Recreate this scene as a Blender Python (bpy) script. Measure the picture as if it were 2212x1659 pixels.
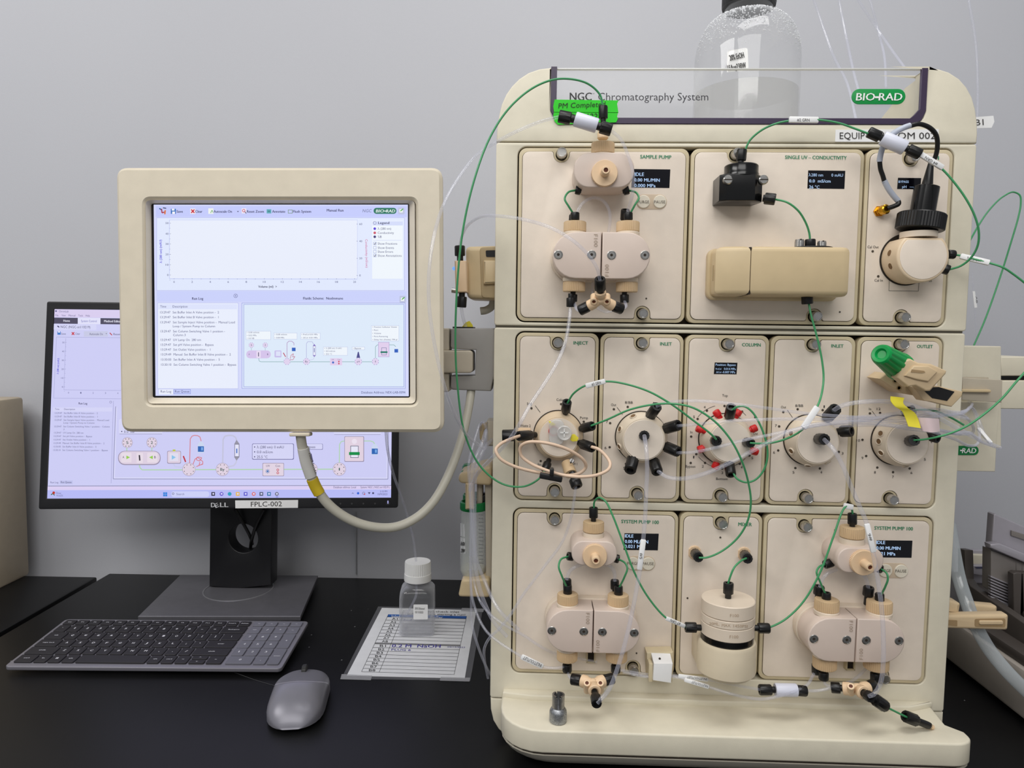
import bpy, bmesh, math, random
from mathutils import Vector, Matrix
random.seed(7)
for _o in list(bpy.data.objects): bpy.data.objects.remove(_o)
SC = bpy.context.scene
COL = SC.collection

# ---------------------------------------------------------------- camera
F, CU, CV = 1540.0, 1106.0, 829.5
CAM = Vector((0.02406, -0.77842, 0.46))
RT = Vector((0.999264, 0.036038, 0.013116)).normalized()
UP = Vector((-0.015611, 0.069867, 0.997434)).normalized()
FW = Vector((-0.035029, 0.996905, -0.070378)).normalized()
cd = bpy.data.cameras.new('camera'); cam = bpy.data.objects.new('camera', cd); COL.objects.link(cam)
cd.sensor_width = 36; cd.lens = F / 2212 * 36; cd.clip_start = .02; cd.clip_end = 50
cam.matrix_world = Matrix(((RT.x, UP.x, -FW.x, CAM.x), (RT.y, UP.y, -FW.y, CAM.y), (RT.z, UP.z, -FW.z, CAM.z), (0, 0, 0, 1)))
SC.camera = cam

# ---------------------------------------------------------------- light
SC.view_settings.view_transform = 'Standard'; SC.view_settings.look = 'None'
SC.view_settings.gamma = 1; SC.view_settings.exposure = 0.0; SC.view_settings.use_curve_mapping = False
W = bpy.data.worlds.new('room_air'); SC.world = W; W.use_nodes = True
W.node_tree.nodes['Background'].inputs[0].default_value = (.94, .96, 1, 1)
W.node_tree.nodes['Background'].inputs[1].default_value = 0.30
def area(name, loc, target, sx, sy, e, col=(1, .985, .96)):
    l = bpy.data.lights.new(name, 'AREA'); l.shape = 'RECTANGLE'; l.size = sx; l.size_y = sy; l.energy = e; l.color = col
    o = bpy.data.objects.new(name, l); COL.objects.link(o); o.location = loc
    o.rotation_euler = (Vector(target) - Vector(loc)).to_track_quat('-Z', 'Y').to_euler()
    return o
area('ceiling_light', (-1.7, -0.95, 1.9), (-1.2, -.3, 0.2), 1.3, .6, 21)
area('ceiling_light', (0.30, -0.50, 1.95), (0.25, -.35, 0), 1.2, .5, 13)
area('ceiling_light', (-0.3, -2.6, 2.1), (-0.15, -1.0, 0.3), 2.4, 1.2, 41)

# ---------------------------------------------------------------- pixel -> point on a real plane of the room
def ray(u, v): return RT * ((u - CU) / F) - UP * ((v - CV) / F) + FW
def P(u, v, y=0.0):
    d = ray(u, v); return CAM + d * ((y - CAM.y) / d.y)
def PZ(u, v, z=0.0):
    d = ray(u, v); return CAM + d * ((z - CAM.z) / d.z)
def PX(u, v, x):
    d = ray(u, v); return CAM + d * ((x - CAM.x) / d.x)
def PD(u, v, d): return CAM + ray(u, v) * d
def PN(o, n):
    def f(u, v, off=0.0):
        d = ray(u, v); return CAM + d * ((o + n * off - CAM).dot(n) / d.dot(n))
    f.n = n
    return f
def PY(y):
    def f(u, v, off=0.0): return P(u, v, y - off)
    f.n = Vector((0, -1, 0))
    return f
def S(px, y=0.0): return px * (y - CAM.y) / F          # length of px pixels at depth plane y

# ---------------------------------------------------------------- materials
def lin(c):
    return tuple((x / 12.92 if x <= .04045 else ((x + .055) / 1.055) ** 2.4) for x in [k / 255 for k in c]) + (1,)
MATS = {}
def mat(name, rgb, rough=.5, metal=0, spec=.5, noise=.03, scale=60, bump=0.0, bscale=400, emit=0, trans=0, ior=1.45, coat=0):
    if name in MATS: return MATS[name]
    m = bpy.data.materials.new(name); m.use_nodes = True; nt = m.node_tree; b = nt.nodes['Principled BSDF']
    c = lin(rgb)
    b.inputs['Roughness'].default_value = rough; b.inputs['Metallic'].default_value = metal
    b.inputs['Specular IOR Level'].default_value = spec; b.inputs['IOR'].default_value = ior
    b.inputs['Transmission Weight'].default_value = trans; b.inputs['Coat Weight'].default_value = coat
    b.inputs['Base Color'].default_value = c
    if noise:
        tc = nt.nodes.new('ShaderNodeTexCoord'); n = nt.nodes.new('ShaderNodeTexNoise'); n.inputs['Scale'].default_value = scale; n.inputs['Detail'].default_value = 3
        r = nt.nodes.new('ShaderNodeValToRGB'); nt.links.new(tc.outputs['Object'], n.inputs['Vector']); nt.links.new(n.outputs['Fac'], r.inputs['Fac'])
        r.color_ramp.elements[0].position = .3; r.color_ramp.elements[1].position = .7
        r.color_ramp.elements[0].color = tuple(x * (1 - noise) for x in c[:3]) + (1,)
        r.color_ramp.elements[1].color = tuple(min(1, x * (1 + noise)) for x in c[:3]) + (1,)
        nt.links.new(r.outputs['Color'], b.inputs['Base Color'])
    if bump:
        tc2 = nt.nodes.new('ShaderNodeTexCoord'); n2 = nt.nodes.new('ShaderNodeTexNoise'); n2.inputs['Scale'].default_value = bscale
        bp = nt.nodes.new('ShaderNodeBump'); bp.inputs['Strength'].default_value = bump; bp.inputs['Distance'].default_value = .0005
        nt.links.new(tc2.outputs['Object'], n2.inputs['Vector']); nt.links.new(n2.outputs['Fac'], bp.inputs['Height']); nt.links.new(bp.outputs['Normal'], b.inputs['Normal'])
    if emit:
        b.inputs['Emission Color'].default_value = c; b.inputs['Emission Strength'].default_value = emit
    MATS[name] = m; return m
def glow(rgb):
    key = 'screen_%d_%d_%d' % tuple(rgb)
    if key in MATS: return MATS[key]
    m = bpy.data.materials.new(key); m.use_nodes = True; nt = m.node_tree; b = nt.nodes['Principled BSDF']
    b.inputs['Base Color'].default_value = (.01, .01, .01, 1); b.inputs['Roughness'].default_value = .35; b.inputs['Specular IOR Level'].default_value = .3
    b.inputs['Emission Color'].default_value = lin(rgb); b.inputs['Emission Strength'].default_value = .97
    MATS[key] = m; return m
def clear(name, rgb, base=.12, edge=.8, rough=.08, power=1.0, sheen=.03):
    """thin-walled clear plastic or glass: see-through face on, whiter and glossier at grazing angles"""
    if name in MATS: return MATS[name]
    m = bpy.data.materials.new(name); m.use_nodes = True; nt = m.node_tree; nt.nodes.clear()
    out = nt.nodes.new('ShaderNodeOutputMaterial'); mix = nt.nodes.new('ShaderNodeMixShader'); tr = nt.nodes.new('ShaderNodeBsdfTransparent')
    pb = nt.nodes.new('ShaderNodeBsdfPrincipled'); pb.inputs['Base Color'].default_value = lin(rgb); pb.inputs['Roughness'].default_value = rough
    pb.inputs['Specular IOR Level'].default_value = .8
    lw = nt.nodes.new('ShaderNodeLayerWeight'); lw.inputs['Blend'].default_value = .35
    mr = nt.nodes.new('ShaderNodeMapRange'); mr.inputs['To Min'].default_value = base; mr.inputs['To Max'].default_value = edge
    pw = nt.nodes.new('ShaderNodeMath'); pw.operation = 'POWER'; pw.inputs[1].default_value = power
    nt.links.new(lw.outputs['Facing'], pw.inputs[0]); nt.links.new(pw.outputs[0], mr.inputs['Value']); nt.links.new(mr.outputs['Result'], mix.inputs['Fac'])
    nt.links.new(tr.outputs[0], mix.inputs[1]); nt.links.new(pb.outputs[0], mix.inputs[2])
    gl = nt.nodes.new('ShaderNodeBsdfGlossy'); gl.inputs['Roughness'].default_value = max(.06, rough); m2 = nt.nodes.new('ShaderNodeMixShader'); m2.inputs['Fac'].default_value = sheen
    nt.links.new(mix.outputs[0], m2.inputs[1]); nt.links.new(gl.outputs[0], m2.inputs[2]); nt.links.new(m2.outputs[0], out.inputs['Surface'])
    MATS[name] = m; return m
def wall_mat():
    m = mat('painted_wall', (187, 188, 194), .55, noise=.015, scale=3, bump=.25, bscale=900)
    return m
def bench_mat():
    m = mat('black_epoxy', (13, 13, 14), .42, noise=.12, scale=14, spec=.28, bump=.06, bscale=60)
    nt = m.node_tree; b = nt.nodes['Principled BSDF']
    # fine scratches and dust specks of the epoxy top
    tc = nt.nodes.new('ShaderNodeTexCoord'); v = nt.nodes.new('ShaderNodeTexVoronoi'); v.inputs['Scale'].default_value = 24
    lt = nt.nodes.new('ShaderNodeMath'); lt.operation = 'LESS_THAN'; lt.inputs[1].default_value = .026
    src = b.inputs['Base Color'].links[0].from_socket
    mx = nt.nodes.new('ShaderNodeMixRGB'); mx.inputs['Color2'].default_value = (.22, .22, .22, 1)
    nt.links.new(tc.outputs['Object'], v.inputs['Vector']); nt.links.new(v.outputs['Distance'], lt.inputs[0]); nt.links.new(lt.outputs[0], mx.inputs['Fac'])
    nt.links.new(src, mx.inputs['Color1']); nt.links.new(mx.outputs[0], b.inputs['Base Color'])
    return m
M_body = mat('cream_plastic', (218, 211, 191), .45, bump=.15, bscale=1500)
M_face = mat('module_face', (230, 217, 202), .42, bump=.1, bscale=1500)
M_rim = mat('tan_rim', (204, 190, 158), .4)
M_dark = mat('dark_gap', (44, 36, 28), .8)
M_head = mat('pump_head', (212, 195, 183), .35, noise=.02)
M_head2 = mat('pump_head_side', (222, 207, 188), .35, noise=.02)
M_cap = mat('tan_cap', (206, 178, 140), .45)
M_peek = mat('peek_tan', (226, 196, 160), .4)
M_det = mat('detector_tan', (205, 184, 146), .4)
M_black = mat('black_plastic', (20, 20, 21), .35, noise=.1)
M_blackg = mat('black_gloss', (14, 14, 15), .18, noise=.05)
M_red = mat('red_cap', (205, 30, 30), .4)
M_steel = mat('steel', (190, 188, 184), .25, metal=1, noise=.06, scale=300)
M_steel2 = mat('worn_steel', (165, 165, 165), .42, metal=1, noise=.2, scale=250)
M_gold = mat('gold', (220, 165, 50), .25, metal=1)
M_green = mat('green_tubing', (68, 150, 98), .3)
M_gtext = mat('green_print', (20, 130, 90), .5, noise=0)
M_ktext = mat('dark_print', (45, 43, 42), .5, noise=0)
M_ltext = mat('grey_print', (95, 90, 82), .5, noise=0)
M_white = mat('white_label', (236, 236, 236), .5, noise=.01)
M_wplas = mat('white_plastic', (232, 232, 230), .4, noise=.01)
M_milky = mat('milky_union', (214, 216, 230), .35, noise=.02)
M_sleeve = mat('grey_sleeve', (180, 186, 200), .4)
M_clear = clear('clear_tubing', (216, 218, 236), .13, .95, .10, 2.2, .045)
M_acryl = clear('acrylic', (225, 225, 222), .03, .35, .05, 1.0, .008)
M_glass = clear('bottle_glass', (230, 232, 238), .05, .9, .03, 1.3)
M_liq = clear('liquid', (205, 206, 205), .22, .6)
M_purple = mat('purple_trim', (62, 50, 74), .35)
M_badge = mat('badge_green', (0, 145, 66), .4, noise=0)
M_led = glow((120, 170, 235))
M_oled = mat('oled_glass', (8, 8, 16), .12)
M_otext = glow((178, 208, 245))
M_yellow = mat('yellow_tape', (232, 218, 62), .6)
M_lime = mat('lime_tape', (42, 205, 32), .6)
M_ink = mat('black_ink', (24, 40, 20), .6, noise=0)
M_loop = mat('tan_tubing', (218, 190, 165), .4)
M_greyarm = mat('grey_arm', (150, 147, 143), .4)
M_tanarm = mat('tan_arm', (186, 176, 158), .45)
M_cable = mat('grey_cable', (188, 184, 170), .4)

# ---------------------------------------------------------------- object helpers
BASE = {}
def thing(name, label, cat, base, group=None):
    o = bpy.data.objects.new(name, None); COL.objects.link(o); o.location = base; o.empty_display_size = .01
    o['label'] = label; o['category'] = cat
    if group: o['group'] = group
    BASE[o.name] = Vector(base); return o
def tag(o, label=None, cat=None, group=None, kind=None):
    if label: o['label'] = label
    if cat: o['category'] = cat
    if group: o['group'] = group
    if kind: o['kind'] = kind
    return o
def link(name, me, m, parent=None, smooth=35):
    if m is not None and not me.materials: me.materials.append(m)
    if smooth:
        me.shade_smooth(); me.set_sharp_from_angle(angle=math.radians(smooth))
    if parent is not None: b = BASE[parent.name]
    else:
        n = max(1, len(me.vertices)); xs = [v.co for v in me.vertices]
        b = Vector((sum(c.x for c in xs) / n, sum(c.y for c in xs) / n, min(c.z for c in xs)))
    me.transform(Matrix.Translation(-b))
    o = bpy.data.objects.new(name, me); COL.objects.link(o)
    if parent is not None: o.parent = parent
    else: o.location = b
    BASE[o.name] = b
    return o
def mk(name, bm, m, parent=None, smooth=35):
    bmesh.ops.recalc_face_normals(bm, faces=bm.faces)
    me = bpy.data.meshes.new(name); bm.to_mesh(me); bm.free()
    return link(name, me, m, parent, smooth)
def NB(): return bmesh.new()
def orth(a):
    a = a.normalized(); t = Vector((0, 0, 1)) if abs(a.z) < .9 else Vector((1, 0, 0))
    x = a.cross(t).normalized(); return x, a.cross(x).normalized()
def box(bm, c, s, bev=0, rot=None, seg=2):
    r = bmesh.ops.create_cube(bm, size=1); vs = r['verts']
    for v in vs: v.co = Vector((v.co.x * s[0], v.co.y * s[1], v.co.z * s[2]))
    if bev:
        es = list({e for v in vs for e in v.link_edges})
        r = bmesh.ops.bevel(bm, geom=es, offset=bev, segments=seg, affect='EDGES', profile=.5)
        vs = list({v for v in r['verts']} | {v for v in vs if v.is_valid})
    for v in vs:
        if rot is not None: v.co = rot @ v.co
        v.co += Vector(c)
    return bm
def bb(bm, a, b, bev=0):
    a, b = Vector(a), Vector(b); return box(bm, (a + b) / 2, [abs(x) for x in (b - a)], bev)
def lathe(bm, o, a, prof, seg=24, knurl=0, kf=.05, cap=True, ex=None):
    """prof: (radius, height along a[, knurled])"""
    o = Vector(o); a = Vector(a).normalized(); x, y = orth(a)
    if ex is not None: x = Vector(ex); y = a.cross(x).normalized()
    if knurl: seg = knurl * 2
    rings = []
    for p in prof:
        k = len(p) > 2 and p[2] and knurl
        ring = []
        for i in range(seg):
            t = 2 * math.pi * i / seg; r = p[0] * ((1 - kf * (i % 2)) if k else 1)
            ring.append(bm.verts.new(o + a * p[1] + (x * math.cos(t) + y * math.sin(t)) * r))
        rings.append(ring)
    for A, B in zip(rings, rings[1:]):
        for i in range(seg):
            bm.faces.new((A[i], A[(i + 1) % seg], B[(i + 1) % seg], B[i]))
    if cap:
        bm.faces.new(rings[0]); bm.faces.new(rings[-1])
    return bm
def cyl(bm, a, b, r, seg=20, r2=None, bev=0):
    a, b = Vector(a), Vector(b); L = (b - a).length; r2 = r if r2 is None else r2
    if bev: pr = [(r - bev, 0), (r, bev), (r2, L - bev), (r2 - bev, L)]
    else: pr = [(r, 0), (r2, L)]
    return lathe(bm, a, b - a, pr, seg)
def spline(pts, n=10):
    pts = [Vector(p) for p in pts]
    if len(pts) == 2: return pts
    q = [pts[0] * 2 - pts[1]] + pts + [pts[-1] * 2 - pts[-2]]; out = []
    for i in range(1, len(q) - 2):
        a, b, c, d = q[i - 1:i + 3]
        # centripetal Catmull-Rom
        t0 = 0; t1 = t0 + max(1e-5, (b - a).length) ** .5; t2 = t1 + max(1e-5, (c - b).length) ** .5; t3 = t2 + max(1e-5, (d - c).length) ** .5
        for k in range(n):
            t = t1 + (t2 - t1) * k / n
            A1 = a * ((t1 - t) / (t1 - t0)) + b * ((t - t0) / (t1 - t0)); A2 = b * ((t2 - t) / (t2 - t1)) + c * ((t - t1) / (t2 - t1)); A3 = c * ((t3 - t) / (t3 - t2)) + d * ((t - t2) / (t3 - t2))
            B1 = A1 * ((t2 - t) / (t2 - t0)) + A2 * ((t - t0) / (t2 - t0)); B2 = A2 * ((t3 - t) / (t3 - t1)) + A3 * ((t - t1) / (t3 - t1))
            out.append(B1 * ((t2 - t) / (t2 - t1)) + B2 * ((t - t1) / (t2 - t1)))
    return out + [pts[-1]]
def tube(bm, pts, r, seg=14, n=10, raw=False, cap=True):
    q = [Vector(p) for p in pts] if raw else spline(pts, n)
    up = None; prev = None
    for i, p in enumerate(q):
        t = (q[min(i + 1, len(q) - 1)] - q[max(i - 1, 0)]).normalized()
        if up is None: up = orth(t)[0]
        up = (up - t * up.dot(t)).normalized(); w = t.cross(up)
        rr = r[i] if isinstance(r, list) else r
        ring = [bm.verts.new(p + (up * math.cos(2 * math.pi * k / seg) + w * math.sin(2 * math.pi * k / seg)) * rr) for k in range(seg)]
        if prev:
            for k in range(seg): bm.faces.new((prev[k], prev[(k + 1) % seg], ring[(k + 1) % seg], ring[k]))
        elif cap: bm.faces.new(ring)
        prev = ring
    if cap: bm.faces.new(prev)
    return bm
def rrect(x0, z0, x1, z1, r, n=6):
    pts = []
    for cx, cz, a0 in ((x1 - r, z1 - r, 0), (x0 + r, z1 - r, 90), (x0 + r, z0 + r, 180), (x1 - r, z0 + r, 270)):
        for k in range(n + 1):
            a = math.radians(a0 + 90 * k / n); pts.append((cx + r * math.cos(a), cz + r * math.sin(a)))
    return pts
def circ(cx, cz, r, n=28): return [(cx + r * math.cos(2 * math.pi * k / n), cz + r * math.sin(2 * math.pi * k / n)) for k in range(n)]
def area2(l): return sum(l[i][0] * l[(i + 1) % len(l)][1] - l[(i + 1) % len(l)][0] * l[i][1] for i in range(len(l))) / 2
def slab_mesh(loops, th, bev=0, bseg=2):
    """2-D loops (outer first, then holes) -> solid of thickness th, front face at +z=0 of the local frame"""
    cu = bpy.data.curves.new('c', 'CURVE'); cu.dimensions = '2D'; cu.fill_mode = 'BOTH'
    for l in loops:
        s = cu.splines.new('POLY'); s.points.add(len(l) - 1); s.use_cyclic_u = True
        for p, q in zip(s.points, l): p.co = (q[0], q[1], 0, 1)
    cu.extrude = max(1e-5, th / 2 - bev); cu.bevel_depth = bev; cu.bevel_resolution = bseg
    if bev: cu.offset = -bev
    o = bpy.data.objects.new('c', cu); me = bpy.data.meshes.new_from_object(o)
    bpy.data.objects.remove(o); bpy.data.curves.remove(cu)
    me.transform(Matrix.Translation((0, 0, -th / 2)))
    bm = bmesh.new(); bm.from_mesh(me); bmesh.ops.remove_doubles(bm, verts=bm.verts, dist=1e-6); bm.to_mesh(me); bm.free()
    return me
FRONT = Matrix(((1, 0, 0, 0), (0, 0, -1, 0), (0, 1, 0, 0), (0, 0, 0, 1)))     # local (x, y, z) -> world (x, -z, y)
def slab(name, loops, y, th, m, parent=None, bev=0, frame=None, smooth=35, bseg=2):
    """front face on plane Y=y, body behind it"""
    me = slab_mesh(loops, th, bev, bseg)
    me.transform(frame if frame is not None else Matrix.Translation((0, y, 0)) @ FRONT)
    return link(name, me, m, parent, smooth)
def xz(pts, y=0.0): return [(P(u, v, y).x, P(u, v, y).z) for u, v in pts]
TX = {}
def text_geo(s, bold=False):
    k = (s, bold)
    if k not in TX:
        cu = bpy.data.curves.new('t', 'FONT'); cu.body = s; cu.size = 1; cu.resolution_u = 2
        o = bpy.data.objects.new('t', cu); me = bpy.data.meshes.new_from_object(o)
        vs = [(v.co.x, v.co.y) for v in me.vertices]; fs = [tuple(p.vertices) for p in me.polygons]
        bpy.data.objects.remove(o); bpy.data.curves.remove(cu); bpy.data.meshes.remove(me)
        TX[k] = (vs, fs)
    return TX[k]
class Ink:
    """flat print or lit pixels on a surface: gathers shapes of one colour on a mapped plane"""
    def __init__(s, fmap, toff=.0003): s.f = fmap; s.d = {}; s.t = toff
    def acc(s, m): return s.d.setdefault(m.name, ([], [], m))
    def poly(s, m, pts, off=.0002, px=True):
        vs, fs, _ = s.acc(m); i = len(vs)
        vs += [s.f(u, v, off) for u, v in pts]; fs.append(tuple(range(i, i + len(pts)))[::-1])
    def rect(s, m, u0, v0, u1, v1, off=.0002): s.poly(m, [(u0, v0), (u1, v0), (u1, v1), (u0, v1)], off)
    def rr(s, m, u0, v0, u1, v1, r, off=.0002): s.poly(m, rrect(u0, v0, u1, v1, r, 4)[::-1], off)
    def frame(s, m, u0, v0, u1, v1, w=1, off=.0002):
        s.rect(m, u0, v0, u1, v0 + w, off); s.rect(m, u0, v1 - w, u1, v1, off); s.rect(m, u0, v0, u0 + w, v1, off); s.rect(m, u1 - w, v0, u1, v1, off)
    def line(s, m, pts, w=1, off=.0002):
        for (a, b), (c, d) in zip(pts, pts[1:]):
            L = math.hypot(c - a, d - b) or 1; nx, ny = -(d - b) / L * w / 2, (c - a) / L * w / 2
            s.poly(m, [(a + nx, b + ny), (c + nx, d + ny), (c - nx, d - ny), (a - nx, b - ny)][::-1], off)
    def disc(s, m, u, v, r, off=.0002, n=16): s.poly(m, [(u + r * math.cos(2 * math.pi * k / n), v + r * math.sin(2 * math.pi * k / n)) for k in range(n)], off)
    def ring(s, m, u, v, r, w=1, off=.0002, n=24, a0=0, a1=360):
        s.line(m, [(u + r * math.cos(math.radians(a0 + (a1 - a0) * k / n)), v + r * math.sin(math.radians(a0 + (a1 - a0) * k / n))) for k in range(n + 1)], w, off)
    def text(s, m, t, p0, p1, h, off=None, bold=False, shear=0.0):
        """baseline p0 -> p1 in photo pixels, capital height h pixels"""
        gv, gf = text_geo(t); off = s.t if off is None else off
        if not gf: return
        x0 = min(v[0] for v in gv); x1 = max(v[0] for v in gv); vs, fs, _ = s.acc(m); i = len(vs)
        dx, dy = p1[0] - p0[0], p1[1] - p0[1]; L = math.hypot(dx, dy); ex = (dx / L, dy / L); ey = (ex[1], -ex[0])
        for sh in ((-.028 * h, .028 * h) if bold else (0,)):          # heavier print: two strikes side by side
            i = len(vs)
            for a, b in gv:
                X = (a - x0) / (x1 - x0) * L + sh; Y = b / .69 * h; X += shear * Y
                vs.append(s.f(p0[0] + ex[0] * X + ey[0] * Y, p0[1] + ex[1] * X + ey[1] * Y, off + (.00004 if sh > 0 else 0)))
            fs += [tuple(i + k for k in f) for f in gf]
    def done(s, name, parent, stuff=False):
        V, Fc, Mi, ms = [], [], [], []
        for k, (vs, fs, m) in s.d.items():
            i = len(V); V += [tuple(v) for v in vs]; Fc += [tuple(i + q for q in f) for f in fs]; Mi += [len(ms)] * len(fs); ms.append(m)
        if not Fc: return
        me = bpy.data.meshes.new(name); me.from_pydata(V, [], Fc)
        for m in ms: me.materials.append(m)
        me.polygons.foreach_set('material_index', Mi)
        bm = bmesh.new(); bm.from_mesh(me); n = s.f.n
        for f in bm.faces:
            f.normal_update()
            if f.normal.dot(n) < 0: f.normal_flip()
        bm.to_mesh(me); bm.free(); s.d = {}
        o = link(name, me, None, parent, 0)
        if stuff: o['kind'] = 'stuff'
        return o
# ================================================================ SETTING
TA = math.radians(1.2); TD = Vector((math.cos(TA), math.sin(TA), 0)); TN = Vector((-TD.y, TD.x, 0))
RZ = Matrix.Rotation(TA, 3, 'Z')
ORG = PZ(236, 1238, 0)
def bench_box(bm, a0, a1, b0, b1, z0, z1, bev=0):
    """box in the bench's own directions: a along the wall, b away from it (negative = into the room)"""
    c = ORG + TD * ((a0 + a1) / 2) + TN * ((b0 + b1) / 2); c.z = (z0 + z1) / 2
    return box(bm, c, (a1 - a0, b1 - b0, z1 - z0), bev, RZ)
bm = NB(); bench_box(bm, -1.2, 3.2, .022, .10, -.9, 1.9)
tag(mk('wall_back', bm, wall_mat()), kind='structure')
bm = NB(); bench_box(bm, -1.2, 3.2, -3.6, .022, -.95, -.9)
tag(mk('floor', bm, mat('vinyl_floor', (150, 148, 142), .5)), kind='structure')
bm = NB(); bench_box(bm, 0, 2.4, -.95, 0, -.032, 0, .003)
tag(mk('lab_bench', bm, bench_mat()), 'black laboratory bench top under the keyboard and the chromatography cabinet', 'bench')
bm = NB(); bench_box(bm, -1.0, -.012, -1.0, -.018, -.033, -.001, .003)
tag(mk('lab_bench', bm, bench_mat()), 'black bench top at the far left, under the beige box', 'bench')
# beige equipment box cut by the left frame edge
bm = NB(); c = PZ(38, 1252, 0)
box(bm, (c.x - .20, c.y + -.02, .165), (.40, .10, .335), .006, RZ)
r_ = thing('equipment_box', 'tall beige equipment box cut off by the left edge of the photo', 'equipment', (c.x - .2, c.y, -.001))
mk('housing', bm, mat('beige_box', (186, 172, 150), .5), r_)
bm = NB(); box(bm, (c.x - .20, c.y - .045, .18), (.37, .056, .27), .004, RZ); mk('front_panel', bm, mat('beige_box2', (178, 165, 144), .5), r_)
# thin white cover strip running down the wall behind the monitor
bm = NB(); p = P(769, 1180, ORG.y + .03); bb(bm, (p.x - .001, p.y - .004, .0), (p.x + .001, p.y, .12)); tag(mk('trim_1', bm, mat('trim_grey', (170, 172, 176), .5)), kind='structure')

# ================================================================ CHROMATOGRAPHY CABINET
GW = .0915; XL, XR = -.0235, .4795
ROWS = [(.4740, .6585), (.2775, .4615), (.0800, .2665)]
cab = thing('chromatography_cabinet', 'cream chromatography cabinet with three rows of modules and clear top guard', 'instrument', (.228, .2, 0))
def opening(z0, z1): return rrect(-.0004, z0 - .0014, 5 * GW + .0004, z1 + .0014, .0098)
slab('upper_fascia', [rrect(XL, .4690, XR + .0005, .6640, .0025, 2), opening(*ROWS[0])[::-1]], 0, .030, M_body, cab, .0012)
slab('lower_fascia', [rrect(XL, .0490, XR, .4665, .0025, 2), opening(*ROWS[1])[::-1], opening(*ROWS[2])[::-1]], 0, .030, M_body, cab, .0012)
bm = NB(); bb(bm, (XL + .003, .0145, .05), (XR - .003, .028, .663)); mk('chassis', bm, M_dark, cab)
bm = NB(); bb(bm, (XL, .031, .049), (XR, .44, .4665), .004); mk('lower_housing', bm, M_body, cab)
bm = NB(); bb(bm, (XL, .031, .469), (XR, .44, .664), .004); mk('upper_housing', bm, M_body, cab)
# rails between rows of modules
bm = NB(); bb(bm, (XL + .001, .004, .4662), (XR - .001, .03, .4693)); mk('seam_strip', bm, mat('seam_grey', (120, 116, 104), .5), cab)
# top fascia with rounded shoulders and the window opening
sh = [(1072, 306), (1074, 280), (1078, 250), (1084, 225), (1094, 203), (1106, 186), (1122, 170), (1142, 157), (1165, 149), (1190, 146)]
sr = [(2003, 147), (2028, 149), (2050, 156), (2072, 170), (2088, 188), (2100, 210), (2107, 235), (2111, 262), (2112, 290), (2112, 311)]
zt = P(1190, 146).z
out = xz(sh) + xz(sr)
out = [(x, z) for x, z in out]; out[0] = (XL, .6652); out[-1] = (XR + .0005, .6652)
ztop = max(z for x, z in out)
wx0, wx1 = P(1190, 200).x, P(2002, 200).x
wz0 = P(1600, 268).z
# fascia = shoulders + bar below the window (open at the top where the clear guard stands)
r = .014
left = [q for q in out[:10]]; right = [q for q in out[10:]]
prof = left + [(wx0, out[9][1])]
prof = prof + [(wx0, wz0 + r)] + [(wx0 + r - r * math.cos(math.radians(a)), wz0 + r - r * math.sin(math.radians(a))) for a in (30, 60)] + [(wx0 + r, wz0)]
prof = prof + [(wx1 - r, wz0)] + [(wx1 - r + r * math.sin(math.radians(a)), wz0 + r - r * math.cos(math.radians(a))) for a in (30, 60)] + [(wx1, wz0 + r)] + [(wx1, out[10][1])] + right
prof = [p for i, p in enumerate(prof) if i == 0 or (abs(p[0] - prof[i - 1][0]) + abs(p[1] - prof[i - 1][1])) > 1e-5]
slab('top_fascia', [prof[::-1]], 0, .026, M_body, cab, .0015)
bm = NB(); bb(bm, (XL, .027, .6652), (XR, .44, .680), .003); mk('top_tray', bm, M_body, cab)
# side wings that slope back from the shoulders
for x0, x1 in ((wx0 - .012, wx0 - .002), (wx1 + .002, wx1 + .012)):
    yz = [(.026, .681), (.026, ztop - .003), (.05, ztop - .004), (.10, ztop - .020), (.16, ztop - .038), (.22, ztop - .048), (.30, ztop - .052), (.43, ztop - .053), (.43, .681)]
    bm = NB(); A = [bm.verts.new((x0, y, z)) for y, z in yz]; B = [bm.verts.new((x1, y, z)) for y, z in yz]
    bm.faces.new(A); bm.faces.new(B)
    for i in range(len(yz)): bm.faces.new((A[i], A[(i + 1) % len(yz)], B[(i + 1) % len(yz)], B[i]))
    mk('side_wing', bm, M_body, cab)
# purple trim, clear guard, print
t = .0062
pin = [(wx0 + t, out[9][1] + .001), (wx0 + t, wz0 + r), (wx0 + t + .004, wz0 + t + .004), (wx0 + r, wz0 + t), (wx1 - r - .002, wz0 + t), (wx1 - t - .006, wz0 + t + .003), (wx1 - t, wz0 + r + .002), (wx1 - t, out[10][1])]
pout = [(wx0, out[9][1] + .001), (wx0, wz0 + r), (wx0 + r * .3, wz0 + r * .3), (wx0 + r, wz0), (wx1 - r, wz0), (wx1 - r * .3, wz0 + r * .3), (wx1, wz0 + r), (wx1, out[10][1])]
slab('purple_trim', [pout + pin[::-1]], -.0006, .004, M_purple, cab, .0003, smooth=0)
bm = NB(); bb(bm, (wx0 + .0005, .0036, wz0 + .0005), (wx1 - .0005, .0066, ztop + .0003)); gd = mk('clear_guard', bm, M_acryl, cab)
bm = NB(); bb(bm, (wx0 + .001, .0032, ztop - .0007), (wx1 - .001, .0070, ztop + .0008), .0003); mk('guard_edge', bm, clear('acrylic_edge', (232, 232, 228), .75, .9), gd)
ik = Ink(PY(-.0003)); 
ik.f = PY(.0034)
bk = mat('black_print', (18, 17, 20), .4, noise=0)
ik.text(bk, 'NGC', (1231, 217), (1278, 217), 17, bold=True)
ik.text(mat('light_print', (54, 52, 58), .4, noise=0), 'Chromatography System', (1292, 217), (1530, 217), 16.5)
ik.text(bk, 'TM', (1279, 204), (1284, 204), 3)
ik.done('printed_title', cab)
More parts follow.
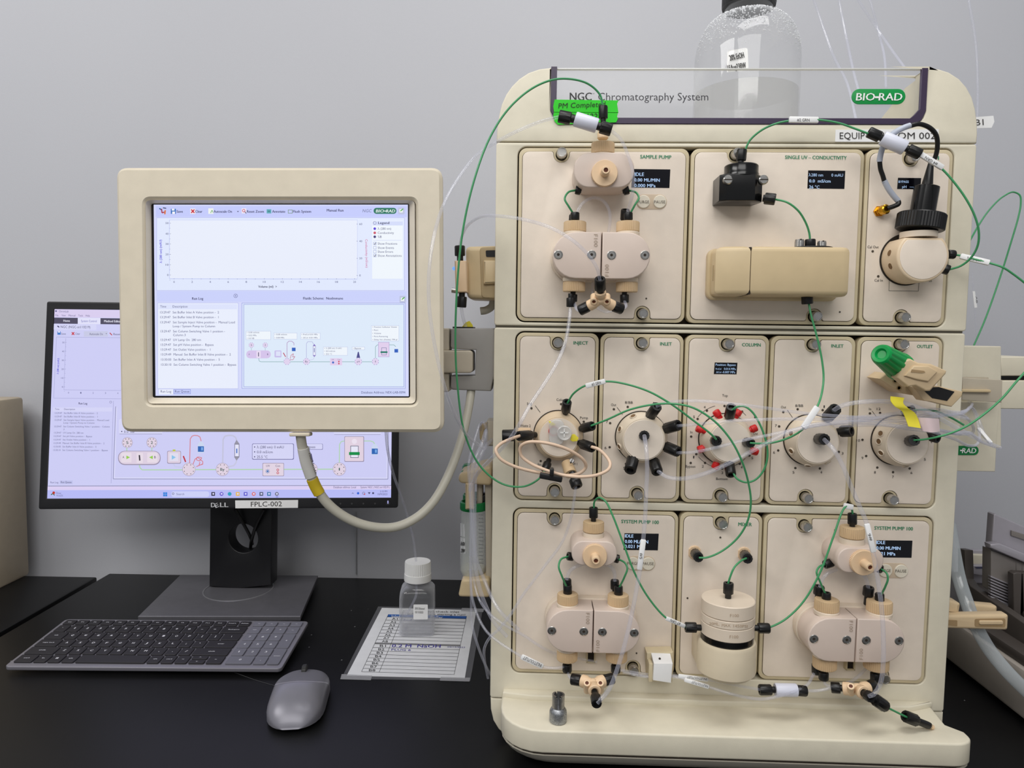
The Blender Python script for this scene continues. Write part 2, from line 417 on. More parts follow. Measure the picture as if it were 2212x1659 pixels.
def pill(u0, v0, u1, v1, y, th, m, nm, par, bev=.0003):
    a, b = P(u0, v1, y), P(u1, v0, y); return slab(nm, [rrect(a.x, a.z, b.x, b.z, (b.z - a.z) * .4999, 8)], y, th, m, par, bev)
pill(1839, 192, 1957, 225, .0026, .0010, M_badge, 'logo_badge', cab)
ik = Ink(PY(.0024)); wt = mat('white_print', (240, 242, 240), .4, noise=0)
ik.text(wt, 'BIO', (1849, 217), (1889, 217), 16, bold=True, shear=.12)
ik.text(wt, 'RAD', (1898, 217), (1948, 217), 16, bold=True, shear=.12)
ik.line(wt, [(1890, 210), (1902, 210)], 4)
ik.done('logo_lettering', cab)
# base
zb = .0478
bz = [(XL + .0005, zb), (XL + .001, .035), (XL + .004, .022), (XL + .010, .012), (XL + .018, .005), (XL + .028, 0.0), (XR - .012, 0.0), (XR - .004, .004), (XR, .012), (XR, zb)]
slab('base', [bz], 0.0005, .40, M_body, cab, .0015)
# drip tray that juts out of the base
def tray_outline(o=0.0, yb=.0):
    x0, x1 = P(1085, 1500).x + o, P(2083, 1585, -.05).x - o; yf = -.0735 + o
    pts = [(x0, yb), (x0, -.028)]
    for a in range(0, 91, 15): pts.append((x0 + .045 - .045 * math.cos(math.radians(a)), -.028 - (-.028 - yf) * math.sin(math.radians(a))))
    for a in range(0, 91, 15): pts.append((x1 - .022 + .022 * math.sin(math.radians(a)), yf + .016 - .016 * math.cos(math.radians(a))))
    pts += [(x1, -.050), (x1 - .012, -.037), (P(2012, 1500).x - o, yb)]
    return pts
def prism_xy(name, pts, z0, z1, m, par, bev=0):
    me = slab_mesh([pts], z1 - z0, bev); me.transform(Matrix.Translation((0, 0, z1))); return link(name, me, m, par)
prism_xy('drip_tray', tray_outline(), .0300, .0545, M_body, cab, .0022)
# raised back step of the tray and its shallow dish
prism_xy('tray_step', [(P(1085, 1500).x + .001, .0), (P(1085, 1500).x + .001, -.009), (P(1150, 1500).x, -.014), (P(1950, 1500).x, -.014), (P(2012, 1500).x, -.002), (P(2012, 1500).x, .0)], .0535, .0605, M_body, cab, .0015)
prism_xy('tray_seam', tray_outline(.003), .0272, .0302, M_dark, cab)
# underside bowl
bm = NB(); rings = []
for z, k in ((.0274, .001), (.020, .006), (.011, .016), (.003, .030)):
    rings.append([bm.verts.new((x, y, z)) for x, y in tray_outline(k)])
for A, B in zip(rings, rings[1:]):
    n = len(A)
    for i in range(n): bm.faces.new((A[i], A[(i + 1) % n], B[(i + 1) % n], B[i]))
bm.faces.new(rings[0]); bm.faces.new(rings[-1])
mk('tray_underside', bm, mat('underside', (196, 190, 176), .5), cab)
# ================================================================ MODULES
YF = -.0010                                    # front of the face plates
def face_outline(x0, z0, x1, z1, r, top=None, bot=None, R=.0086, f=.0022):
    def arc(cx, cz, rr, a0, a1, n=5): return [(cx + rr * math.cos(math.radians(a0 + (a1 - a0) * k / n)), cz + rr * math.sin(math.radians(a0 + (a1 - a0) * k / n))) for k in range(n + 1)]
    pts = arc(x0 + r, z0 + r, r, 180, 270)
    if bot:
        xn, zc = bot
        pts += arc(xn - R - f, z0 + f, f, 270, 360, 3) + arc(xn, zc, R, 180, 0, 10) + arc(xn + R + f, z0 + f, f, 180, 270, 3)
    pts += arc(x1 - r, z0 + r, r, 270, 360) + arc(x1 - r, z1 - r, r, 0, 90)
    if top:
        xn, zc = top
        pts += arc(xn + R + f, z1 - f, f, 90, 180, 3) + arc(xn, zc, R, 0, -180, 10) + arc(xn - R - f, z1 - f, f, 0, 90, 3)
    return pts + arc(x0 + r, z1 - r, r, 90, 180)
def thumbscrew(par, x, z, L=.0115):
    bm = NB(); lathe(bm, (x, .008, z), (0, -1, 0), [(.0046, 0), (.0046, .007), (.0054, .0075, 1), (.0054, .008 + L - .001, 1), (.0047, .008 + L), (.0041, .008 + L), (.0038, .0077 + L)], knurl=30, kf=.05)
    mk('thumbscrew', bm, M_steel, par)
def dot(par, u, v, r=.0012):
    p = P(u, v, YF); bm = NB(); lathe(bm, (p.x, YF + .0004, p.z), (0, -1, 0), [(r * 1.1, 0), (r * 1.1, .0006), (r, .0008), (r * .55, .0007)], seg=14)
    mk('indicator_light', bm, M_dot, par)
M_dot = mat('dot_grey', (74, 66, 56), .4)
def module(name, label, k0, k1, row, top=None, bot=None):
    z0, z1 = ROWS[row]; x0, x1 = k0 * GW + .0010, k1 * GW - .0010
    o = thing(name, label, 'instrument module', ((x0 + x1) / 2, 0, z0))
    tp = (P(*top, .0).x, P(*top, .0).z) if top else None; bt = (P(*bot, .0).x, P(*bot, .0).z) if bot else None
    hs = [circ(a[0], a[1], .0061)[::-1] for a in (tp, bt) if a]
    slab('rim', [rrect(x0, z0, x1, z1, .0085)] + hs, .0004, .0125, M_rim, o, .0006)
    i = .0040
    slab('face_seam', [face_outline(x0 + i - .0005, z0 + i - .0005, x1 - i + .0005, z1 - i + .0005, .0072, tp, bt, .0082)], .0004, .002, M_dark, o)
    slab('face_plate', [face_outline(x0 + i, z0 + i, x1 - i, z1 - i, .0068, tp, bt)], YF, .003, M_face, o, .0004)
    for a in (tp, bt):
        if a: thumbscrew(o, *a)
    return o
def display(par, u0, v0, u1, v1, lines, dim=False):
    y = YF - .0002; pts = xz([(u0, v0), (u1, v0 + (u1 - u0) * .012), (u1 - 2, v1 + (u1 - u0) * .012), (u0 - 2, v1)], y)
    slab('display', [pts[::-1]], y, .0008, M_oled, par, 0)
    ik = Ink(PY(y - .0001))
    for t, a, b, h, bold in lines: ik.text(M_otext, t, a, b, h, bold=bold)
    ik.done('display_digits', par)
def label_text(par, t, a, b, h, m=None, bold=True, nm='printed_name'):
    ik = Ink(PY(YF - .0001)); ik.text(m or M_gtext, t, a, b, h, bold=bold); ik.done(nm, par)
def buttons(par, u0, v0, u1, v1, cs):
    y = YF - .0001; a, b = P(u0, v1, y), P(u1, v0, y); h = (b.z - a.z)
    slab('button_surround', [rrect(a.x, a.z, b.x, b.z, h * .4999, 10)], YF - .0004, .0008, mat('button_tan', (205, 186, 162), .5), par, .0002)
    for (u, v), t in cs:
        p = P(u, v, y); bm = NB(); lathe(bm, (p.x, YF, p.z), (0, -1, 0), [(h * .44, 0), (h * .44, .0009), (h * .40, .0014), (h * .2, .0015)], seg=28)
        mk('button', bm, mat('button_cream', (226, 218, 200), .4), par)
        ik = Ink(PY(YF - .0016)); ik.text(mat('button_print', (96, 88, 78), .5, noise=0), t, (u - 12, v + 3), (u + 12, v + 3.3), 6.2); ik.done('button_lettering', par)
def prints(par, items, m=None, nm='printed_marks'):
    ik = Ink(PY(YF - .0001))
    for it in items:
        if it[0] == 't': ik.text(m or M_ktext, it[1], it[2], it[3], it[4])
        elif it[0] == 'l': ik.line(m or M_ktext, it[1], it[2] if len(it) > 2 else 1)
    ik.done(nm, par)

sp = module('sample_pump_module', 'pump module headed SAMPLE PUMP at the top left of the cabinet', 0, 2, 0, (1213, 334), (1387, 678))
uv = module('detector_module', 'wide module headed SINGLE UV - CONDUCTIVITY in the middle of the top row', 2, 4, 0, (1588, 335), (1758, 684))
ph = module('ph_module', 'narrow top right module with black probe and BYPASS display', 4, 5, 0, (1966, 343), (1946, 686))
ij = module('inject_module', 'module headed INJECT at the left end of the middle row', 0, 1, 1, (1205, 740), (1198, 1059))
ia = module('inlet_module', 'module headed INLET directly right of the INJECT module', 1, 2, 1, (1386, 741), (1376, 1066))
cm = module('column_module', 'middle row module headed COLUMN with red plugs around its valve', 2, 3, 1, (1570, 743), (1556, 1070))
ib = module('inlet_module', 'module headed INLET between the COLUMN and OUTLET modules', 3, 4, 1, (1755, 744), (1739, 1073))
ol = module('outlet_module', 'module headed OUTLET at the right end of the middle row', 4, 5, 1, (1943, 744), (1921, 1076))
pa = module('system_pump_module', 'pump module headed SYSTEM PUMP 100 at the bottom left', 0, 2, 2, (1198, 1119), (1367, 1441))
mx = module('mixer_module', 'narrow bottom row module headed MIXER', 2, 3, 2, (1557, 1128), None)
pb = module('system_pump_module', 'pump module headed SYSTEM PUMP 100 at the bottom right', 3, 5, 2, (1737, 1134), (1903, 1458))

label_text(sp, 'SAMPLE PUMP', (1383, 342), (1450, 343), 7.5)
display(sp, 1366, 365, 1448, 405, [('IDLE', (1371, 380), (1391, 380.3), 7.5, True), ('0.00 ML/MIN', (1370, 392), (1425, 392.7), 7, True), ('0.000 MPa', (1370, 404), (1416, 404.5), 7, True)])
buttons(sp, 1374, 420, 1441, 452, [((1390, 436), 'PURGE'), ((1425, 436), 'PAUSE')])
dot(sp, 1396, 645, .0009)
label_text(uv, 'SINGLE UV \u2013 CONDUCTIVITY', (1696, 343), (1829, 344.5), 7.5)
display(uv, 1746, 368, 1826, 407, [('\u03bb280 nm', (1747, 381), (1778, 381.3), 6.5, False), ('0 mAU', (1796, 381.5), (1821, 381.7), 6.5, False), ('0.0  mS/cm', (1748, 394), (1794, 394.5), 6.5, True), ('26 \u00b0C', (1748, 407), (1770, 407.4), 6.5, True)])
dot(uv, 1814, 674, .0009)
label_text(ph, 'pH', (2010, 345), (2028, 345.3), 8)
display(ph, 1940, 384, 1990, 408, [('BYPASS', (1941, 395), (1963, 395.2), 5, False), ('pH', (1949, 406), (1958, 406.2), 5.5, False), ('\u2014\u2014\u2014', (1965, 406), (1987, 406.3), 5, False)])
prints(ph, [('t', 'Cal Out', (1874, 536), (1898, 536.3), 5.5), ('t', 'Cal In', (1889, 608), (1907, 608.3), 5.5), ('t', 'In', (2007, 609), (2013, 609.1), 5.5),
            ('l', [(1921, 598), (1920, 628), (1984, 629), (1986, 600)], .7)])
for q in ((1885, 543), (1897, 597), (2010, 599)): dot(ph, *q)
label_text(ij, 'INJECT', (1239, 744), (1270, 744.3), 7)
prints(ij, [('t', 'Column', (1202, 866), (1225, 866.3), 5.5), ('t', 'Inj', (1139, 875), (1148, 875), 6), ('l', [(1156, 876), (1167, 891)]), ('t', 'Waste 2', (1123, 922), (1146, 922.3), 5.5),
            ('t', 'Pump', (1253, 905), (1270, 905.2), 5.5), ('t', 'W 1', (1238, 1005), (1247, 1005), 5.5), ('t', 'In', (1162, 1006), (1169, 1006), 5.5)])
for q in ((1212, 873), (1148, 882), (1134, 928), (1261, 911), (1168, 996), (1238, 997)): dot(ij, *q)
def inlet_marks(o, dx, dy, k=1):
    T = [('Out', 1320, 877, 11), ('8/BB', 1350, 872, 17), ('7', 1309, 914, 4), ('6', 1306, 970, 4), ('5', 1346, 1014, 4)] if k == 1 else \
        [('Out', 1687, 882, 11), ('8/BB', 1718, 879, 17), ('1', 1779, 881, 2.5), ('7', 1674, 922, 4), ('6', 1670, 980, 4), ('5', 1712, 1023, 4), ('4', 1772, 1023, 4), ('3', 1818, 982, 4)]
    D = [(1326, 884), (1356, 879), (1318, 914), (1317, 966), (1352, 1002)] if k == 1 else [(1692, 890), (1723, 884), (1777, 886), (1683, 921), (1681, 973), (1718, 1011), (1771, 1012), (1812, 976)]
    prints(o, [('t', t, (u, v), (u + w, v + .1), 5.5) for t, u, v, w in T] + [('l', [(1333, 880), (1345, 896)]) if k == 1 else ('l', [(1701, 886), (1712, 902)])])
    for q in D: dot(o, *q)
label_text(ia, 'INLET', (1426, 746), (1451, 746.3), 7)
inlet_marks(ia, 0, 0); prints(ia, [('t', '1', (1411, 874), (1413, 874), 5.5)])
label_text(ib, 'INLET', (1796, 750.5), (1822, 751), 7)
inlet_marks(ib, 0, 0, 2)
label_text(cm, 'COLUMN', (1603, 748), (1643, 748.5), 7)
display(cm, 1544, 783, 1593, 808, [('Position: Bypass', (1546, 790), (1589, 790.5), 4.6, False), ('PreCol', (1546, 798.5), (1558, 798.6), 3.4, False), ('0.014 MPa', (1564, 799), (1589, 799.4), 4.6, False), ('\u0394Col', (1547, 805.5), (1558, 805.6), 3.4, False), ('-0.007 MPa', (1560, 806), (1588, 806.4), 4.6, False)])
prints(cm, [('t', t, (u, v), (u + w, v + .2), 5.5) for t, u, v, w in [('Top', 1560, 857, 12), ('Bottom', 1547, 1037, 25), ('4', 1520, 882, 4), ('5', 1497, 903, 4), ('In', 1491, 936, 5), ('1', 1497, 990, 2.5), ('Bypass', 1481, 1010, 21), ('2', 1516, 1010, 4), ('3', 1558, 1024, 4), ('4', 1600, 1012, 4), ('5', 1623, 992, 4), ('Out', 1627, 939, 10), ('1', 1629, 904, 2.5)]])
ik = Ink(PY(YF - .0001))
for a0, a1 in ((218, 256), (292, 318), (104, 140), (44, 80)): ik.ring(M_ktext, 1561, 943, 68, .9, a0=a0, a1=a1)
ik.done('printed_arcs', cm)
for q in ((1527, 887), (1507, 905), (1565, 877), (1603, 889), (1493, 943), (1504, 981), (1492, 1000), (1523, 1000), (1560, 1012), (1598, 1002), (1619, 984)): dot(cm, *q)
label_text(ol, 'OUTLET', (1981, 751.5), (2015, 752), 7)
prints(ol, [('t', t, (u, v), (u + w, v + .1), 5.5) for t, u, v, w in [('In', 1877, 886, 5), ('12', 1894, 886, 8), ('10', 1850, 954, 8), ('9', 1861, 992, 4), ('8', 1888, 1023, 4), ('7', 1927, 1033, 4), ('6', 1967, 1024, 4), ('5', 1996, 995, 4), ('4', 2010, 957, 4)]] + [('l', [(1884, 888), (1893, 900)])])
for q in ((1879, 893), (1901, 892), (1863, 950), (1871, 985), (1895, 1010), (1929, 1020), (1965, 1012)): dot(ol, *q)
label_text(pa, 'SYSTEM PUMP 100', (1342, 1130), (1423, 1132), 7.5)
display(pa, 1349, 1152, 1423, 1188, [('IDLE', (1350, 1161), (1368, 1161.5), 7, True), ('0.00 ML/MIN', (1350, 1173), (1400, 1174), 7, True), ('0.021 MPa', (1349, 1183.5), (1394, 1184.5), 7, True)])
buttons(pa, 1353, 1202, 1416, 1232, [((1367, 1217), 'PURGE'), ((1400, 1217.5), 'PAUSE')])
dot(pa, 1375, 1411, .0009)
label_text(mx, 'MIXER', (1595, 1136), (1624, 1136.6), 7.5)
dot(mx, 1556, 1161, .0010); dot(mx, 1485, 1292, .0010)
label_text(pb, 'SYSTEM PUMP 100', (1889, 1144), (1972, 1146), 7.5)
display(pb, 1894, 1167, 1971, 1204, [('IDLE', (1893, 1175), (1912, 1175.5), 7, True), ('0.00 ML/MIN', (1893, 1187), (1945, 1188), 7, True), ('0.021 MPa', (1890, 1199), (1934, 1200), 7, True)])
buttons(pb, 1898, 1217, 1962, 1248, [((1912, 1232.5), 'PURGE'), ((1946, 1233.5), 'PAUSE')])
dot(pb, 1804, 1145, .0010)

# ---------------------------------------------------------------- fittings
def nut(par, a, b, r=.0047, m=None, name='fitting', frac=.34, open_end=True, group=None):
    """black finger-tight fitting from its threaded end a to its tube end b"""
    a, b = Vector(a), Vector(b); L = (b - a).length; s = L * frac
    pr = [(r * .55, 0), (r * .6, s * .15), (r * .6, s), (r * .93, s + .0003, 1), (r, s + .0010, 1), (r, L - .0009, 1), (r * .9, L)]
    if open_end: pr += [(r * .55, L), (r * .45, L - .003)]
    bm = NB(); lathe(bm, a, b - a, pr, knurl=12, kf=.07); return mk(name, bm, m or M_black, par, 30)
def cap_knurl(par, p0, p1, r, m=None, name='knurled_cap'):
    p0, p1 = Vector(p0), Vector(p1); L = (p1 - p0).length
    bm = NB(); lathe(bm, p0, p1 - p0, [(r * .93, 0), (r, .0008, 1), (r, L - .0012, 1), (r * .95, L - .0003), (r * .9, L)], knurl=40, kf=.06); return mk(name, bm, m or M_cap, par, 30)
def stadium(cx, cz, w, h, r, n=10): return rrect(cx - w / 2, cz - h / 2, cx + w / 2, cz + h / 2, r, n)
M_socket = mat('socket_dark', (60, 56, 52), .3, metal=1)
def hexscrew(par, u, v, y):
    p = P(u, v, y); r = .0046
    bm = NB(); lathe(bm, (p.x, y + .0004, p.z), (0, -1, 0), [(r, 0), (r, .0008), (r * .86, .0011), (r * .80, .0006), (r * .74, .0006), (r * .70, .0009), (r * .40, .0009)], seg=24, cap=True)
    s = mk('socket_screw', bm, M_steel, par)
    bm = NB(); lathe(bm, (p.x, y - .0004, p.z), (0, -1, 0), [(r * .34, 0), (r * .34, .0002)], seg=6); mk('hex_socket', bm, M_dark, s)
def pump(par, q):
    yh = -.043
    # lower head: two half blocks side by side
    u0, u1, us, v0, v1 = q['low']; a = P(u0, (v0 + v1) / 2, yh); b = P(u1, (v0 + v1) / 2, yh); x0, x1 = a.x, b.x; xs = P(us, (v0 + v1) / 2, yh).x
    z1 = P((u0 + u1) / 2, v0, yh).z; z0 = P((u0 + u1) / 2, v1, yh).z; h = z1 - z0; R = h * .4999
    def half(xa, xb, left):
        n = 12; pts = []
        if left: pts = [(xb, z0), (xb, z1)] + [(xa + R + R * math.cos(math.radians(t)), z0 + R + R * math.sin(math.radians(t))) for t in [90 + 180 * k / n for k in range(n + 1)]]
        else: pts = [(xa, z1), (xa, z0)] + [(xb - R + R * math.cos(math.radians(t)), z0 + R + R * math.sin(math.radians(t))) for t in [-90 + 180 * k / n for k in range(n + 1)]]
        return pts
    for nm, xa, xb, lf in (('pump_head', x0, xs - .0006, True), ('pump_head', xs + .0006, x1, False)):
        pts = half(xa, xb, lf); pts = pts if area2(pts) > 0 else pts[::-1]
        hd = slab(nm, [pts], yh, .0400, M_head, par, .0012)
    # slightly larger mounting flange behind
    slab('mounting_flange', [rrect(x0 - .0012, z0 - .001, x1 + .0012, z1 + .0015, h * .5, 10)], -.012, .011, M_head2, par, .001)
    ik = Ink(PY(yh - .0001)); m = mat('engraved', (164, 146, 128), .5, noise=0)
    for t, p0, p1, hh in q['f']: ik.text(m, t, p0, p1, hh)
    ik.done('engraved_mark', par)
    for s in q['screws']: hexscrew(par, *s, yh)
    for (ca, cb, va, vb) in q['caps']:
        y = -.026; r = S((cb - ca) / 2, y); yy = y
        c0 = P((ca + cb) / 2, vb, yy - r); c1 = P((ca + cb) / 2, va, yy - r)
        x = P((ca + cb) / 2, (va + vb) / 2, y).x
        cap_knurl(par, (x, y, c0.z), (x, y, c1.z), r)
        # neck ring between cap and head
        zb_ = c0.z if c0.z > (z0 + z1) / 2 else c1.z
        bm = NB(); s_ = -1 if zb_ > (z0 + z1) / 2 else 1
        lathe(bm, (x, y, zb_), (0, 0, s_), [(r * .85, -.001), (r * 1.02, .0006), (r * 1.02, .0040)], seg=32); mk('neck_ring', bm, M_head2, par)
    # upper head
    u0, u1, v0, v1 = q['up']; vm = (v0 + v1) / 2; a = P(u0, vm, yh); b = P(u1, vm, yh); zz1 = P((u0 + u1) / 2, v0, yh).z; zz0 = P((u0 + u1) / 2, v1, yh).z
    slab('purge_valve_body', [rrect(a.x, zz0, b.x, zz1, (zz1 - zz0) * q.get('ur', .46), 10)], yh, .0425, M_head, par, .0014)
    ku, kv, kr = q['knob']; p = P(ku, kv, yh - .004); r = S(kr, yh - .004)
    bm = NB(); lathe(bm, (p.x, yh + .001, p.z), (0, -1, 0), [(r * .92, 0), (r, .0012, 1), (r, .0052, 1), (r * .95, .0060), (r * .9, .0060)], knurl=50, kf=.03); kb = mk('purge_knob', bm, M_peek, par, 30)
    bm = NB(); lathe(bm, (p.x, yh - .004, p.z), (0, -1, 0), [(.0046, 0), (.0042, .006), (.0042, .0135), (.0036, .0145), (.0023, .0145), (.0022, .0115)], seg=20); mk('purge_port', bm, M_peek, kb)
    bm = NB(); lathe(bm, (p.x, yh - .0165, p.z), (0, -1, 0), [(.0023, 0), (.0023, .0006)], seg=16); mk('port_bore', bm, mat('bore', (88, 40, 16), .6), kb)
    ca, cb, va, vb = q['ucap']; y = -.022 if q.get('big') else -.024; r = S((cb - ca) / 2, y); x = P((ca + cb) / 2, (va + vb) / 2, y).x
    cap_knurl(par, (x, y, P((ca + cb) / 2, vb, y - r).z), (x, y, P((ca + cb) / 2, va, y - r).z), r)
    bm = NB(); lathe(bm, (x, y, zz1 - .003), (0, 0, 1), [(r * 1.02, 0), (r * 1.02, max(.0035, P((ca + cb) / 2, vb, y - r).z - zz1 + .0025))], seg=32); mk('neck_ring', bm, M_head2, par)

pump(sp, dict(low=(1194, 1405, 1299.5, 501, 602), screws=[(1206, 550), (1278, 550), (1321, 551), (1393, 551)], f=[('F100', (1283, 506), (1283, 533), 8), ('F100', (1315, 597), (1315, 571), 8)],
     caps=[(1218, 1266, 475, 498), (1332, 1381, 475, 498), (1216, 1264, 607, 629), (1331, 1377, 608, 630)], up=(1240, 1370, 329, 405), ur=.44, knob=(1306, 374, 28), ucap=(1278, 1327, 302, 327), big=1))
pump(pa, dict(low=(1180, 1383, 1281.5, 1319, 1411), screws=[(1192, 1362), (1261, 1364), (1301, 1365), (1370, 1367)], f=[('F100', (1266, 1324), (1266, 1348), 7.5), ('F100', (1295, 1407), (1295, 1383), 7.5)],
     caps=[(1203, 1249, 1290, 1311), (1312, 1358, 1292, 1314), (1202, 1248, 1413, 1435), (1308, 1355, 1414, 1436)], up=(1235, 1333, 1169, 1222), knob=(1285, 1202, 27), ucap=(1259, 1305, 1132, 1154)))
pump(pb, dict(low=(1745, 1955, 1849.5, 1337, 1431), screws=[(1758, 1380), (1829, 1382), (1871, 1383), (1942, 1384)], f=[('F100', (1835, 1341), (1835, 1365), 7.5), ('F100', (1864, 1425), (1864, 1401), 7.5)],
     caps=[(1760, 1811, 1303, 1327), (1873, 1925, 1306, 1330), (1756, 1806, 1429, 1453), (1866, 1918, 1431, 1455)], up=(1809, 1909, 1184, 1238), knob=(1866, 1216, 28), ucap=(1815, 1866, 1144, 1167)))

# ---------------------------------------------------------------- rotary valves
def valve(par, u, v, rd=.0213, rb=.0272, dep=.025, hole_px=(), bore=None, mbody=None, mdisc=None):
    """u, v: centre of the front disc in the photo (depth -dep)"""
    c = P(u, v, -dep); mbody = mbody or M_valve
    bm = NB(); lathe(bm, (c.x, YF, c.z), (0, -1, 0), [(rb + .0010, 0), (rb + .0010, .0012), (rb, .0012)], seg=56); mk('valve_seam', bm, M_dark, par)
    bm = NB(); lathe(bm, (c.x, YF - .001, c.z), (0, -1, 0), [(rb, 0), (rb, .010), (rb * .98, .0125), (rd * 1.07, dep - .004), (rd * 1.05, dep - .003), (rd * .9, dep - .003)], seg=56); vb = mk('valve_body', bm, mbody, par)
    bm = NB(); lathe(bm, (c.x, -dep + .004, c.z), (0, -1, 0), [(rd, 0), (rd, .0034), (rd * .985, .004), (rd * .5, .004)], seg=56); mk('valve_disc', bm, mdisc or M_face, par)
    for hu, hv in hole_px:
        y = -.0145; q = P(hu, hv, y); d = Vector((q.x - c.x, 0, q.z - c.z)).normalized(); d = (d * .9 + Vector((0, -.45, 0))).normalized()
        k = c + Vector((d.x, 0, d.z)).normalized() * (rb * .955); k.y = -.0160
        bm = NB(); lathe(bm, k - d * .0012, d, [(.0036, 0), (.0036, .0022), (.0031, .0026), (.0027, .0022), (.0025, -.001)], seg=20); o = mk('port', bm, mbody, par)
        bm = NB(); lathe(bm, k - d * .0006, d, [(.0027, 0), (.0027, .0012)], seg=16); mk('port_bore', bm, mat('port_shadow', (120, 92, 62), .7), o)
    if bore:
        q = P(bore[0], bore[1], -dep); bm = NB(); lathe(bm, (q.x, -dep, q.z), (0, -1, 0), [(.0058, 0), (.0056, .0006), (.0045, .0006), (.0043, .0001)], seg=24); mk('centre_port', bm, M_black, par)
    return c
M_valve = mat('valve_cream', (220, 206, 186), .38)
valve(ij, 1207, 945, rd=.0207, rb=.0265, dep=.021, mbody=mat('valve_peek', (222, 200, 170), .4))
valve(ia, 1391, 950, hole_px=[(1369, 903), (1341, 928), (1341, 963)])
valve(cm, 1577, 955, hole_px=[])
valve(ib, 1767, 957, hole_px=[(1719, 940), (1718, 970), (1746, 998), (1787, 998)])
valve(ol, 1961, 958, hole_px=[(1911, 940), (1892, 953), (1909, 974), (1955, 1005), (2001, 975)], rb=.0265)
for (u, v), (s, t) in zip([(1549, 893), (1594, 892), (1511, 927), (1628, 926), (1514, 970), (1630, 975), (1546, 1006)], [(1562, 912), (1583, 912), (1530, 935), (1608, 934), (1530, 965), (1608, 968), (1555, 990)]):
    a, b = P(s, t, -.0145), P(u, v, -.0145); d = (b - a).normalized()
    bm = NB(); lathe(bm, b - d * .009, d, [(.0030, 0), (.0030, .006), (.0041, .0065), (.0041, .0115), (.0034, .0125)], seg=12); mk('red_plug', bm, M_red, cm)
# pH valve and probe
c = P(1995, 553, -.036); rb = .0262
bm = NB(); lathe(bm, (c.x, YF, c.z), (0, -1, 0), [(rb + .0012, 0), (rb + .0012, .001)], seg=56); mk('valve_seam', bm, M_dark, ph)
def dshape(cx, cz, r, top, n=40):
    pts = []
    for k in range(n):
        t = 2 * math.pi * k / n; x, z = r * math.cos(t), r * math.sin(t); pts.append((cx + x, cz + min(z, top)))
    o = []
    for p in pts:
        if not o or abs(p[0] - o[-1][0]) + abs(p[1] - o[-1][1]) > 1e-6: o.append(p)
    return o
slab('valve_body', [dshape(c.x, c.z, rb, rb * .70)], -.0355, .0345, mat('valve_peek', (222, 200, 170), .4), ph, .0020)
slab('valve_disc', [dshape(c.x, c.z, rb - .0028, rb * .70 - .0022)], -.0360, .001, M_face, ph, .0003)
for hu, hv in ((1920, 547), (1925, 574)):
    q = P(hu, hv, -.017); d = Vector((q.x - c.x, -.004, q.z - c.z)).normalized(); k = Vector((c.x, -.019 if hv < 560 else -.020, c.z)) + Vector((d.x, 0, d.z)).normalized() * rb * .985
    bm = NB(); lathe(bm, k - d * .001, d, [(.0040, 0), (.0040, .0012), (.0034, .0015), (.0030, .001), (.0024, -.001)], seg=20); o = mk('port', bm, mat('valve_peek', (222, 200, 170), .4), ph)
    bm = NB(); lathe(bm, k - d * .0004, d, [(.0029, 0), (.0029, .0012)], seg=16); mk('port_bore', bm, mat('port_shadow', (120, 92, 62), .7), o)
yk = -.020
p0 = P(1984, 506, yk); p1 = P(1988, 466, yk)
bm = NB(); lathe(bm, (p0.x, yk, p0.z - .004), (0, 0, 1), [(.0175, 0), (.0175, .006)], seg=36); mk('probe_seat', bm, M_head2, ph)
ax = (P(2000, 405, yk) - P(1987, 480, yk)).normalized()
s = P(1986, 497, yk)
bm = NB(); lathe(bm, s, ax, [(.0215, 0), (.0230, .001, 1), (.0230, .0155, 1), (.0220, .0165), (.0125, .0165), (.0125, .0155)], knurl=50, kf=.03); kr = mk('probe_ring', bm, M_black, ph, 30)
bm = NB(); lathe(bm, s, ax, [(.0120, .012), (.0120, .044), (.0112, .0445), (.0058, .0445)], seg=36); mk('probe_body', bm, M_blackg, ph)
bm = NB(); e = s + ax * .0440; lathe(bm, e, ax, [(.0056, 0), (.0024, .026)], seg=24); mk('probe_boot', bm, M_black, ph)
tip = e + ax * .0255
pc = thing('probe_cable', 'short black probe cable with grey sleeves, looping down to the gold connector', 'cable', P(1912, 453, -.008))
def seg_tube(par, name, pts, r, m, n=10): bm = NB(); tube(bm, pts, r, 12, n); return mk(name, bm, m, par)
seg_tube(pc, 'cable', [tip - ax * .002, P(2020, 340, -.022), P(2025, 315, -.026), P(2022, 292, -.030), P(2008, 276, -.034), P(1985, 268, -.037), P(1963, 273, -.038)], .0023, M_black)
seg_tube(pc, 'sleeve', [P(1966, 271, -.038), P(1952, 276, -.038), P(1935, 285, -.036), P(1918, 299, -.032), P(1907, 318, -.028), P(1901, 340, -.025), P(1900, 349, -.024)], .0028, M_sleeve)
seg_tube(pc, 'cable', [P(1900, 346, -.024), P(1902, 365, -.022), P(1907, 380, -.021), P(1911, 394, -.020)], .0023, M_black)
seg_tube(pc, 'sleeve', [P(1910, 390, -.020), P(1920, 409, -.019), P(1931, 424, -.018), P(1940, 434, -.017)], .0028, M_sleeve)
seg_tube(pc, 'cable', [P(1939, 431, -.017), P(1941, 440, -.018), P(1932, 445, -.017), P(1918, 450, -.014)], .0024, M_black)
a, b = P(1897, 457, .0), P(1924, 449, -.016)
bm = NB(); lathe(bm, (a.x, YF, a.z), (0, -1, 0), [(.0058, 0), (.0058, .002), (.0046, .002), (.0046, .005)], seg=6); mk('gold_socket', bm, M_gold, ph)
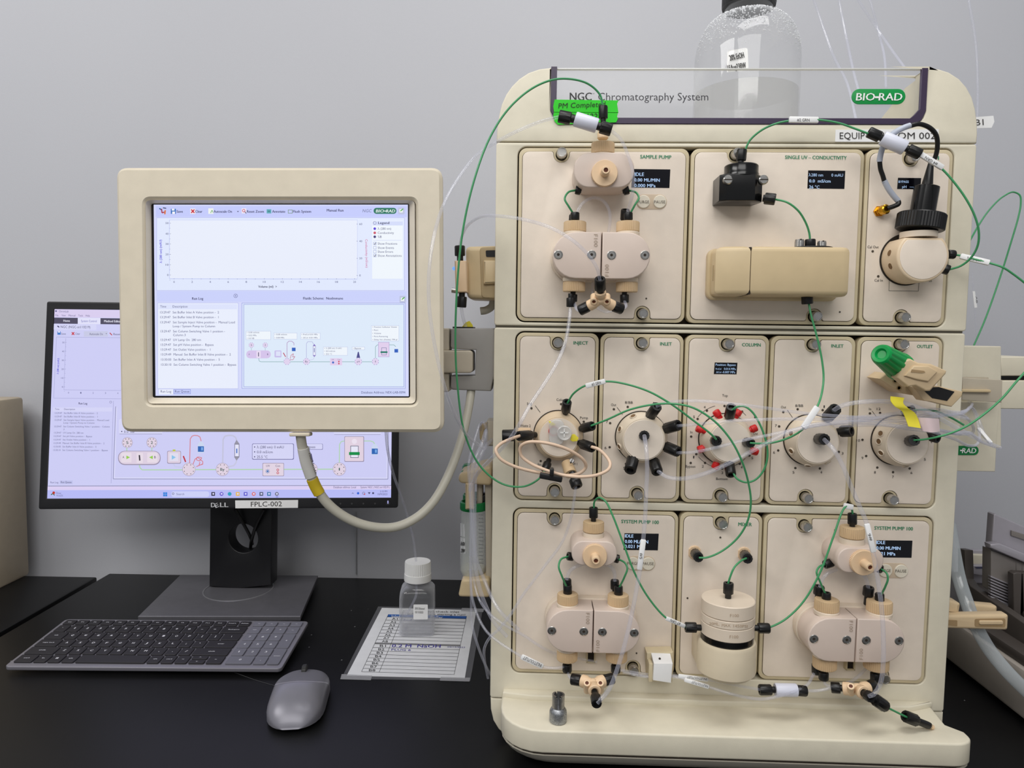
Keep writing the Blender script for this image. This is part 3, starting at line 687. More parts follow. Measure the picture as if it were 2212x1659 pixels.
bm = NB(); dd = (P(1920, 450, -.016) - Vector((a.x, -.004, a.z))).normalized(); st = Vector((a.x, -.003, a.z)); lathe(bm, st, dd, [(.0040, 0), (.0044, .0012, 1), (.0044, .004, 1), (.0052, .0045), (.0052, .0095), (.004, .0105)], seg=12); mk('gold_connector', bm, M_gold, pc)
# ---------------------------------------------------------------- UV cell and detector block
yc = -.034
a = P(1556, 433, yc); b = P(1654, 375, yc)
def prism_z(name, pts, z0, z1, m, par, bev=0):
    me = slab_mesh([pts], z1 - z0, bev); me.transform(Matrix.Translation((0, 0, z1))); return link(name, me, m, par)
cell = thing('detector_cell', 'black block-shaped flow cell with a round cap on the SINGLE UV module', 'flow cell', ((a.x + b.x) / 2, -.02, a.z))
prism_z('cell_body', [(a.x, YF), (a.x, yc + .006), (a.x + .006, yc), (b.x - .010, yc), (b.x, yc + .010), (b.x, yc + .014), (b.x - .004, YF)], a.z, b.z, M_blackg, cell, .0012)
q = P(1601, 372, -.017)
bm = NB(); lathe(bm, (q.x, -.017, b.z - .001), (0, 0, 1), [(.0178, 0), (.0178, .0035), (.0172, .0045), (.0172, .0115), (.0164, .0125)], seg=40); mk('round_cap', bm, M_blackg, cell)
for u, v in ((1573, 388), (1650, 388)):
    p = P(u, v, yc - .002); r = .0048
    bm = NB(); lathe(bm, (p.x, yc + .003, p.z), (0, -1, 0), [(r, 0), (r, .0046), (r * .8, .0056)], seg=24); s_ = mk('slotted_screw', bm, M_steel, cell)
    bm = NB(); box(bm, (p.x, yc - .0028, p.z), (r * 1.7, .0006, .0009)); mk('screw_slot', bm, M_dark, s_)
yd = -.046
a = P(1532, 637, yd); b = P(1845, 533, yd); zt_, zb_ = b.z, a.z
det = thing('detector_block', 'tan horizontal detector housing below the black flow cell', 'detector', ((a.x + b.x) / 2, -.02, zb_))
def detpts(x0, x1, ext=0): return rrect(x0, zb_ - ext, x1, zt_ + ext, .008)
xs_ = P(1621, 585, yd).x
fl = P(1528, 590, -.010).x; fr = P(1812, 590, -.010).x
slab('back_flange', [rrect(fl, P(1650, 649, -.01).z, fr, P(1650, 538, -.01).z, .008)], -.010, .009, M_det, det, .0015)
prf = [(fl + .003, -.008), (fl + .004, -.030), (fl + .006, -.034), (a.x + .007, -.039), (a.x + .017, -.0435), (a.x + .030, -.0455), (xs_ - .0004, yd), (xs_ - .0004, -.008)]
prism_z('end_cap', prf[::-1], zb_, zt_, M_det, det, .0055)
xr = b.x
prism_z('housing', [(xs_ + .0004, -.008), (xs_ + .0004, yd), (xr - .010, yd), (xr - .003, yd + .003), (xr, yd + .010), (xr - .002, -.024), (xr - .018, -.008)][::-1], zb_, zt_, M_det, det, .0055)
bm = NB(); bb(bm, (xs_ - .001, -.0445, zb_ + .001), (xs_ + .001, -.009, zt_ - .001)); mk('seam', bm, M_dark, det)
q = P(1755, 531, -.026)
slab('top_plate', [circ(0, 0, .014)], 0, .0018, M_black, det, .0004, frame=Matrix.Translation((q.x, -.026, zt_ + .0016)) @ Matrix.Diagonal((1.45, 1, 1, 1)))
for u0, u1, v0 in ((1717, 1736, 514), (1766, 1784, 517)):
    c0 = P((u0 + u1) / 2, 531, -.026); r = S((u1 - u0) / 2, -.026); h = S(531 - v0, -.026)
    bm = NB(); lathe(bm, (c0.x, -.026, zt_ + .001), (0, 0, 1), [(r, 0), (r, h * .7, 1), (r * .9, h), (r * .5, h)], knurl=16, kf=.12); s_ = mk('knurled_screw', bm, M_steel, det, 20)
    bm = NB(); box(bm, (c0.x, -.026, zt_ + h + .0006), (r * .3, r * 2.0, .0012)); mk('screw_slot', bm, M_dark, s_)
ik = Ink(PY(-.0305)); 
# finger grip line on the end cap
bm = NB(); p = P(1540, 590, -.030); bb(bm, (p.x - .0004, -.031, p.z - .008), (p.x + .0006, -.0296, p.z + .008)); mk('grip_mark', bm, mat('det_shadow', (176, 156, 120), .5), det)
# ---------------------------------------------------------------- mixer
ym = -.040; RMX = S(57, ym)
cx = P(1571, 1350, ym).x
def zf(v): return P(1571, v, ym - RMX).z
mixer = thing('mixer', 'stacked tan cylinder mixer standing in a cup under the MIXER heading', 'mixer', (cx, ym, zf(1480)))
z_top, z_a, z_b, z_c, z_d = zf(1313), zf(1344), zf(1362), zf(1390), zf(1406)
def disk(name, z0, z1, r, m, bev=.0005): bm = NB(); lathe(bm, (cx, ym, z0), (0, 0, 1), [(r - bev, 0), (r, bev), (r, z1 - z0 - bev), (r - bev, z1 - z0)], seg=56); return mk(name, bm, m, mixer)
disk('mixer_top', z_a + .0001, z_top, RMX, M_head2, .0008); disk('mixer_middle', z_b + .0001, z_a - .0003, RMX, M_head2, .0006); disk('mixer_lower', z_c, z_b - .0003, RMX, M_head2, .0006)
disk('black_band', z_d - .006, z_c, RMX * .985, M_blackg)
rc = S(62.5, ym)
bm = NB(); zc1, zc0 = zf(1404), zf(1479)
lathe(bm, (cx, ym, zc0), (0, 0, 1), [(rc - .004, 0), (rc, .004), (rc, zc1 - zc0 - .003), (rc - .001, zc1 - zc0), (rc - .004, zc1 - zc0), (rc - .005, zc1 - zc0 - .008)], seg=56); mk('cup', bm, M_mcup if 0 else mat('cup_tan', (216, 202, 176), .4), mixer)
bm = NB(); bb(bm, (cx - rc + .002, ym + .008, zc0 + .001), (cx + rc - .002, YF, zc1 - .001), .002); mk('cup_bracket', bm, mat('cup_tan', (216, 202, 176), .4), mixer)
# engraved lettering wrapped on the cylinder
def wrap(cx_, cy_, r):
    def f(u, v, off=0.0):
        d = ray(u, v); R2 = r + off; ox, oy = CAM.x - cx_, CAM.y - cy_; A = d.x ** 2 + d.y ** 2; B = 2 * (ox * d.x + oy * d.y); C_ = ox * ox + oy * oy - R2 * R2
        t = (-B - math.sqrt(max(0, B * B - 4 * A * C_))) / (2 * A); return CAM + d * t
    f.n = Vector((0, -1, 0)); return f
ik = Ink(wrap(cx, ym, RMX)); m = mat('engraved2', (182, 160, 136), .5, noise=0)
ik.text(m, 'F100', (1577, 1333), (1596, 1333), 6.5); ik.text(m, 'F100', (1576, 1379), (1595, 1379), 6.5)
for t, u, w, v in (('20ML.', 1532, 22, 1350), ('MAX.', 1559, 20, 1353.5), ('1450PSI', 1584, 31, 1355)): ik.text(m, t, (u, v), (u + w, v + 1), 6)
ik.done('engraved_mark', mixer)
# mixer ports on the face plate
for u, v, eu, ev in ((1500, 1193, 1509, 1203), (1607, 1196, 1615, 1207)):
    p = P(u, v, YF)
    bm = NB(); lathe(bm, (p.x, YF + .0005, p.z), (0, -1, 0), [(.0078, 0), (.0078, .0016), (.0070, .0024), (.0052, .0024)], seg=12); 
    for w in bm.verts: w.co.x = p.x + max(-.0064, min(.0064, w.co.x - p.x))
    mk('bulkhead_port', bm, M_peek, mx)
# ---------------------------------------------------------------- tubing with its fittings
def hose(name, label, pts, r, m, cat='tube', group=None, n=10, seg=14, nuts=(), tags=(), mname='tubing'):
    """pts in (u, v, depth) or world points"""
    W_ = [p if isinstance(p, Vector) else P(*p) for p in pts]
    if not nuts and not tags:
        bm = NB(); tube(bm, W_, r, seg, n); o = mk(name, bm, m); return tag(o, label, cat, group)
    z = min(W_, key=lambda p: p.z)
    o = thing(name, label, cat, z, group)
    bm = NB(); tube(bm, W_, r, seg, n); mk(mname, bm, m, o)
    for q in nuts:
        a, b = (P(*q[0]) if not isinstance(q[0], Vector) else q[0]), (P(*q[1]) if not isinstance(q[1], Vector) else q[1])
        nut(o, a, b, **(q[2] if len(q) > 2 else {}))
    for q in tags: flag(o, *q)
    return o
def flag(par, a, b, wpx, text=None, flip=False, tw=None, m=None, th=6, name='paper_flag', y=None):
    """flat printed sleeve wrapped on a tube from a to b (u, v, depth); lettering faces the room"""
    A, B = P(*a), P(*b); d = B - A; L = d.length; d.normalize(); nrm = Vector((0, -1, 0)); nrm = (nrm - d * nrm.dot(d)).normalized(); w = nrm.cross(d)
    hw = S(wpx / 2, a[2]); R_ = Matrix((d, w, nrm)).transposed()
    bm = NB(); box(bm, (A + B) / 2, (L, hw * 2, .0034), .0012, R_, 2); o = mk(name, bm, m or M_white, par)
    if text:
        f = PN((A + B) / 2 + nrm * .0017, nrm); ik = Ink(f)
        ca, cb = a, b
        fr0, fr1 = tw or (.2, .8)
        p0 = (ca[0] + (cb[0] - ca[0]) * fr0, ca[1] + (cb[1] - ca[1]) * fr0); p1 = (ca[0] + (cb[0] - ca[0]) * fr1, ca[1] + (cb[1] - ca[1]) * fr1)
        if flip: p0, p1 = p1, p0
        L2 = math.hypot(p1[0] - p0[0], p1[1] - p0[1]); ex = ((p1[0] - p0[0]) / L2, (p1[1] - p0[1]) / L2); dn = (-ex[1], ex[0])
        p0 = (p0[0] + dn[0] * th * .5, p0[1] + dn[1] * th * .5); p1 = (p1[0] + dn[0] * th * .5, p1[1] + dn[1] * th * .5)
        ik.text(M_ktext, text, p0, p1, th, off=.0002); ik.done('flag_lettering', o)
    return o
G = .00105                                      # green tubing radius
C = .00155                                      # clear tubing radius
def top(u, v, y): return (u, v, y)
hose('green_tube', "long green tube looping left from the SAMPLE PUMP outlet back to the INJECT valve",
     [(1303, 234, -.022), (1296, 205, -.024), (1268, 180, -.03), (1212, 170, -.04), (1160, 185, -.05), (1105, 228, -.06), (1062, 290, -.065), (1027, 380, -.07), (998, 510, -.07), (984, 700, -.06), (988, 830, -.05), (1005, 940, -.04), (1040, 1010, -.03), (1085, 1045, -.03), (1130, 1051, -.034), (1162, 1036, -.036), (1176, 1018, -.032)], G, M_green,
     nuts=[((1303, 268, -.022), (1303, 229, -.022), dict(frac=.28)), ((1186, 993, -.016), (1177, 1016, -.028))])
hose('green_tube', 'short green loop left of the SAMPLE PUMP purge knob', [(1244, 411, -.022), (1228, 415, -.026), (1220, 430, -.03), (1228, 445, -.03), (1238, 461, -.026)], G, M_green,
     nuts=[((1256, 412, -.022), (1243, 410, -.022), dict(frac=.1)), ((1242, 478, -.026), (1242, 459, -.026), dict(frac=.1))])
hose('green_tube', 'short green loop right of the SAMPLE PUMP purge knob', [(1357, 411, -.022), (1374, 416, -.026), (1380, 428, -.03), (1373, 440, -.032), (1361, 462, -.030)], G, M_green,
     nuts=[((1345, 413, -.022), (1358, 410, -.022), dict(frac=.1)), ((1357, 478, -.030), (1357, 459, -.030), dict(frac=.1))])
hose('green_tube', 'green tube flagged #2 GRN arching from the black flow cell to the white union', [(1609, 326, -.018), (1620, 303, -.02), (1647, 280, -.024), (1680, 266, -.028), (1712, 260, -.03), (1735, 258, -.03), (1770, 259, -.032), (1812, 266, -.034), (1850, 279, -.036), (1882, 291, -.038)], G, M_green,
     nuts=[((1600, 352, -.018), (1603, 323, -.018), dict(r=.0052, frac=.15))], tags=[((1704, 258.5, -.031), (1768, 259.5, -.031), 13, '#2 GRN', False, (.28, .70))])
un = thing('tube_union', 'milky union with two black fittings in front of the EQUIP label', 'tube fitting', P(1930, 309, -.040))
def union(par, a, b, r=.0072):
    a, b = P(*a), P(*b); d = (b - a).normalized(); L = (b - a).length; bm = NB(); lathe(bm, a, d, [(r * .93, 0), (r, .001), (r, L - .001), (r * .93, L)], seg=28); return mk('union_body', bm, M_milky, par)
union(un, (1906, 298, -.040), (1955, 320, -.044))
nut(un, P(1912, 301, -.040), P(1876, 285, -.038), r=.0055, frac=.3); nut(un, P(1950, 317, -.044), P(1988, 334, -.047), r=.0055, frac=.3)
hose('green_tube', "green tube flagged #4 GRN bowing right of the pH probe to the pH valve",
     [(1984, 330, -.047), (2010, 345, -.048), (2036, 366, -.048), (2062, 395, -.05), (2087, 430, -.052), (2105, 465, -.052), (2114, 498, -.05), (2112, 530, -.045), (2098, 556, -.038), (2076, 574, -.030), (2048, 583, -.024)], G, M_green,
     nuts=[((2028, 577, -.020), (2050, 584, -.023), dict(frac=.1, r=.0052))], tags=[((1988, 333, -.048), (2037, 363, -.048), 12, '#4 GRN', True, (.22, .75))])
hose('green_tube', 'green tube flagged #10 GRN leaving the upper pH valve port to the right edge',
     [(2056, 550, -.02), (2075, 552, -.022), (2105, 560, -.03), (2137, 568, -.035), (2165, 577, -.04), (2190, 593, -.04), (2225, 620, -.04)], G, M_green,
     nuts=[((2046, 549, -.020), (2062, 550, -.020), dict(frac=.1))], tags=[((2074, 553, -.023), (2138, 568, -.035), 12, '#10 GRN', True, (.25, .72))])
hose('green_tube', 'dark green tube hooping against the wall right of the pH module', [(2102, 750, .16), (2128, 690, .17), (2160, 600, .18), (2185, 520, .18), (2200, 468, .18), (2205, 440, .18), (2203, 422, .18), (2190, 415, .18), (2168, 424, .17), (2140, 450, .14), (2115, 485, .10), (2095, 520, .08)], G, M_green)
hose('green_tube', 'green tube dropping from the black flow cell fitting to the tan detector housing', [(1672, 430, -.028), (1700, 437, -.034), (1724, 455, -.034), (1740, 480, -.03), (1748, 503, -.027), (1750, 522, -.026)], G, M_green,
     nuts=[((1648, 428, -.025), (1675, 431, -.029), dict(r=.0060, frac=.12)), ((1750, 534, -.026), (1750, 517, -.026), dict(frac=.05, r=.0054))])
hose('green_tube', 'green tube falling from under the detector past a white flag to the COLUMN valve',
     [(1746, 650, -.026), (1752, 680, -.03), (1764, 725, -.032), (1775, 775, -.032), (1779, 815, -.034), (1775, 850, -.04), (1766, 877, -.05), (1750, 905, -.056), (1733, 928, -.055), (1705, 945, -.05), (1670, 956, -.048), (1640, 958, -.046), (1621, 957, -.040)], G, M_green,
     nuts=[((1743, 634, -.026), (1744, 657, -.026), dict(frac=.12, r=.0058)), ((1611, 955, -.024), (1622, 957, -.039), dict(r=.0052, frac=.1))], tags=[((1766, 879, -.054), (1735, 925, -.058), 14)])
hose('green_tube', "green tube flagged #3 GRN from the INJECT valve to the COLUMN valve centre",
     [(1226, 871, -.024), (1238, 851, -.03), (1262, 834, -.036), (1285, 828, -.038), (1312, 824, -.04), (1345, 828, -.042), (1400, 845, -.044), (1450, 873, -.046), (1500, 910, -.046), (1535, 937, -.045), (1547, 949, -.042)], G, M_green,
     nuts=[((1221, 893, -.014), (1225, 868, -.026), dict(frac=.2, r=.0052)), ((1544, 951, -.024), (1548, 953, -.040), dict(r=.0056, frac=.1))], tags=[((1265, 834, -.038), (1308, 823, -.040), 11, '#3 GRN', False, (.3, .76))])
hose('green_tube', "green tube arching over the COLUMN valve from the INJECT valve to the left MIXER port",
     [(1276, 920, -.03), (1310, 907, -.04), (1360, 885, -.05), (1410, 874, -.055), (1450, 872, -.056), (1495, 880, -.058), (1540, 907, -.06), (1575, 945, -.06), (1600, 990, -.058), (1616, 1040, -.05), (1622, 1085, -.045), (1615, 1125, -.04), (1595, 1160, -.035), (1560, 1190, -.032), (1528, 1204, -.030), (1510, 1205, -.028)], G, M_green,
     nuts=[((1251, 927, -.014), (1280, 920, -.030), dict(frac=.25, r=.0052)), ((1501, 1194, -.002), (1509, 1204, -.026), dict(r=.0056, frac=.1))])
hose('green_tube', 'short green tube from the right MIXER port into the top of the mixer', [(1612, 1206, -.026), (1600, 1212, -.034), (1586, 1226, -.040), (1578, 1244, -.041), (1573, 1260, -.040)], G, M_green,
     nuts=[((1608, 1197, -.002), (1615, 1207, -.026), dict(r=.0056, frac=.1)), (Vector((cx - .0002, ym, z_top - .001)), Vector((cx - .0002, ym, z_top + .0165)), dict(r=.0054, frac=.32))])
hose('green_tube', 'green loop joining the top and bottom ports of the COLUMN valve', [(1581, 886, -.034), (1592, 879, -.038), (1608, 878, -.040), (1625, 890, -.042), (1643, 920, -.044), (1655, 955, -.044), (1658, 985, -.044), (1650, 1015, -.042), (1632, 1036, -.040), (1612, 1042, -.038), (1592, 1034, -.036), (1582, 1018, -.032)], G, M_green,
     nuts=[((1574, 906, -.018), (1580, 879, -.032), dict(r=.0056, frac=.2)), ((1574, 995, -.018), (1579, 1026, -.032), dict(r=.0056, frac=.2))])
hose('green_tube', 'green tube from the OUTLET valve centre rising to the right frame edge', [(1974, 951, -.042), (1998, 949, -.05), (2040, 940, -.06), (2085, 922, -.06), (2125, 895, -.06), (2165, 860, -.06), (2195, 825, -.06), (2240, 775, -.06)], G, M_green,
     nuts=[((1964, 953, -.025), (1975, 951, -.045), dict(r=.0058, frac=.1))])
hose('green_tube', 'short dark green tube hidden behind the yellow flag near the OUTLET valve', [(1962, 888, -.016), (1985, 885, -.024), (2020, 888, -.03), (2050, 900, -.03), (2082, 918, -.03)], G, M_green,
     nuts=[((1948, 893, -.012), (1976, 884, -.02), dict(r=.005, frac=.2))])
hose('green_tube', "green tube flagged #7 GRN from the bottom left pump to the mixer's left side",
     [(1283, 1099, -.024), (1284, 1084, -.026), (1294, 1075, -.03), (1308, 1083, -.034), (1324, 1115, -.04), (1345, 1170, -.044), (1372, 1240, -.046), (1400, 1290, -.046), (1438, 1334, -.044), (1462, 1346, -.042), (1485, 1355, -.040)], G, M_green,
     nuts=[((1282, 1130, -.024), (1282, 1096, -.024), dict(frac=.32)), (Vector((cx - RMX + .001, ym, P(1485, 1355, ym).z)), Vector((cx - RMX - .0165, ym, P(1485, 1355, ym).z)), dict(r=.0054, frac=.32))], tags=[((1438, 1335, -.044), (1480, 1353, -.040), 9, '#7 GRN', True, (.25, .75))])
hose('green_tube', "green tube from the bottom right pump through a white clip to the mixer",
     [(1842, 1112, -.024), (1839, 1096, -.026), (1832, 1091, -.028), (1822, 1100, -.03), (1800, 1160, -.036), (1770, 1240, -.040), (1735, 1300, -.040), (1700, 1335, -.040), (1675, 1350, -.040), (1656, 1357, -.040)], G, M_green,
     nuts=[((1841, 1144, -.024), (1841, 1109, -.024), dict(frac=.32)), (Vector((cx + RMX - .001, ym, P(1655, 1357, ym).z)), Vector((cx + RMX + .0165, ym, P(1655, 1357, ym).z)), dict(r=.0054, frac=.32))], tags=[((1822, 1092, -.028), (1843, 1096, -.028), 12, None)])
for nm, pts, nu in [
    ('green loop on the left of the bottom left pump', [(1228, 1202, -.022), (1212, 1208, -.028), (1207, 1224, -.034), (1214, 1245, -.034), (1224, 1268, -.028)], [((1240, 1203, -.022), (1226, 1201, -.024), dict(frac=.1)), ((1226, 1288, -.026), (1226, 1264, -.026), dict(frac=.1))]),
    ('green loop on the right of the bottom left pump', [(1334, 1207, -.024), (1350, 1216, -.030), (1355, 1228, -.034), (1349, 1246, -.034), (1338, 1269, -.028)], [((1326, 1205, -.024), (1337, 1208, -.026), dict(frac=.1)), ((1336, 1290, -.026), (1336, 1266, -.026), dict(frac=.1))]),
    ('green loop on the left of the bottom right pump', [(1783, 1219, -.022), (1770, 1224, -.026), (1764, 1236, -.030), (1772, 1258, -.030), (1783, 1283, -.026)], [((1800, 1214, -.020), (1781, 1220, -.022), dict(frac=.1)), ((1785, 1303, -.026), (1785, 1280, -.026), dict(frac=.1))]),
    ('green loop on the right of the bottom right pump', [(1903, 1229, -.028), (1915, 1238, -.034), (1918, 1250, -.036), (1912, 1268, -.034), (1904, 1284, -.028)], [((1894, 1226, -.024), (1905, 1230, -.028), dict(frac=.1)), ((1900, 1306, -.026), (1900, 1282, -.026), dict(frac=.1))])]:
    hose('green_tube', nm, pts, G, M_green, nuts=nu)
# ---------------------------------------------------------------- Y connectors and unions
def ybody(par, centre, arms, r=.0056, m=None, lug=None):
    c = P(*centre); m = m or M_peek
    for a in arms:
        e = P(*a); d = (e - c).normalized(); L = (e - c).length
        bm = NB(); lathe(bm, c, d, [(r * .80, 0), (r * .84, L * .4), (r, L * .55), (r, L - .0006), (r * .9, L), (r * .62, L), (r * .6, L - .002)], seg=24); mk('connector_arm', bm, m, par)
    bm = NB(); bmesh.ops.create_icosphere(bm, subdivisions=2, radius=r * .95, matrix=Matrix.Translation(c)); mk('connector_hub', bm, m, par)
    for l in lug or []:
        a, b = P(*l[0]), P(*l[1]); d = (b - a).normalized(); L = (b - a).length
        bm = NB(); lathe(bm, a, d, [(.0036, 0), (.0036, L - .0004), (.0032, L), (.0019, L), (.0017, L - .002)], seg=20); mk('mounting_lug', bm, m, par)
        bm = NB(); lathe(bm, b - d * .0010, d, [(.0018, 0), (.0018, .0002)], seg=14); mk('lug_hole', bm, mat('bore', (88, 40, 16), .6), par)
y1 = thing('three_way_connector', 'tan three-way connector with black fittings hanging under the SAMPLE PUMP heads', 'tube fitting', P(1298, 660, -.060))
ybody(y1, (1298, 647, -.062), [(1297, 630, -.068), (1272, 661, -.056), (1324, 661, -.056)], lug=[((1283, 640, -.054), (1283, 652, -.066)), ((1311, 640, -.054), (1311, 652, -.066))])
nut(y1, P(1297, 636, -.066), P(1296, 602, -.078), r=.0056, frac=.3); nut(y1, P(1274, 660, -.056), P(1252, 671, -.052), r=.0056, frac=.12); nut(y1, P(1322, 660, -.056), P(1344, 668, -.052), r=.0056, frac=.12)
y2 = thing('three_way_connector', 'tan three-way connector in front of the tray behind the knurled metal cap', 'tube fitting', P(1281, 1490, -.060))
ybody(y2, (1281, 1478, -.056), [(1256, 1470, -.050), (1304, 1471, -.050), (1285, 1494, -.070)], r=.0066, lug=[((1268, 1492, -.054), (1268, 1475, -.066)), ((1297, 1492, -.054), (1297, 1475, -.066))])
nut(y2, P(1260, 1471, -.050), P(1234, 1467, -.046), r=.0058, frac=.22); nut(y2, P(1300, 1472, -.050), P(1325, 1465, -.046), r=.0058, frac=.2); nut(y2, P(1284, 1491, -.066), P(1289, 1521, -.088), r=.0054, frac=.45)
y3 = thing('three_way_connector', 'tan three-way connector under the bottom right pump', 'tube fitting', P(1850, 1500, -.060))
ybody(y3, (1852, 1489, -.052), [(1821, 1487, -.046), (1874, 1486, -.046), (1866, 1497, -.062)], r=.0066, lug=[((1838, 1497, -.050), (1838, 1482, -.060))])
nut(y3, P(1826, 1487, -.046), P(1795, 1485, -.042), r=.0056, frac=.34); nut(y3, P(1872, 1486, -.048), P(1886, 1480, -.040), r=.0062, frac=.1); nut(y3, P(1862, 1495, -.060), P(1882, 1507, -.074), r=.0054, frac=.5)
u1 = thing('tube_union', 'milky union with two black fittings in front of the green PM tape', 'tube fitting', P(1265, 270, -.050))
union(u1, (1242, 257, -.050), (1290, 272, -.050)); nut(u1, P(1246, 259, -.050), P(1207, 251, -.050), r=.0064, frac=.32); nut(u1, P(1286, 271, -.050), P(1321, 281, -.050), r=.0064, frac=.3)
u2 = thing('tube_union', 'milky union between two black fittings on the front edge above the tray', 'tube fitting', P(1697, 1500, -.040))
union(u2, (1674, 1490, -.040), (1721, 1491, -.040), .0068); nut(u2, P(1678, 1490, -.040), P(1640, 1490, -.040), r=.0056, frac=.3); nut(u2, P(1717, 1491, -.040), P(1742, 1493, -.040), r=.0056, frac=.2)
tn = thing('tan_adapter', 'small tan threaded adapter on top of the SAMPLE PUMP cap', 'tube fitting', P(1302, 301, -.022))
bm = NB(); a_, b_ = P(1302, 301, -.022), P(1303, 268, -.022); lathe(bm, a_, b_ - a_, [(.0048, 0), (.0058, .0012), (.0058, .006), (.0052, .007), (.0052, (b_ - a_).length)], seg=24); mk('adapter_body', bm, M_peek, tn)
# sample loop
lp = thing('sample_loop', 'coiled tan sample loop hanging in front of the INJECT valve', 'tube', P(1200, 1030, -.06))
seg_tube(lp, 'tubing', [P(1128, 940, -.034), P(1104, 948, -.045), P(1080, 960, -.055), P(1071, 972, -.060), P(1080, 990, -.062), P(1105, 1005, -.060), P(1140, 1016, -.056), P(1185, 1024, -.052), P(1225, 1027, -.048), P(1252, 1022, -.044), P(1265, 1010, -.044), P(1262, 996, -.048), P(1240, 978, -.054), P(1205, 963, -.058), P(1165, 955, -.058), P(1138, 956, -.056), P(1124, 966, -.052), P(1126, 984, -.050), P(1145, 1000, -.052), P(1175, 1014, -.058), P(1215, 1026, -.064), P(1255, 1030, -.066), P(1290, 1026, -.062), P(1314, 1014, -.056), P(1318, 1001, -.050), P(1308, 984, -.044), P(1292, 970, -.040), P(1277, 965, -.036)], .0017, M_loop, 8)
nut(lp, P(1157, 939, -.016), P(1120, 942, -.036), r=.0054, frac=.28); nut(lp, P(1247, 955, -.016), P(1280, 967, -.036), r=.0056, frac=.32)
bm = NB(); box(bm, P(1190, 1031, -.066), (S(50, -.066), .006, S(13, -.066)), .0012, Matrix.Rotation(math.radians(10), 3, 'Y')); mk('clip_plate', bm, M_black, lp)
bm = NB(); box(bm, P(1192, 1019, -.070), (S(9, -.07), .010, S(17, -.07)), .0012); mk('clip_strap', bm, M_black, lp)
# left of the INJECT valve: plug with tan block
wp = thing('waste_plug', 'tan block with black fitting at the WASTE 2 port left of the INJECT valve', 'tube fitting', P(1120, 953, -.02))
bm = NB(); bb(bm, P(1118, 953, -.012), P(1146, 927, -.024), .001); mk('block', bm, M_peek, wp)
nut(wp, P(1122, 940, -.02), P(1085, 941, -.02), r=.0064, frac=.28)
# luer port
lu = thing('luer_port', 'translucent finger-grip luer port with yellow wings on the INJECT valve', 'port', P(1218, 960, -.03))
c0 = P(1196, 931, -.0212); bm = NB(); lathe(bm, c0, (0, -1, 0), [(.0038, 0), (.0056, 0), (.0056, .0022), (.0040, .0022)], seg=28, cap=False); mk('red_ring', bm, M_red, lu)
M_frost = clear('frosted', (226, 226, 224), .42, .9, .25)
slab('grip', [rrect(P(1202, 0, -.030).x, P(1218, 962, -.030).z, P(1236, 0, -.030).x, P(1218, 907, -.030).z, .0068, 8)], -.030, .004, M_frost, lu, .001)
bm = NB(); q = P(1219, 935, -.030); lathe(bm, (q.x, -.0295, q.z), (0, -1, 0), [(.0078, 0), (.0078, .004), (.0070, .0046), (.0060, .0040)], seg=32); g_ = mk('cap', bm, M_frost, lu)
bm = NB(); q = P(1219, 935, -.0342); box(bm, (q.x, -.0338, q.z), (.0085, .0012, .0011)); box(bm, (q.x, -.0338, q.z), (.0011, .0012, .0085)); mk('cross_rib', bm, M_wplas, g_)
slab('yellow_wing', [xz([(1185, 909), (1190, 911), (1196, 914), (1200, 917), (1196, 920), (1189, 919)], -.029)[::-1]], -.029, .002, M_yellow, lu, .0003)
slab('yellow_wing', [xz([(1235, 939), (1241, 938), (1250, 946), (1247, 953), (1237, 954), (1232, 951)], -.029)[::-1]], -.029, .002, M_yellow, lu, .0003)
cv = thing('check_valve', 'tan check valve with white arrow label and black fitting below the INJECT valve', 'valve', P(1240, 1050, -.03))
a_, b_ = P(1224, 1000, -.018), P(1233, 1024, -.030); bm = NB(); lathe(bm, a_, b_ - a_, [(.0058, 0), (.0060, .003), (.0060, .008, 1), (.0066, .0085, 1), (.0066, (b_ - a_).length), (.005, (b_ - a_).length)], seg=24); mk('valve_barrel', bm, M_cap, cv)
bm = NB(); q = P(1235, 995, -.030); lathe(bm, q, (0.1, -1, 0), [(.0022, 0), (.0022, .0006)], seg=20); mk('arrow_label', bm, M_white, cv)
ik = Ink(PY(-.0308)); ik.line(M_ktext, [(1233, 999), (1237, 991)], 1.2); ik.poly(M_ktext, [(1231, 997), (1232, 1002), (1236, 999)]); ik.done('arrow_print', cv)
nut(cv, P(1235, 1020, -.030), P(1247, 1052, -.040), r=.0062, frac=.45)
# fittings around the INLET and OUTLET valves (hold tubes or stop ports)
def loose(name, label, a, b, **k):
    z = P(*b); o = thing(name, label, 'tube fitting', z); nut(o, P(*a), P(*b), **k); return o
loose('port_plug', 'black fitting stopping the lower left port of the left INLET valve', (1369, 986, -.016), (1361, 1016, -.034), r=.0066, frac=.15)
loose('port_plug', 'black fitting pointing right from the right INLET valve', (1808, 932, -.014), (1840, 931, -.026), r=.0062, frac=.25)
loose('port_plug', 'black fitting at the right side of the OUTLET valve under the pink flag', (1998, 938, -.014), (2027, 947, -.026), r=.0056, frac=.25)
loose('port_plug', 'black fitting in the lower left side of the PH valve port group', (2046, 549, -.030), (2047, 549.5, -.031), r=.0001) if 0 else None
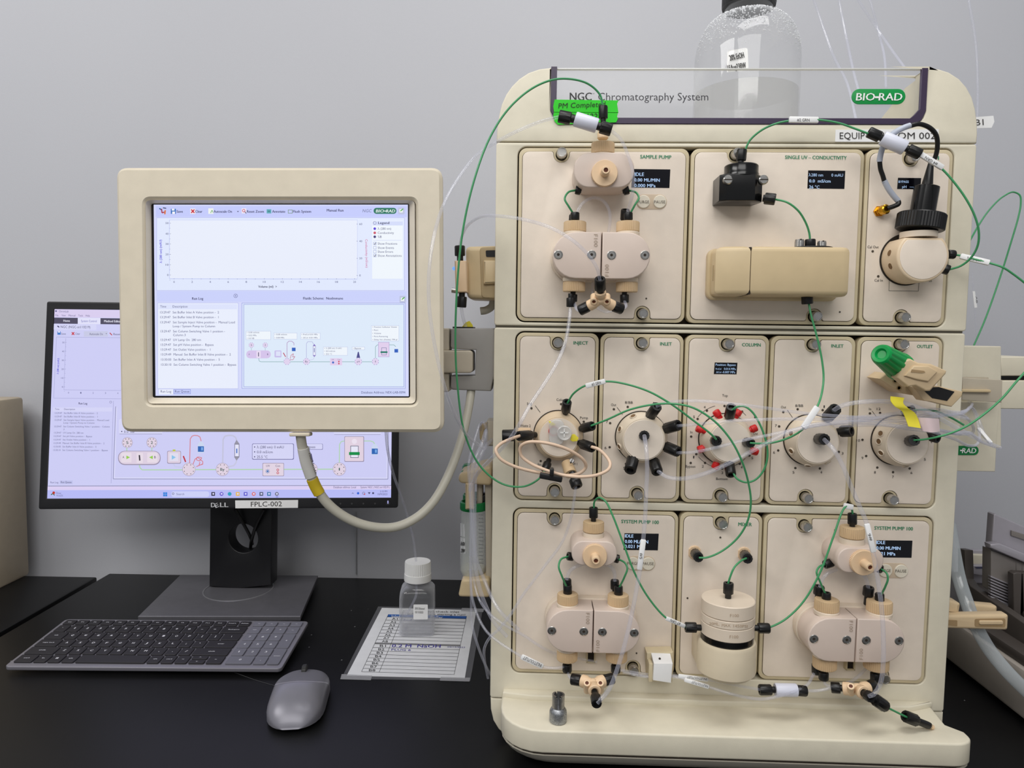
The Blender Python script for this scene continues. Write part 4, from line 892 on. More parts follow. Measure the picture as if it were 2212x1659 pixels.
# ---------------------------------------------------------------- clear tubing
hose('clear_tube', 'clear tube sweeping from the left union around the back of the touch display', [(1210, 252, -.050), (1170, 262, -.055), (1120, 282, -.06), (1070, 308, -.06), (1030, 335, -.06), (990, 385, -.075), (955, 450, -.095), (932, 540, -.110), (926, 640, -.115), (938, 740, -.115), (965, 850, -.105), (995, 920, -.07), (1020, 950, -.03), (1045, 968, -.01)], C, M_clear)
hose('clear_tube', 'clear tube arching left from the SAMPLE PUMP three-way connector to the air sensor', [(1296, 606, -.078), (1290, 580, -.085), (1270, 550, -.088), (1235, 518, -.088), (1190, 492, -.085), (1130, 474, -.075), (1080, 467, -.06), (1040, 468, -.04), (1012, 485, -.02), (998, 510, -.0), (993, 534, .01)], C, M_clear)
hose('clear_tube', 'clear tube dropping from the white union over the SAMPLE PUMP display corner', [(1318, 281, -.050), (1340, 300, -.050), (1358, 340, -.050), (1368, 380, -.050), (1366, 420, -.046), (1356, 456, -.034)], C, M_clear,
     nuts=[((1349, 478, -.020), (1351, 453, -.026), dict(frac=.1))])
hose('clear_tube', 'clear tube arch between the upper and lower heads of the sample pump', [(1246, 460, -.020), (1256, 442, -.020), (1270, 431, -.020), (1286, 427, -.020), (1303, 434, -.020), (1315, 452, -.020), (1318, 475, -.018), (1314, 505, -.015)], C, M_clear,
     nuts=[((1238, 480, -.018), (1239, 464, -.018), dict(frac=.1))])
hose('clear_tube', 'clear tube running from under the sample pump down across the INJECT module', [(1233, 655, -.030), (1230, 690, -.035), (1222, 735, -.040), (1205, 780, -.045), (1175, 830, -.05), (1145, 875, -.055), (1120, 920, -.06), (1096, 955, -.05), (1062, 990, -.03), (1030, 1025, -.005), (1015, 1060, .01)], .0019, M_clear,
     nuts=[((1238, 628, -.026), (1237, 652, -.026), dict(frac=.3)), ((1233, 634, -.030), (1233, 663, -.030), dict(frac=.3))])
hose('clear_tube', 'short clear tube left of the sample pump three-way connector', [(1241, 655, -.030), (1246, 668, -.04), (1255, 672, -.05)], .0016, M_clear)
hose('clear_tube', 'short clear tube right of the sample pump three-way connector', [(1349, 650, -.028), (1352, 662, -.04), (1342, 668, -.05)], .0016, M_clear, nuts=[((1349, 628, -.026), (1349, 654, -.026), dict(frac=.3))])
hose('clear_tube', 'clear tube behind the sample pump three-way connector', [(1283, 600, -.012), (1279, 630, -.014), (1290, 664, -.018), (1310, 674, -.018), (1330, 668, -.018)], .0014, M_clear)
hose('clear_tube', 'clear tube flagged #5 from the left INLET valve centre to the connector on the tray', [(1392, 941, -.040), (1396, 970, -.055), (1398, 1010, -.058), (1396, 1060, -.06), (1394, 1110, -.062), (1390, 1160, -.064), (1384, 1220, -.066), (1372, 1290, -.07), (1355, 1370, -.075), (1335, 1440, -.08), (1315, 1490, -.085), (1290, 1519, -.088)], .0021, M_clear,
     tags=[((1390, 1165, -.065), (1381, 1231, -.067), 12, '#5', False, (.45, .65))], nuts=[((1391, 941, -.024), (1392, 941, -.031), dict(r=.0056, frac=.05))])
hose('clear_tube', 'clear tube flagged #6 from the right INLET valve centre down over the bottom right pump', [(1780, 949, -.046), (1800, 970, -.058), (1820, 1005, -.062), (1838, 1050, -.064), (1855, 1090, -.066), (1872, 1130, -.068), (1885, 1190, -.07), (1896, 1250, -.072), (1904, 1310, -.074), (1908, 1370, -.076), (1908, 1430, -.078), (1902, 1475, -.078), (1887, 1500, -.076), (1876, 1504, -.074)], .0021, M_clear,
     tags=[((1872, 1131, -.069), (1887, 1193, -.071), 12, '#6', True, (.35, .6))], nuts=[((1768, 948, -.024), (1781, 949, -.046), dict(r=.0060, frac=.05))])
# buffer inlet lines of the left INLET valve
hose('clear_tube', 'clear tube from the top port of the left INLET valve to the bundle', [(1418, 878, -.030), (1440, 870, -.036), (1480, 866, -.042), (1530, 867, -.046), (1590, 873, -.05), (1660, 882, -.052), (1740, 893, -.052), (1830, 900, -.05), (1900, 905, -.044), (1960, 915, -.04), (2020, 928, -.036), (2060, 936, -.03)], C, M_clear,
     nuts=[((1401, 904, -.014), (1419, 878, -.032), dict(r=.0058, frac=.2))])
hose('clear_tube', 'clear tube from the upper right port of the left INLET valve to the bundle', [(1462, 920, -.030), (1500, 917, -.040), (1570, 910, -.05), (1650, 906, -.054), (1730, 905, -.054), (1820, 906, -.052), (1900, 902, -.05), (1960, 903, -.045), (2020, 900, -.04), (2070, 893, -.034), (2092, 885, -.028)], C, M_clear,
     nuts=[((1430, 928, -.014), (1466, 918, -.032), dict(r=.0060, frac=.22))])
hose('clear_tube', 'clear tube from the lower right port of the left INLET valve to the bundle', [(1462, 978, -.030), (1495, 977, -.040), (1550, 966, -.05), (1610, 950, -.056), (1670, 938, -.058), (1730, 925, -.058), (1800, 915, -.056), (1870, 908, -.052), (1930, 896, -.05), (1990, 893, -.046), (2050, 897, -.04), (2090, 905, -.03)], C, M_clear,
     nuts=[((1430, 961, -.014), (1465, 976, -.032), dict(r=.0060, frac=.25))])
hose('clear_tube', 'clear tube curving from the bottom port of the left INLET valve up to the bundle', [(1421, 1017, -.032), (1440, 1030, -.038), (1475, 1034, -.044), (1520, 1024, -.05), (1580, 998, -.054), (1640, 966, -.058), (1700, 935, -.060), (1760, 918, -.060), (1830, 912, -.056), (1900, 915, -.052), (1960, 925, -.046), (2020, 932, -.04), (2075, 936, -.03)], .0021, M_clear,
     nuts=[((1410, 990, -.014), (1420, 1020, -.032), dict(r=.0062, frac=.2))])
hose('clear_tube', "clear tube from the right INLET valve's top port arching over the OUTLET module", [(1800, 887, -.036), (1815, 878, -.042), (1840, 871, -.046), (1880, 867, -.05), (1925, 868, -.052), (1965, 874, -.052), (2005, 890, -.05), (2050, 915, -.046), (2100, 942, -.04), (2160, 968, -.03)], .0022, M_clear,
     nuts=[((1781, 908, -.014), (1805, 883, -.036), dict(r=.0064, frac=.25))])
for i, (lab, pts) in enumerate([
    ('clear tube in the bundle bending up beside the right edge of the cabinet', [(1830, 903, -.050), (1900, 897, -.046), (1970, 888, -.04), (2020, 884, -.03), (2060, 890, -.01), (2090, 885, .03), (2100, 872, .06), (2090, 868, .09)]),
    ('clear tube looping beyond the right edge of the cabinet with a white flag', [(1835, 908, -.052), (1920, 910, -.048), (1990, 905, -.04), (2040, 897, -.02), (2080, 893, .01), (2098, 880, .05), (2110, 895, .06), (2125, 935, .05), (2143, 962, .03)]),
    ('clear tube forming the lower loop right of the OUTLET valve', [(1990, 925, -.046), (2030, 938, -.04), (2065, 950, -.02), (2090, 962, .0), (2110, 960, .02), (2116, 940, .04), (2108, 900, .06), (2098, 875, .08)]),
    ('clear tube forming the upper loop right of the OUTLET valve', [(1985, 900, -.046), (2020, 892, -.04), (2050, 893, -.03), (2085, 900, -.01), (2103, 925, .01), (2100, 935, .02), (2075, 938, .0), (2050, 936, -.02)]),
    ('clear tube crossing under the yellow flag toward the right', [(1800, 920, -.055), (1880, 918, -.05), (1950, 921, -.05), (2010, 925, -.045), (2060, 935, -.03), (2095, 935, -.01), (2120, 955, .01), (2150, 965, .02)])]):
    hose('clear_tube', lab, pts, C, M_clear, tags=[((2113, 925, .055), (2141, 958, .035), 8)] if i == 1 else ())
# side arcs behind the system pumps
for lab, pts, nu in [
    ('clear tube arch behind the upper head of the bottom left pump, left leg', [(1224, 1252, -.020), (1230, 1235, -.020), (1242, 1225, -.020), (1262, 1217, -.018)], [((1226, 1284, -.016), (1225, 1251, -.016), dict(frac=.4))]),
    ('clear tube arch behind the upper head of the bottom left pump, right leg', [(1300, 1217, -.018), (1318, 1223, -.020), (1327, 1236, -.020), (1328, 1255, -.020)], [((1328, 1286, -.016), (1328, 1253, -.016), dict(frac=.4))]),
    ('clear tube arch behind the upper head of the bottom right pump, left leg', [(1771, 1268, -.018), (1776, 1252, -.018), (1788, 1238, -.018), (1808, 1230, -.016)], [((1766, 1302, -.014), (1770, 1266, -.016), dict(frac=.5, r=.0056))]),
    ('clear tube arch behind the upper head of the bottom right pump, right leg', [(1855, 1232, -.016), (1868, 1245, -.018), (1874, 1262, -.018), (1876, 1272, -.018)], [((1872, 1306, -.014), (1877, 1268, -.016), dict(frac=.5, r=.0056))])]:
    hose('clear_tube', lab, pts, .0019, M_clear, nuts=nu)
for lab, a_, b_ in (('black fitting under the left cap of the bottom left pump', (1225, 1432, -.026), (1225, 1451, -.026)), ('black fitting under the right cap of the bottom left pump', (1330, 1434, -.026), (1330, 1452, -.026)),
                    ('black fitting under the left cap of the bottom right pump', (1779, 1449, -.026), (1779, 1468, -.026)), ('black fitting under the right cap of the bottom right pump', (1891, 1451, -.026), (1891, 1471, -.026)),
                    ('black fitting half hidden behind the left cap of the bottom right pump', (1764, 1432, -.014), (1764, 1455, -.014))):
    loose('outlet_fitting', lab, a_, b_, r=.0052, frac=.1)
for pm_, u, v in ((pa, 1276, 1419), (pb, 1835, 1435)):
    q = P(u, v, -.004); bm = NB()
    for dx, dz, sx, sz in ((-.0042, 0, .0016, .011), (.0042, 0, .0016, .011), (0, -.0048, .010, .0016)): box(bm, (q.x + dx, q.y, q.z + dz), (sx, .007, sz), .0004)
    mk('wire_bracket', bm, M_rim, pm_); bm = NB(); box(bm, (q.x, q.y + .001, q.z), (.0072, .004, .009)); mk('bracket_recess', bm, M_dark, pm_)
# lower-left tubing
hose('clear_tube', 'clear tube falling from the check valve diagonally to the lower left of the cabinet', [(1244, 1050, -.040), (1240, 1080, -.040), (1233, 1120, -.036), (1215, 1170, -.03), (1175, 1225, -.03), (1130, 1285, -.03), (1100, 1332, -.03), (1075, 1362, -.025), (1060, 1375, -.02), (1048, 1395, -.01), (1046, 1420, .01), (1054, 1465, .03)], .0014, M_clear)
hose('clear_tube', 'clear tube flagged INLET/OUTLET below the bottom left pump', [(1016, 1230, .0), (1020, 1290, -.004), (1034, 1335, -.012), (1052, 1365, -.02), (1075, 1385, -.024), (1105, 1405, -.028), (1140, 1426, -.030), (1172, 1440, -.030), (1200, 1443, -.030), (1222, 1440, -.028)], .0014, M_clear, tags=[((1126, 1418, -.031), (1173, 1440, -.031), 12, 'INLET/OUTLET', True, (.1, .93), None, 7)])
hose('clear_tube', 'clear tube crossing the rim left of the bottom left pump', [(1018, 1190, .01), (1022, 1245, .01), (1034, 1292, .0), (1057, 1325, -.015), (1090, 1350, -.02), (1130, 1372, -.02), (1170, 1398, -.018), (1200, 1412, -.012), (1240, 1420, -.008), (1290, 1430, -.008)], .0014, M_clear)
for i, (lab, pts, rr_) in enumerate([
    ('clear tube in the bundle falling along the tube holder, frontmost', [(1050, 930, .01), (1040, 962, -.005), (1024, 998, -.02), (1018, 1040, -.02), (1020, 1100, -.02), (1022, 1160, -.02), (1026, 1220, -.02), (1036, 1270, -.02), (1050, 1310, -.02), (1068, 1345, -.02), (1095, 1375, -.02)], .0021),
    ('clear tube in the bundle falling along the tube holder, curling out at the foot', [(1036, 915, .03), (1024, 955, .015), (1013, 1000, .0), (1014, 1050, .0), (1017, 1120, .0), (1016, 1200, .0), (1018, 1290, .0), (1020, 1350, .0), (1034, 1400, .0), (1050, 1440, .01), (1062, 1462, .03)], .0014),
    ('clear tube in the bundle turning behind the inject side at the rim', [(1062, 950, .03), (1044, 972, .01), (1030, 1005, .0), (1026, 1060, .0), (1026, 1140, .0), (1030, 1210, .0), (1045, 1250, .0), (1062, 1290, -.01), (1080, 1320, -.02), (1120, 1360, -.02)], .0019)]):
    hose('clear_tube', lab, pts, rr_, M_clear)
hose('clear_tube', 'clear tube loop hanging from the small tan clip left of the INJECT module', [(1052, 960, .05), (1042, 940, .04), (1038, 920, .03), (1044, 912, .02), (1050, 925, .02), (1050, 965, .02), (1040, 990, .02), (1026, 1010, .02)], .0014, M_clear)
# tubing along the bottom rail
hose('clear_tube', 'clear tube from the bottom left pump through the white-taped clamp to the lower milky union', [(1334, 1446, -.026), (1355, 1450, -.026), (1390, 1456, -.026), (1430, 1458, -.026), (1480, 1462, -.032), (1540, 1470, -.038), (1600, 1482, -.040), (1644, 1490, -.040)], .0015, M_clear, tags=[((1465, 1460, -.034), (1530, 1468, -.037), 9, 'INLET/OUTLET', True, (.3, .95), None, 5)])
hose('clear_tube', 'clear tube sagging below the milky union over the tray', [(1345, 1452, -.026), (1400, 1462, -.028), (1450, 1461, -.030), (1500, 1473, -.044), (1550, 1490, -.052), (1600, 1504, -.056), (1645, 1510, -.056), (1690, 1502, -.052), (1725, 1490, -.044), (1745, 1478, -.036), (1758, 1455, -.028)], .0015, M_clear, tags=[((1478, 1468, -.044), (1532, 1484, -.050), 9, 'INLET/OUTLET', True, (.3, .95), None, 5)])
hose('clear_tube', 'clear tube between the lower milky union and the three-way connector', [(1740, 1492, -.040), (1765, 1492, -.040), (1795, 1486, -.040)], .0015, M_clear)
hose('clear_tube', 'short clear tube under the left cap of the bottom right pump', [(1780, 1467, -.026), (1783, 1478, -.032), (1796, 1484, -.040)], .0015, M_clear)
hose('clear_tube', 'clear tube rising behind the right three-way connector', [(1822, 1478, -.030), (1845, 1468, -.024), (1865, 1450, -.018), (1880, 1432, -.014)], .0015, M_clear)
hose('clear_tube', 'short clear tube under the right cap of the bottom right pump', [(1889, 1470, -.028), (1888, 1480, -.034), (1884, 1486, -.040)], .0019, M_clear)
hose('clear_tube', 'short clear tube under the left cap of the bottom left pump', [(1226, 1451, -.028), (1230, 1462, -.036), (1236, 1468, -.046)], .0014, M_clear)
gt = hose('green_tube', 'short green tube resting on the right of the tray with black fittings at both ends', [(1908, 1524, -.062), (1930, 1535, -.060), (1960, 1550, -.056)], G, M_green,
     nuts=[((1880, 1504, -.068), (1912, 1526, -.062), dict(r=.0062, frac=.3)), ((2008, 1568, -.048), (1955, 1547, -.056), dict(r=.0062, frac=.55))])
bm = NB(); a_, b_ = P(2003, 1566, -.049), P(2015, 1571, -.047); lathe(bm, a_, b_ - a_, [(.0034, 0), (.0034, .003), (.0024, .0035), (.0024, (b_ - a_).length)], seg=14); mk('ferrule', bm, M_peek, gt)
# knurled metal cap standing on the tray
kc = thing('knurled_metal_cap', 'worn knurled metal cap with a slotted neck standing on the tray', 'metal part', (P(1206, 1552, -.058).x, -.055, .0545))
kx = P(1206, 1520, -.055).x; r_ = S(19.5, -.055); hz = P(1206, 1557, -.066).z
zb0 = .0545; zk = zb0 + .0155; zn = zb0 + .0295
bm = NB(); lathe(bm, (kx, -.055, zb0), (0, 0, 1), [(r_ - .0012, 0), (r_, .0012), (r_, .011), (r_ * .94, .013), (r_ * .76, .0155), (r_ * .62, .0155)], seg=40); mk('knurled_base', bm, mat('knurl_steel', (165, 168, 172), .45, metal=1, noise=.35, scale=900), kc)
bm = NB(); n = 28; rn = r_ * .71
for i in range(n):
    if i in (20, 21): continue
    t0, t1 = 2 * math.pi * i / n, 2 * math.pi * (i + 1) / n
    vs = []
    for t in (t0, t1):
        for rr2 in (rn, rn * .72):
            for z in (zk - .001, zn - (.002 if i in (19, 22, 8) else 0)): vs.append(bm.verts.new((kx + rr2 * math.cos(t), -.055 + rr2 * math.sin(t), z)))
    a0, a1, b0, b1, c0_, c1_, d0, d1 = vs
    for f in ((a0, a1, c1_, c0_), (b0, b1, d1, d0), (a1, b1, d1, c1_), (a0, b0, b1, a1), (c0_, c1_, d1, d0), (a0, c0_, d0, b0)): bm.faces.new(f)
mk('slotted_neck', bm, M_steel2, kc)
# white-taped tan clamp on the bottom rail
tc = thing('tube_clamp', 'tan tube clamp wrapped in white tape beside the MIXER module', 'clamp', P(1425, 1475, -.02))
slab('clamp_body', [xz([(1397, 1410), (1399, 1464), (1404, 1472), (1452, 1474), (1456, 1430), (1454, 1409)], -.018)], -.018, .016, M_rim, tc, .0012)
slab('white_tape', [xz([(1413, 1434), (1411, 1470), (1450, 1476), (1453, 1434)], -.034)], -.034, .014, M_white, tc, .0008)
bm = NB(); t4 = [P(1406, 1408, -.016), P(1447, 1409, -.016), P(1453, 1434, -.034), P(1413, 1434, -.034)]; t5 = [p - Vector((0, -.001, .003)) for p in t4]
A = [bm.verts.new(p) for p in t4]; B = [bm.verts.new(p) for p in t5]; bm.faces.new(A); bm.faces.new(B)
for i in range(4): bm.faces.new((A[i], A[(i + 1) % 4], B[(i + 1) % 4], B[i]))
mk('tape_top', bm, M_white, tc)
bm = NB(); box(bm, P(1404, 1448, -.024), (S(9, -.024), .012, S(42, -.024)), .001); mk('clamp_jaw', bm, M_rim, tc)
bm = NB(); q = P(1425, 1423, -.027); lathe(bm, q, (0, -.6, .8), [(.0012, 0), (.0012, .0006)], seg=10); mk('pin_hole', bm, M_dark, tc)
# green tape notes, labels on the header
tp_ = thing('green_tape_note', 'bright green tape strips handwritten PM Completed on the top left of the clear guard', 'tape', P(1265, 265, -.0015))
for pts in ([(1198, 215), (1336, 217), (1333, 224), (1336, 244), (1197, 243), (1195, 230)], [(1197, 242), (1335, 243), (1333, 252), (1335, 256), (1331, 264), (1205, 269), (1198, 262), (1195, 250)]):
    slab('tape_strip', [xz(pts, -.0016)], -.0016, .0006, M_lime, tp_, 0)
ik = Ink(PY(-.00165)); ik.text(M_ink, 'PM Completed', (1206, 234), (1307, 230), 11, shear=.15); ik.text(M_ink, '01DEC122', (1212, 257), (1290, 256), 11, shear=.2); ik.done('handwriting', tp_)
def sticker(name, label, pts, y, text, p0, p1, h, m=None, th=.0004, cat='label', tm=None, bold=False):
    o = thing(name, label, cat, P(pts[0][0], pts[0][1], y)); slab('sticker_paper', [xz(pts, y)], y, th, m or M_white, o, 0)
    if text: ik = Ink(PY(y - .0001)); ik.text(tm or M_ktext, text, p0, p1, h, bold=bold); ik.done('lettering', o)
    return o
st = sticker('equipment_label', 'white sticker lettered EQUIP CHROM 002 on the upper right header', [(1805, 280), (2028, 279), (2027, 307), (1804, 306)], -.0006, 'EQUIP', (1814, 300), (1868, 300), 14)
ik = Ink(PY(-.0007)); ik.text(M_ktext, '- CHROM 002', (1874, 300), (2021, 300), 14); ik.done('lettering', st)
# ---------------------------------------------------------------- column clamp over the OUTLET module
ck = thing('column_clamp', 'tan clamp with a ribbed green knob above the OUTLET valve', 'clamp', P(1980, 870, -.03))
ka, kb_ = P(1902, 764, -.075), P(1944, 793, -.045); d = (kb_ - ka).normalized()
bm = NB(); L = (kb_ - ka).length; x_, y_ = orth(d); rings = []
for rr3, hh, ribbed in ((.0040, .003, 0), (.0056, .0004, 0), (.0084, 0, 0), (.0098, .0018, 0), (.0104, .004, 1), (.0136, L - .006, 1), (.0142, L - .004, 0), (.0142, L, 0), (.010, L, 0)):
    ring = []
    for i in range(72):
        t = 2 * math.pi * i / 72; f = 1 - (.085 if ribbed and i % 6 in (0, 1) else 0); ring.append(bm.verts.new(ka + d * hh + (x_ * math.cos(t) + y_ * math.sin(t)) * rr3 * f))
    rings.append(ring)
for A, B in zip(rings, rings[1:]):
    for i in range(72): bm.faces.new((A[i], A[(i + 1) % 72], B[(i + 1) % 72], B[i]))
bm.faces.new(rings[0]); bm.faces.new(rings[-1]); mk('green_knob', bm, mat('knob_green', (0, 148, 70), .35), ck, 40)
bm = NB(); lathe(bm, ka + d * .0035, d, [(.0038, 0), (.0038, .0005)], seg=20); mk('knob_hole', bm, mat('knob_dark', (0, 62, 30), .6), ck)
slab('back_jaw', [xz([(1900, 817), (1915, 812), (1980, 838), (2030, 834), (2055, 848), (2080, 848), (2078, 856), (2055, 879), (2010, 868), (1975, 851), (1968, 855), (1935, 842)], -.030)[::1]], -.030, .022, M_rim, ck, .0015) if 0 else None
def poly_slab(name, pts, y, th, m, par, bev=.001):
    q = xz(pts, y); q = q if area2(q) > 0 else q[::-1]; return slab(name, [q], y, th, m, par, bev)
M_clamp = mat('clamp_tan', (208, 184, 148), .4)
poly_slab('mounting_base', [(1900, 818), (1918, 806), (1950, 815), (1978, 836), (1972, 854), (1950, 850)], -.034, .030, M_clamp, ck)
poly_slab('lower_jaw', [(1972, 836), (1990, 832), (2028, 834), (2080, 846), (2078, 856), (2056, 879), (2012, 868), (1996, 866)], -.048, .016, M_clamp, ck)
poly_slab('jaw_slot', [(1990, 838), (2028, 836), (2062, 846), (2046, 866), (2014, 860)], -.0486, .002, M_black, ck, 0)
poly_slab('upper_jaw', [(1956, 778), (1968, 775), (1985, 784), (2012, 786), (2046, 801), (2044, 808), (2010, 845), (2000, 845), (1978, 833), (1962, 836), (1938, 816), (1946, 800)], -.066, .014, M_clamp, ck, .002)
poly_slab('raised_pad', [(1974, 790), (2006, 790), (2026, 803), (2006, 825), (1980, 820), (1955, 812)], -.0685, .004, M_clamp, ck, .0014)
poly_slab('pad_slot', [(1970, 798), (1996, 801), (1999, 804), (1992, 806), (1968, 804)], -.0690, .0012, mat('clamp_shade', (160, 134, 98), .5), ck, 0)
for u, v in ((1934, 822), (1942, 838)):
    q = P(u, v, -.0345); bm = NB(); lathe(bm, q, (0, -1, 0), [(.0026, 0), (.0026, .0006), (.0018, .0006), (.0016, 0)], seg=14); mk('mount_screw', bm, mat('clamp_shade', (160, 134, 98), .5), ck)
# yellow and pink flags on the bundle
def ribbon(name, label, top_, bot_, m, cat='tape', n=5):
    bm = NB(); a_ = spline([P(*p) for p in top_], n); b_ = spline([P(*p) for p in bot_], n)
    fr = Vector((0, -.0004, 0)); rows = [[bm.verts.new(p + o) for p in c_] for c_ in (a_, b_) for o in (fr, -fr)]
    for i in range(len(a_) - 1):
        for r1, r2 in ((0, 2), (1, 3), (0, 1), (2, 3)): bm.faces.new((rows[r1][i], rows[r1][i + 1], rows[r2][i + 1], rows[r2][i]))
    bm.faces.new([rows[k][0] for k in (0, 1, 3, 2)]); bm.faces.new([rows[k][-1] for k in (0, 1, 3, 2)])
    o = mk(name, bm, m, None, 60); return tag(o, label, cat)
ribbon('yellow_flag', 'creased yellow tape flag wrapped on the tubes above the OUTLET valve', [(1924, 856, -.060), (1924, 866, -.064), (1932, 877, -.064), (1948, 888, -.060), (1956, 904, -.058), (1962, 921, -.060)], [(1953, 859, -.056), (1951, 871, -.060), (1962, 882, -.060), (1976, 892, -.056), (1984, 908, -.056), (1989, 925, -.058)], M_yellow)
ribbon('pink_flag', 'pale pink tape flag wrapped on the tubes right of the yellow flag', [(1983, 902, -.056), (2005, 903, -.060), (2028, 905, -.056)], [(1992, 931, -.056), (2012, 934, -.060), (2030, 932, -.054)], mat('pink_tape', (226, 204, 206), .6))
# ================================================================ FLAT PANELS SET AT AN ANGLE
def quad3d(px, d0):
    """four image corners of a rectangle (TL, TR, BR, BL) -> its corners in the room, TL at depth d0"""
    r = [ray(*p) for p in px]
    M = Matrix((( r[1].x, -r[2].x, r[3].x), (r[1].y, -r[2].y, r[3].y), (r[1].z, -r[2].z, r[3].z)))
    s = M.inverted() @ (r[0] * d0)
    return [CAM + r[0] * d0, CAM + r[1] * s[0], CAM + r[2] * s[1], CAM + r[3] * s[2]]
class Panel:
    def __init__(s, o, n, ex):
        s.o = o; s.n = n.normalized(); s.ex = (ex - s.n * ex.dot(s.n)).normalized(); s.ey = s.n.cross(s.ex)
    def at(s, u, v, off=0.0):
        d = ray(u, v); o = s.o + s.n * off; return CAM + d * ((o - CAM).dot(s.n) / d.dot(s.n))
    def loc(s, u, v, off=0.0):
        p = s.at(u, v, off) - s.o; return (p.dot(s.ex), p.dot(s.ey))
    def frame(s, off=0.0):
        o = s.o + s.n * off
        return Matrix(((s.ex.x, s.ey.x, s.n.x, o.x), (s.ex.y, s.ey.y, s.n.y, o.y), (s.ex.z, s.ey.z, s.n.z, o.z), (0, 0, 0, 1)))
    def ink(s):
        f = PN(s.o, s.n); return Ink(f)
    def slab(s, name, loops, off, th, m, par, bev=0, bseg=2, px=True):
        L = []
        for i, l in enumerate(loops):
            q = [s.loc(u, v, off) for u, v in l] if px else l
            a = area2(q); q = q if (a > 0) == (i == 0) else q[::-1]; L.append(q)
        return slab(name, L, 0, th, m, par, bev, frame=s.frame(off), bseg=bseg)
def rq(c, r, n=6):
    """quad corners TL TR BR BL in pixels -> rounded outline"""
    out = []
    for i in range(4):
        p, a, b = Vector(c[i]), Vector(c[i - 1]), Vector(c[(i + 1) % 4]); da, db = (a - p).normalized(), (b - p).normalized()
        s, e = p + da * r, p + db * r
        for k in range(n + 1):
            t = k / n; out.append(tuple((s * (1 - t) + p * t) * (1 - t) + (p * (1 - t) + e * t) * t))
    return out
# ================================================================ TOUCH DISPLAY
TP = Panel(PD(605, 645, .70), -FW, RT)
td = thing('touch_display', 'cream framed touch display on a swing arm, in front of the black monitor', 'display', PD(605, 935, .71))
TP.slab('bezel', [rq([(249, 361), (955, 361), (958, 934), (260, 933)], 24), rq([(313, 431), (897, 431), (899, 873), (318, 873)], 12)], 0, .012, M_bezel if 0 else mat('bezel_cream', (210, 200, 180), .45, bump=.1, bscale=1500), td, .0030, 0)
TP.slab('rear_shell', [rq([(255, 366), (949, 366), (952, 929), (266, 928)], 24)], -.0120, .034, mat('bezel_cream', (210, 200, 180), .45), td, .006, 3)
A_ = rq([(314, 432), (896, 432), (898, 872), (319, 872)], 12, 5); B_ = rq([(327, 440), (884, 440), (886, 859), (330, 859)], 5, 5)
bm = NB(); ra = [bm.verts.new(TP.at(u, v, -.0012)) for u, v in A_]; rb_ = [bm.verts.new(TP.at(u, v, -.0090)) for u, v in B_]
for i in range(len(ra)): bm.faces.new((ra[i], ra[(i + 1) % len(ra)], rb_[(i + 1) % len(ra)], rb_[i]))
mk('inner_bevel', bm, mat('bezel_cream', (210, 200, 180), .45), td)
TP.slab('screen_glass', [rq([(322, 436), (889, 436), (891, 863), (325, 863)], 3)], -.0090, .0025, M_oled, td, 0)
SP = Panel(TP.o + TP.n * -.0089, TP.n, TP.ex)
def g(*c): return glow(c)
